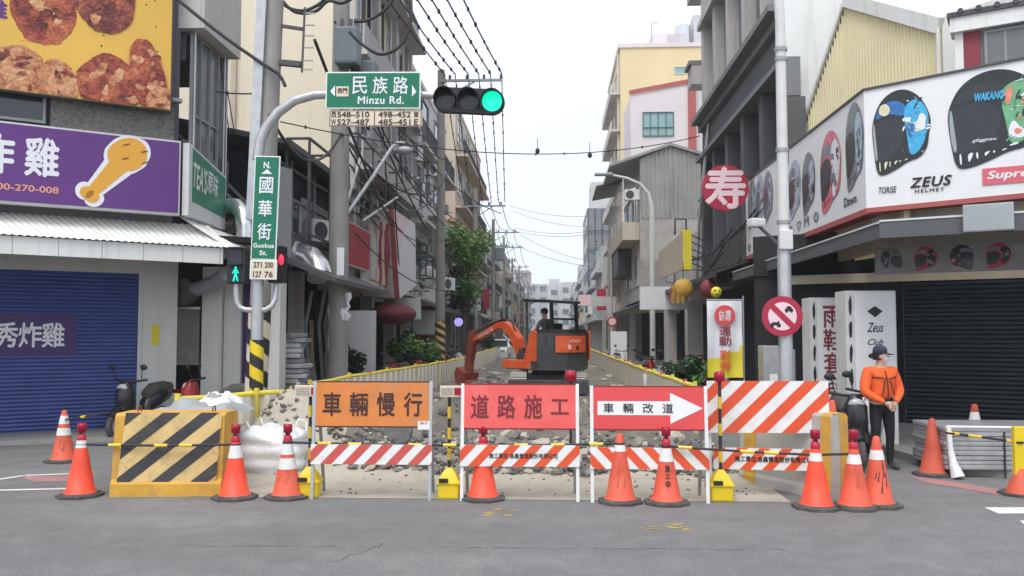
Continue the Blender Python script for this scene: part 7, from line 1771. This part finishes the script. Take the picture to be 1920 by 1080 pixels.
q = MB(W); q.prism([(-.28, .83, .80), (.05, .83, .80), (-.02, .83, 1.0), (-.20, .83, 1.50), (-.33, .83, 1.58), (-.42, .83, 1.5), (-.42, .83, .8)], (0, 0, 0), (0, -.10, 0), 'digger_orange'); q.bb((-.2, .60, .60), (.86, .835, .82), 'digger_orange', .02); q.build('step_panel', t)
q = MB(W); q.bb((-.22, -.28, .80), (.25, .30, 1.14), 'digger_dark', .03); q.bb((-.20, -.25, 1.14), (.28, .27, 1.24), 'black_plastic', .04); q.bb((-.28, -.25, 1.24), (-.16, .27, 1.75), 'black_plastic', .04); q.build('seat', t)
q = MB(W); q.tube([(.62, .12, .82), (.60, .12, 1.35)], .02, 'grey_metal', 6); q.tube([(.62, -.10, .82), (.60, -.10, 1.35)], .02, 'grey_metal', 6); q.tube([(.20, .36, 1.1), (.24, .38, 1.45)], .02, 'black_plastic', 6); q.build('control_lever', t)
# canopy
q = MB(W)
for y in (-.45, .42): q.bar((-.58, y, 1.55), (-.54, y, 2.27), .07, .07, 'black_plastic')
q.bar((-.57, -.45, 1.85), (-.57, .42, 1.85), .05, .05, 'black_plastic'); q.bar((.36, .42, .8), (.36, .42, 2.31), .035, .035, 'dark_metal'); q.build('canopy_post', t)
q = MB(W); q.prism([(-.66, -.70, 2.24), (.40, -.66, 2.30), (.46, -.64, 2.34), (.40, -.62, 2.37), (-.56, -.66, 2.33), (-.68, -.68, 2.30)], (0, .2, 0), (0, 1.16, 0), 'digger_dark'); q.build('canopy', t)
# boom, arm, bucket in the machine's own plane (y = -.05)
WB = WEX @ Matrix.Translation((0, 0, .8)) @ Matrix.Diagonal((1, 1, .70, 1)) @ Matrix.Translation((0, 0, -.8))
def plate(pts, y0, y1, m, name, par=t):
    q = MB(WB); q.prism([(x, y0, z) for x, z in pts], (0, 0, 0), (0, y1 - y0, 0), m); return q.build(name, par)
q = MB(W); q.bb((.80, -.22, .60), (1.12, .12, .95), 'digger_dark', .03); q.cyl((1.05, -.05, .6), (1.05, -.05, 1.1), .12, 'digger_dark', n=14); q.build('swing_bracket', t)
plate([(.98, .80), (1.10, .80), (1.50, 1.70), (1.78, 1.98), (2.0, 1.99), (2.98, 1.48), (3.06, 1.52), (3.02, 1.60), (2.02, 2.20), (1.74, 2.25), (1.46, 2.08), (1.12, 1.58)], -.16, .06, 'digger_orange', 'boom')
FMb = W @ frame((2.5, .066, 1.78), (.87, 0, -.45), (0, 0, 1)); 
FMb = WB @ frame((2.46, .068, 1.80), (-.88, 0, .46), (0, 0, 1)); q = MB(); text(q, 'HITACHI', FMb, 0, 0, .70, .15, 'round_pink', .01, .003); q.build('lettering', t)
q = MB(WB); q.tube([(1.05, -.05, .95), (1.55, -.05, 1.45)], .055, 'digger_dark', 10); q.tube([(1.5, -.05, 1.4), (1.85, -.05, 1.72)], .03, 'chrome', 10); q.build('boom_cylinder', t)
q = MB(WB); q.tube([(1.75, -.05, 2.30), (2.55, -.05, 2.12)], .055, 'digger_dark', 10); q.tube([(2.5, -.05, 2.13), (3.12, -.05, 1.86)], .03, 'chrome', 10); q.build('arm_cylinder', t)
q = MB(WB); q.tube([(1.2, -.05, 1.5), (1.45, -.02, 2.25), (1.75, .0, 2.36), (2.3, .02, 2.15), (2.9, .02, 1.85), (3.1, 0, 1.75)], .025, 'black_plastic', 6); q.build('hydraulic_hose', t)
plate([(2.92, 1.42), (3.06, 1.36), (3.22, .55), (3.24, .12), (3.36, .10), (3.42, .30), (3.36, 1.2), (3.26, 1.86), (3.10, 1.92), (2.98, 1.7)], -.13, .03, 'digger_rusty', 'dipper_arm')
q = MB(WB); q.tube([(3.22, -.05, 1.75), (3.50, -.05, .9)], .05, 'digger_dark', 10); q.tube([(3.48, -.05, .95), (3.56, -.05, .38)], .028, 'chrome', 10); q.build('bucket_cylinder', t)
plate([(3.20, .18), (3.36, .24), (3.60, .42), (3.72, .15), (3.66, -.2), (3.42, -.42), (3.05, -.50), (2.98, -.42), (3.25, -.1)], -.30, .20, 'digger_rusty', 'bucket')
q = MB(WB)
for y in (-.26, -.05, .16): q.prism([(3.06, y - .03, -.52), (2.86, y - .03, -.50), (3.02, y - .03, -.42)], (0, 0, 0), (0, .06, 0), 'grey_metal')
q.build('bucket_tooth', t)

# ------------------------------------------------------------------ people
def skin_body(name, joints, edges, parent, mats, root=0, sub=2, mfun=None):
    """one continuous surface grown from a jointed skeleton; joints: (x, y, z, rx[, ry])"""
    me = bpy.data.meshes.new(name); me.from_pydata([j[:3] for j in joints], edges, []); me.update()
    o = bpy.data.objects.new(name, me); COL.objects.link(o)
    md = o.modifiers.new('skin', 'SKIN'); md.use_smooth_shade = True
    me.skin_vertices if hasattr(me, 'skin_vertices') else None
    if not me.skin_vertices: 
        bm = bmesh.new(); bm.from_mesh(me); bm.verts.layers.skin.verify(); bm.to_mesh(me); bm.free()
    for i, j in enumerate(joints):
        sv = me.skin_vertices[0].data[i]; sv.radius = (j[3], j[4] if len(j) > 4 else j[3]); sv.use_root = (i == root)
    ss = o.modifiers.new('sub', 'SUBSURF'); ss.levels = sub; ss.render_levels = sub
    dg = bpy.context.evaluated_depsgraph_get(); dg.update()
    m2 = bpy.data.meshes.new_from_object(o.evaluated_get(dg)); bpy.data.objects.remove(o); bpy.data.meshes.remove(me)
    m2.name = name; m2.materials.clear()
    for m in mats: m2.materials.append(MATS[m])
    if mfun:
        for p in m2.polygons: p.material_index = mfun(p.center)
    for p in m2.polygons: p.use_smooth = True
    ob = bpy.data.objects.new(name, m2); COL.objects.link(ob)
    if parent: ob.parent = parent
    XF[ob.name] = XF.get(parent.name, Matrix()) if parent else Matrix()
    return ob
def mirror_x(L): return [(-a[0], *a[1:]) for a in L]

# guard: local frame, faces -Y (towards the camera), turned slightly to his left
pg = gz(1656, 880); pg = Vector((pg.x, pg.y, 0))
t = thing('person', 'person standing in an orange jacket, dark cap and face mask, hands clasped in front', 'person', pg, R(14)); W = XF[t.name]; t.scale = (.955, .955, .955)
H = 1.0
J = []; E_ = []
def jn(x, y, z, r, r2=None): J.append((x, y, z, r, r2 if r2 else r)); return len(J) - 1
def ch(*ids):
    for a, b in zip(ids, ids[1:]): E_.append((a, b))
pel = jn(0, .0, .93, .165, .125); wa_ = jn(0, .0, 1.08, .155, .12); ch_ = jn(0, .01, 1.26, .175, .125); sh = jn(0, .02, 1.385, .12, .085); nk = jn(0, .01, 1.47, .056); hd0 = jn(0, -.005, 1.54, .066, .078); hd1 = jn(0, -.005, 1.61, .078, .094); hd2 = jn(0, .0, 1.675, .064, .076)
ch(pel, wa_, ch_, sh, nk, hd0, hd1, hd2)
for s in (-1, 1):
    hp = jn(.095 * s, .0, .86, .098, .108); kn = jn(.115 * s, -.015, .49, .062, .068); an = jn(.125 * s, .025, .10, .044, .048); bl = jn(.14 * s, -.06, .045, .042, .035); to = jn(.155 * s, -.15, .032, .036, .027)
    ch(pel, hp, kn, an, bl, to)
    so_ = jn(.175 * s, .02, 1.375, .066); el = jn(.262 * s, -.015, 1.09, .05); wr = jn(.075 * s, -.205, .955, .031, .027); pm = jn(.022 * s, -.235, .90, .030, .022)
    ch(sh, so_, el, wr, pm)
def mf(c):
    if c.z > 1.452: return 2
    if abs(c.x) < .10 and c.y < -.16 and c.z < .975 and c.z > .8: return 2
    if c.z < .075: return 3
    if c.z < .955 and not (c.y < -.115 and c.z > .86): return 1
    return 0
body = skin_body('body', J, E_, t, ['trousers', 'trousers', 'skin', 'rubber'], pel, 2, mf)
# jacket: looser shell over trunk and sleeves
J2 = []; J_, J = J, J2; E1 = E_; E_ = []
a0 = jn(0, -.0, .965, .185, .145); a1 = jn(0, .0, 1.10, .192, .155); a2 = jn(0, .01, 1.27, .208, .155); a3 = jn(0, .02, 1.40, .140, .105); a4 = jn(0, .012, 1.452, .075, .075)
ch(a0, a1, a2, a3, a4)
for s in (-1, 1):
    b0 = jn(.19 * s, .02, 1.385, .092); b1 = jn(.25 * s, .01, 1.23, .090); b2 = jn(.275 * s, -.015, 1.09, .080); b3 = jn(.175 * s, -.12, 1.02, .058, .052); b4 = jn(.085 * s, -.20, .962, .044, .040)
    ch(a3, b0, b1, b2, b3, b4)
jk = skin_body('jacket', J2, E_, t, ['jacket'], a0, 2)
# jacket details
q = MB(W); q.tube([(0, -.160, .985), (0, -.162, 1.10), (0, -.150, 1.27), (0, -.10, 1.40)], .009, 'strap_dark', 6); q.build('zip', jk)
q = MB(W)
for s in (-1, 1): q.tube([(.02 * s, -.152, 1.29), (.09 * s, -.142, 1.31), (.17 * s, -.09, 1.315), (.205 * s, -.01, 1.31)], .010, 'strap_dark', 6); q.tube([(.05 * s, -.152, 1.27), (.065 * s, -.160, 1.16), (.095 * s, -.160, 1.06)], .009, 'strap_dark', 6)
q.build('strap', jk)
q = MB(W); q.lathe([(.172, .93), (.176, .955), (.172, .975)], 'plate_cream', 24); q.M = Matrix(); bl_ = q.build('belt', t)
# hands clasped: right over left, five fingers each
for s in (-1, 1):
    q = MB(W); z0 = .0 if s > 0 else .012
    q.ball((.018 * s, -.238 - z0, .895), .044, 'skin', 12, 8, (1, .5, 1.0))
    for k in range(4):
        y = -.262 - z0; zz = .915 - .019 * k; l = [.060, .068, .064, .05][k]
        q.tube([(.030 * s, y, zz), (.030 * s - s * l * .5, y - .012, zz - .004), (.030 * s - s * l, y + .002, zz - .010), (.030 * s - s * l * 1.1, y + .018, zz - .012)], [.0095, .0092, .0085, .006], 'skin', 8)
    q.tube([(.032 * s, -.24 - z0, .925), (.012 * s, -.268 - z0, .940), (-.008 * s, -.276 - z0, .935)], [.012, .011, .008], 'skin', 8); q.build('hand', t)
# head details: turned to his left (picture right)
HM = W @ Matrix.Translation((0, 0, 0)) @ Matrix.Rotation(R(60), 4, 'Z')
q = MB(HM); q.tube([(0, -.088, 1.625), (0, -.110, 1.598), (0, -.096, 1.588)], [.010, .015, .010], 'skin', 8); q.build('nose', t)
for s in (-1, 1):
    q = MB(HM); q.ball((.031 * s, -.084, 1.622), .0115, 'white_clean', 8, 6, (1, .5, .6)); q.ball((.031 * s, -.0895, 1.622), .006, 'hair', 8, 6); q.build('eye', t)
    q = MB(HM); q.tube([(.014 * s, -.091, 1.643), (.032 * s, -.090, 1.648), (.048 * s, -.080, 1.642)], .004, 'hair', 5); q.build('eyebrow', t)
    q = MB(HM); q.ball((.082 * s, .008, 1.605), .028, 'skin', 10, 7, (.35, .7, 1.1)); q.build('ear', t)
    q = MB(HM); q.tube([(.06 * s, -.07, 1.60), (.082 * s, .0, 1.605)], .003, 'mask_grey', 5); q.build('mask_loop', t)
q = MB(HM); n = 12; vs = []; fs = []
for j in range(6):
    z = 1.598 - .075 * j / 5
    for i in range(n + 1):
        a = R(-155 + 130 * i / n); rx = .083 * (1 - .25 * (j / 5) ** 2); ry = (.104 + .022 * math.exp(-((i - n / 2) / 2.2) ** 2)) * (1 - .18 * (j / 5) ** 2)
        vs.append((rx * cos(a), ry * sin(a), z))
for j in range(5):
    for i in range(n): fs.append((j * (n + 1) + i, j * (n + 1) + i + 1, (j + 1) * (n + 1) + i + 1, (j + 1) * (n + 1) + i))
q.add(vs, fs, 'mask_grey', True); q.build('face_mask', t)
q = MB(HM); q.lathe([(.091, 1.648), (.099, 1.665), (.098, 1.71), (.078, 1.748), (.04, 1.764), (0, 1.766)], 'cap_navy', 22, (0, .008, 0)); 
vs = []; n = 12
for i in range(n + 1):
    a = R(238 + 84 * i / n); vs += [(.095 * cos(a), .008 + .098 * sin(a), 1.655), (.105 * cos(a), -.03 + .155 * sin(a), 1.640 - .01 * abs(cos(a)))]
q.add(vs, [(2 * i, 2 * i + 1, 2 * i + 3, 2 * i + 2) for i in range(n)], 'cap_navy'); q.add([(x, y, z - .006) for x, y, z in vs], [(2 * i, 2 * i + 2, 2 * i + 3, 2 * i + 1) for i in range(n)], 'cap_navy'); q.build('cap', t)
q = MB(HM); n = 16; vs = []; fs = []
for j in range(5):
    for i in range(n + 1): a = R(-12 + 204 * i / n); r_ = .094 - .012 * (j / 4); vs.append((r_ * cos(a) * .98, .012 + r_ * 1.08 * sin(a), 1.655 - .10 * j / 4))
for j in range(4):
    for i in range(n): fs.append((j * (n + 1) + i, (j + 1) * (n + 1) + i, (j + 1) * (n + 1) + i + 1, j * (n + 1) + i + 1))
q.add(vs, fs, 'hair', True); q.build('hair', t)

# operator on the seat, local frame of the machine turned: faces +x of the machine
J = []; E_ = []
to_ = thing('person', 'person in a grey shirt sitting at the excavator levers', 'person', WEX @ Vector((.02, .02, 1.24)), EZ); WO = XF[to_.name]
pel = jn(0, 0, .08, .15, .12); wa_ = jn(.03, 0, .28, .14, .11); ct = jn(.05, 0, .45, .16, .12); sh = jn(.07, 0, .56, .11, .085); nk = jn(.09, 0, .63, .052); h0 = jn(.11, 0, .70, .07, .075); h1 = jn(.115, 0, .78, .08, .08); h2 = jn(.11, 0, .84, .06, .06)
ch(pel, wa_, ct, sh, nk, h0, h1, h2)
for s in (-1, 1):
    hp = jn(.10, .10 * s, .08, .09); kn = jn(.46, .13 * s, .10, .065); an = jn(.52, .13 * s, -.30, .045); ft = jn(.68, .13 * s, -.38, .036); ch(pel, hp, kn, an, ft)
    s0 = jn(.07, .19 * s, .54, .065); el = jn(.16, .26 * s, .28, .048); wr = jn(.42, .18 * s, .20, .034); hn = jn(.52, .14 * s, .18, .04, .03); ch(sh, s0, el, wr, hn)
def mo(c):
    if c.z > .62: return 2
    if c.x > .42 and c.z > .13: return 2
    if c.z < .17: return 1
    return 0
skin_body('body', J, E_, to_, ['shirt_grey', 'trousers', 'skin'], pel, 2, mo)
q = MB(WO); q.ball((.10, 0, .82), .098, 'hair', 16, 10, (1, .92, .92)); q.build('hair', to_)
q = MB(WO); q.tube([(.185, 0, .79), (.21, 0, .765), (.195, 0, .755)], [.01, .016, .01], 'skin', 8); q.build('nose', to_)
for s in (-1, 1):
    q = MB(WO); q.ball((.18, .03 * s, .79), .011, 'hair', 8, 6); q.build('eye', to_)
    q = MB(WO); q.ball((.10, .08 * s, .77), .027, 'skin', 8, 6, (.7, .35, 1)); q.build('ear', to_)
    q = MB(WO)
    for k in range(5): q.tube([(.53, .13 * s + .012 * (k - 2), .175), (.575, .13 * s + .014 * (k - 2), .165 - .004 * abs(k - 2)), (.585, .13 * s + .012 * (k - 2), .135)], [.010, .009, .007], 'skin', 6)
    q.build('hand', to_)
# ------------------------------------------------------------------ humid air that pales the far end of the street
hm = bpy.data.materials.new('haze'); hm.use_nodes = True; n = hm.node_tree; n.nodes.clear()
o_ = n.nodes.new('ShaderNodeOutputMaterial'); v = n.nodes.new('ShaderNodeVolumePrincipled')
v.inputs['Color'].default_value = (.93, .95, 1, 1); v.inputs['Density'].default_value = .0008; v.inputs['Anisotropy'].default_value = .2
n.links.new(v.outputs['Volume'], o_.inputs['Volume']); MATS['haze'] = hm
q = MB(); q.bb((-262, -62, -1), (262, 622, 32), 'haze'); hz = q.build('haze'); hz['kind'] = 'stuff'
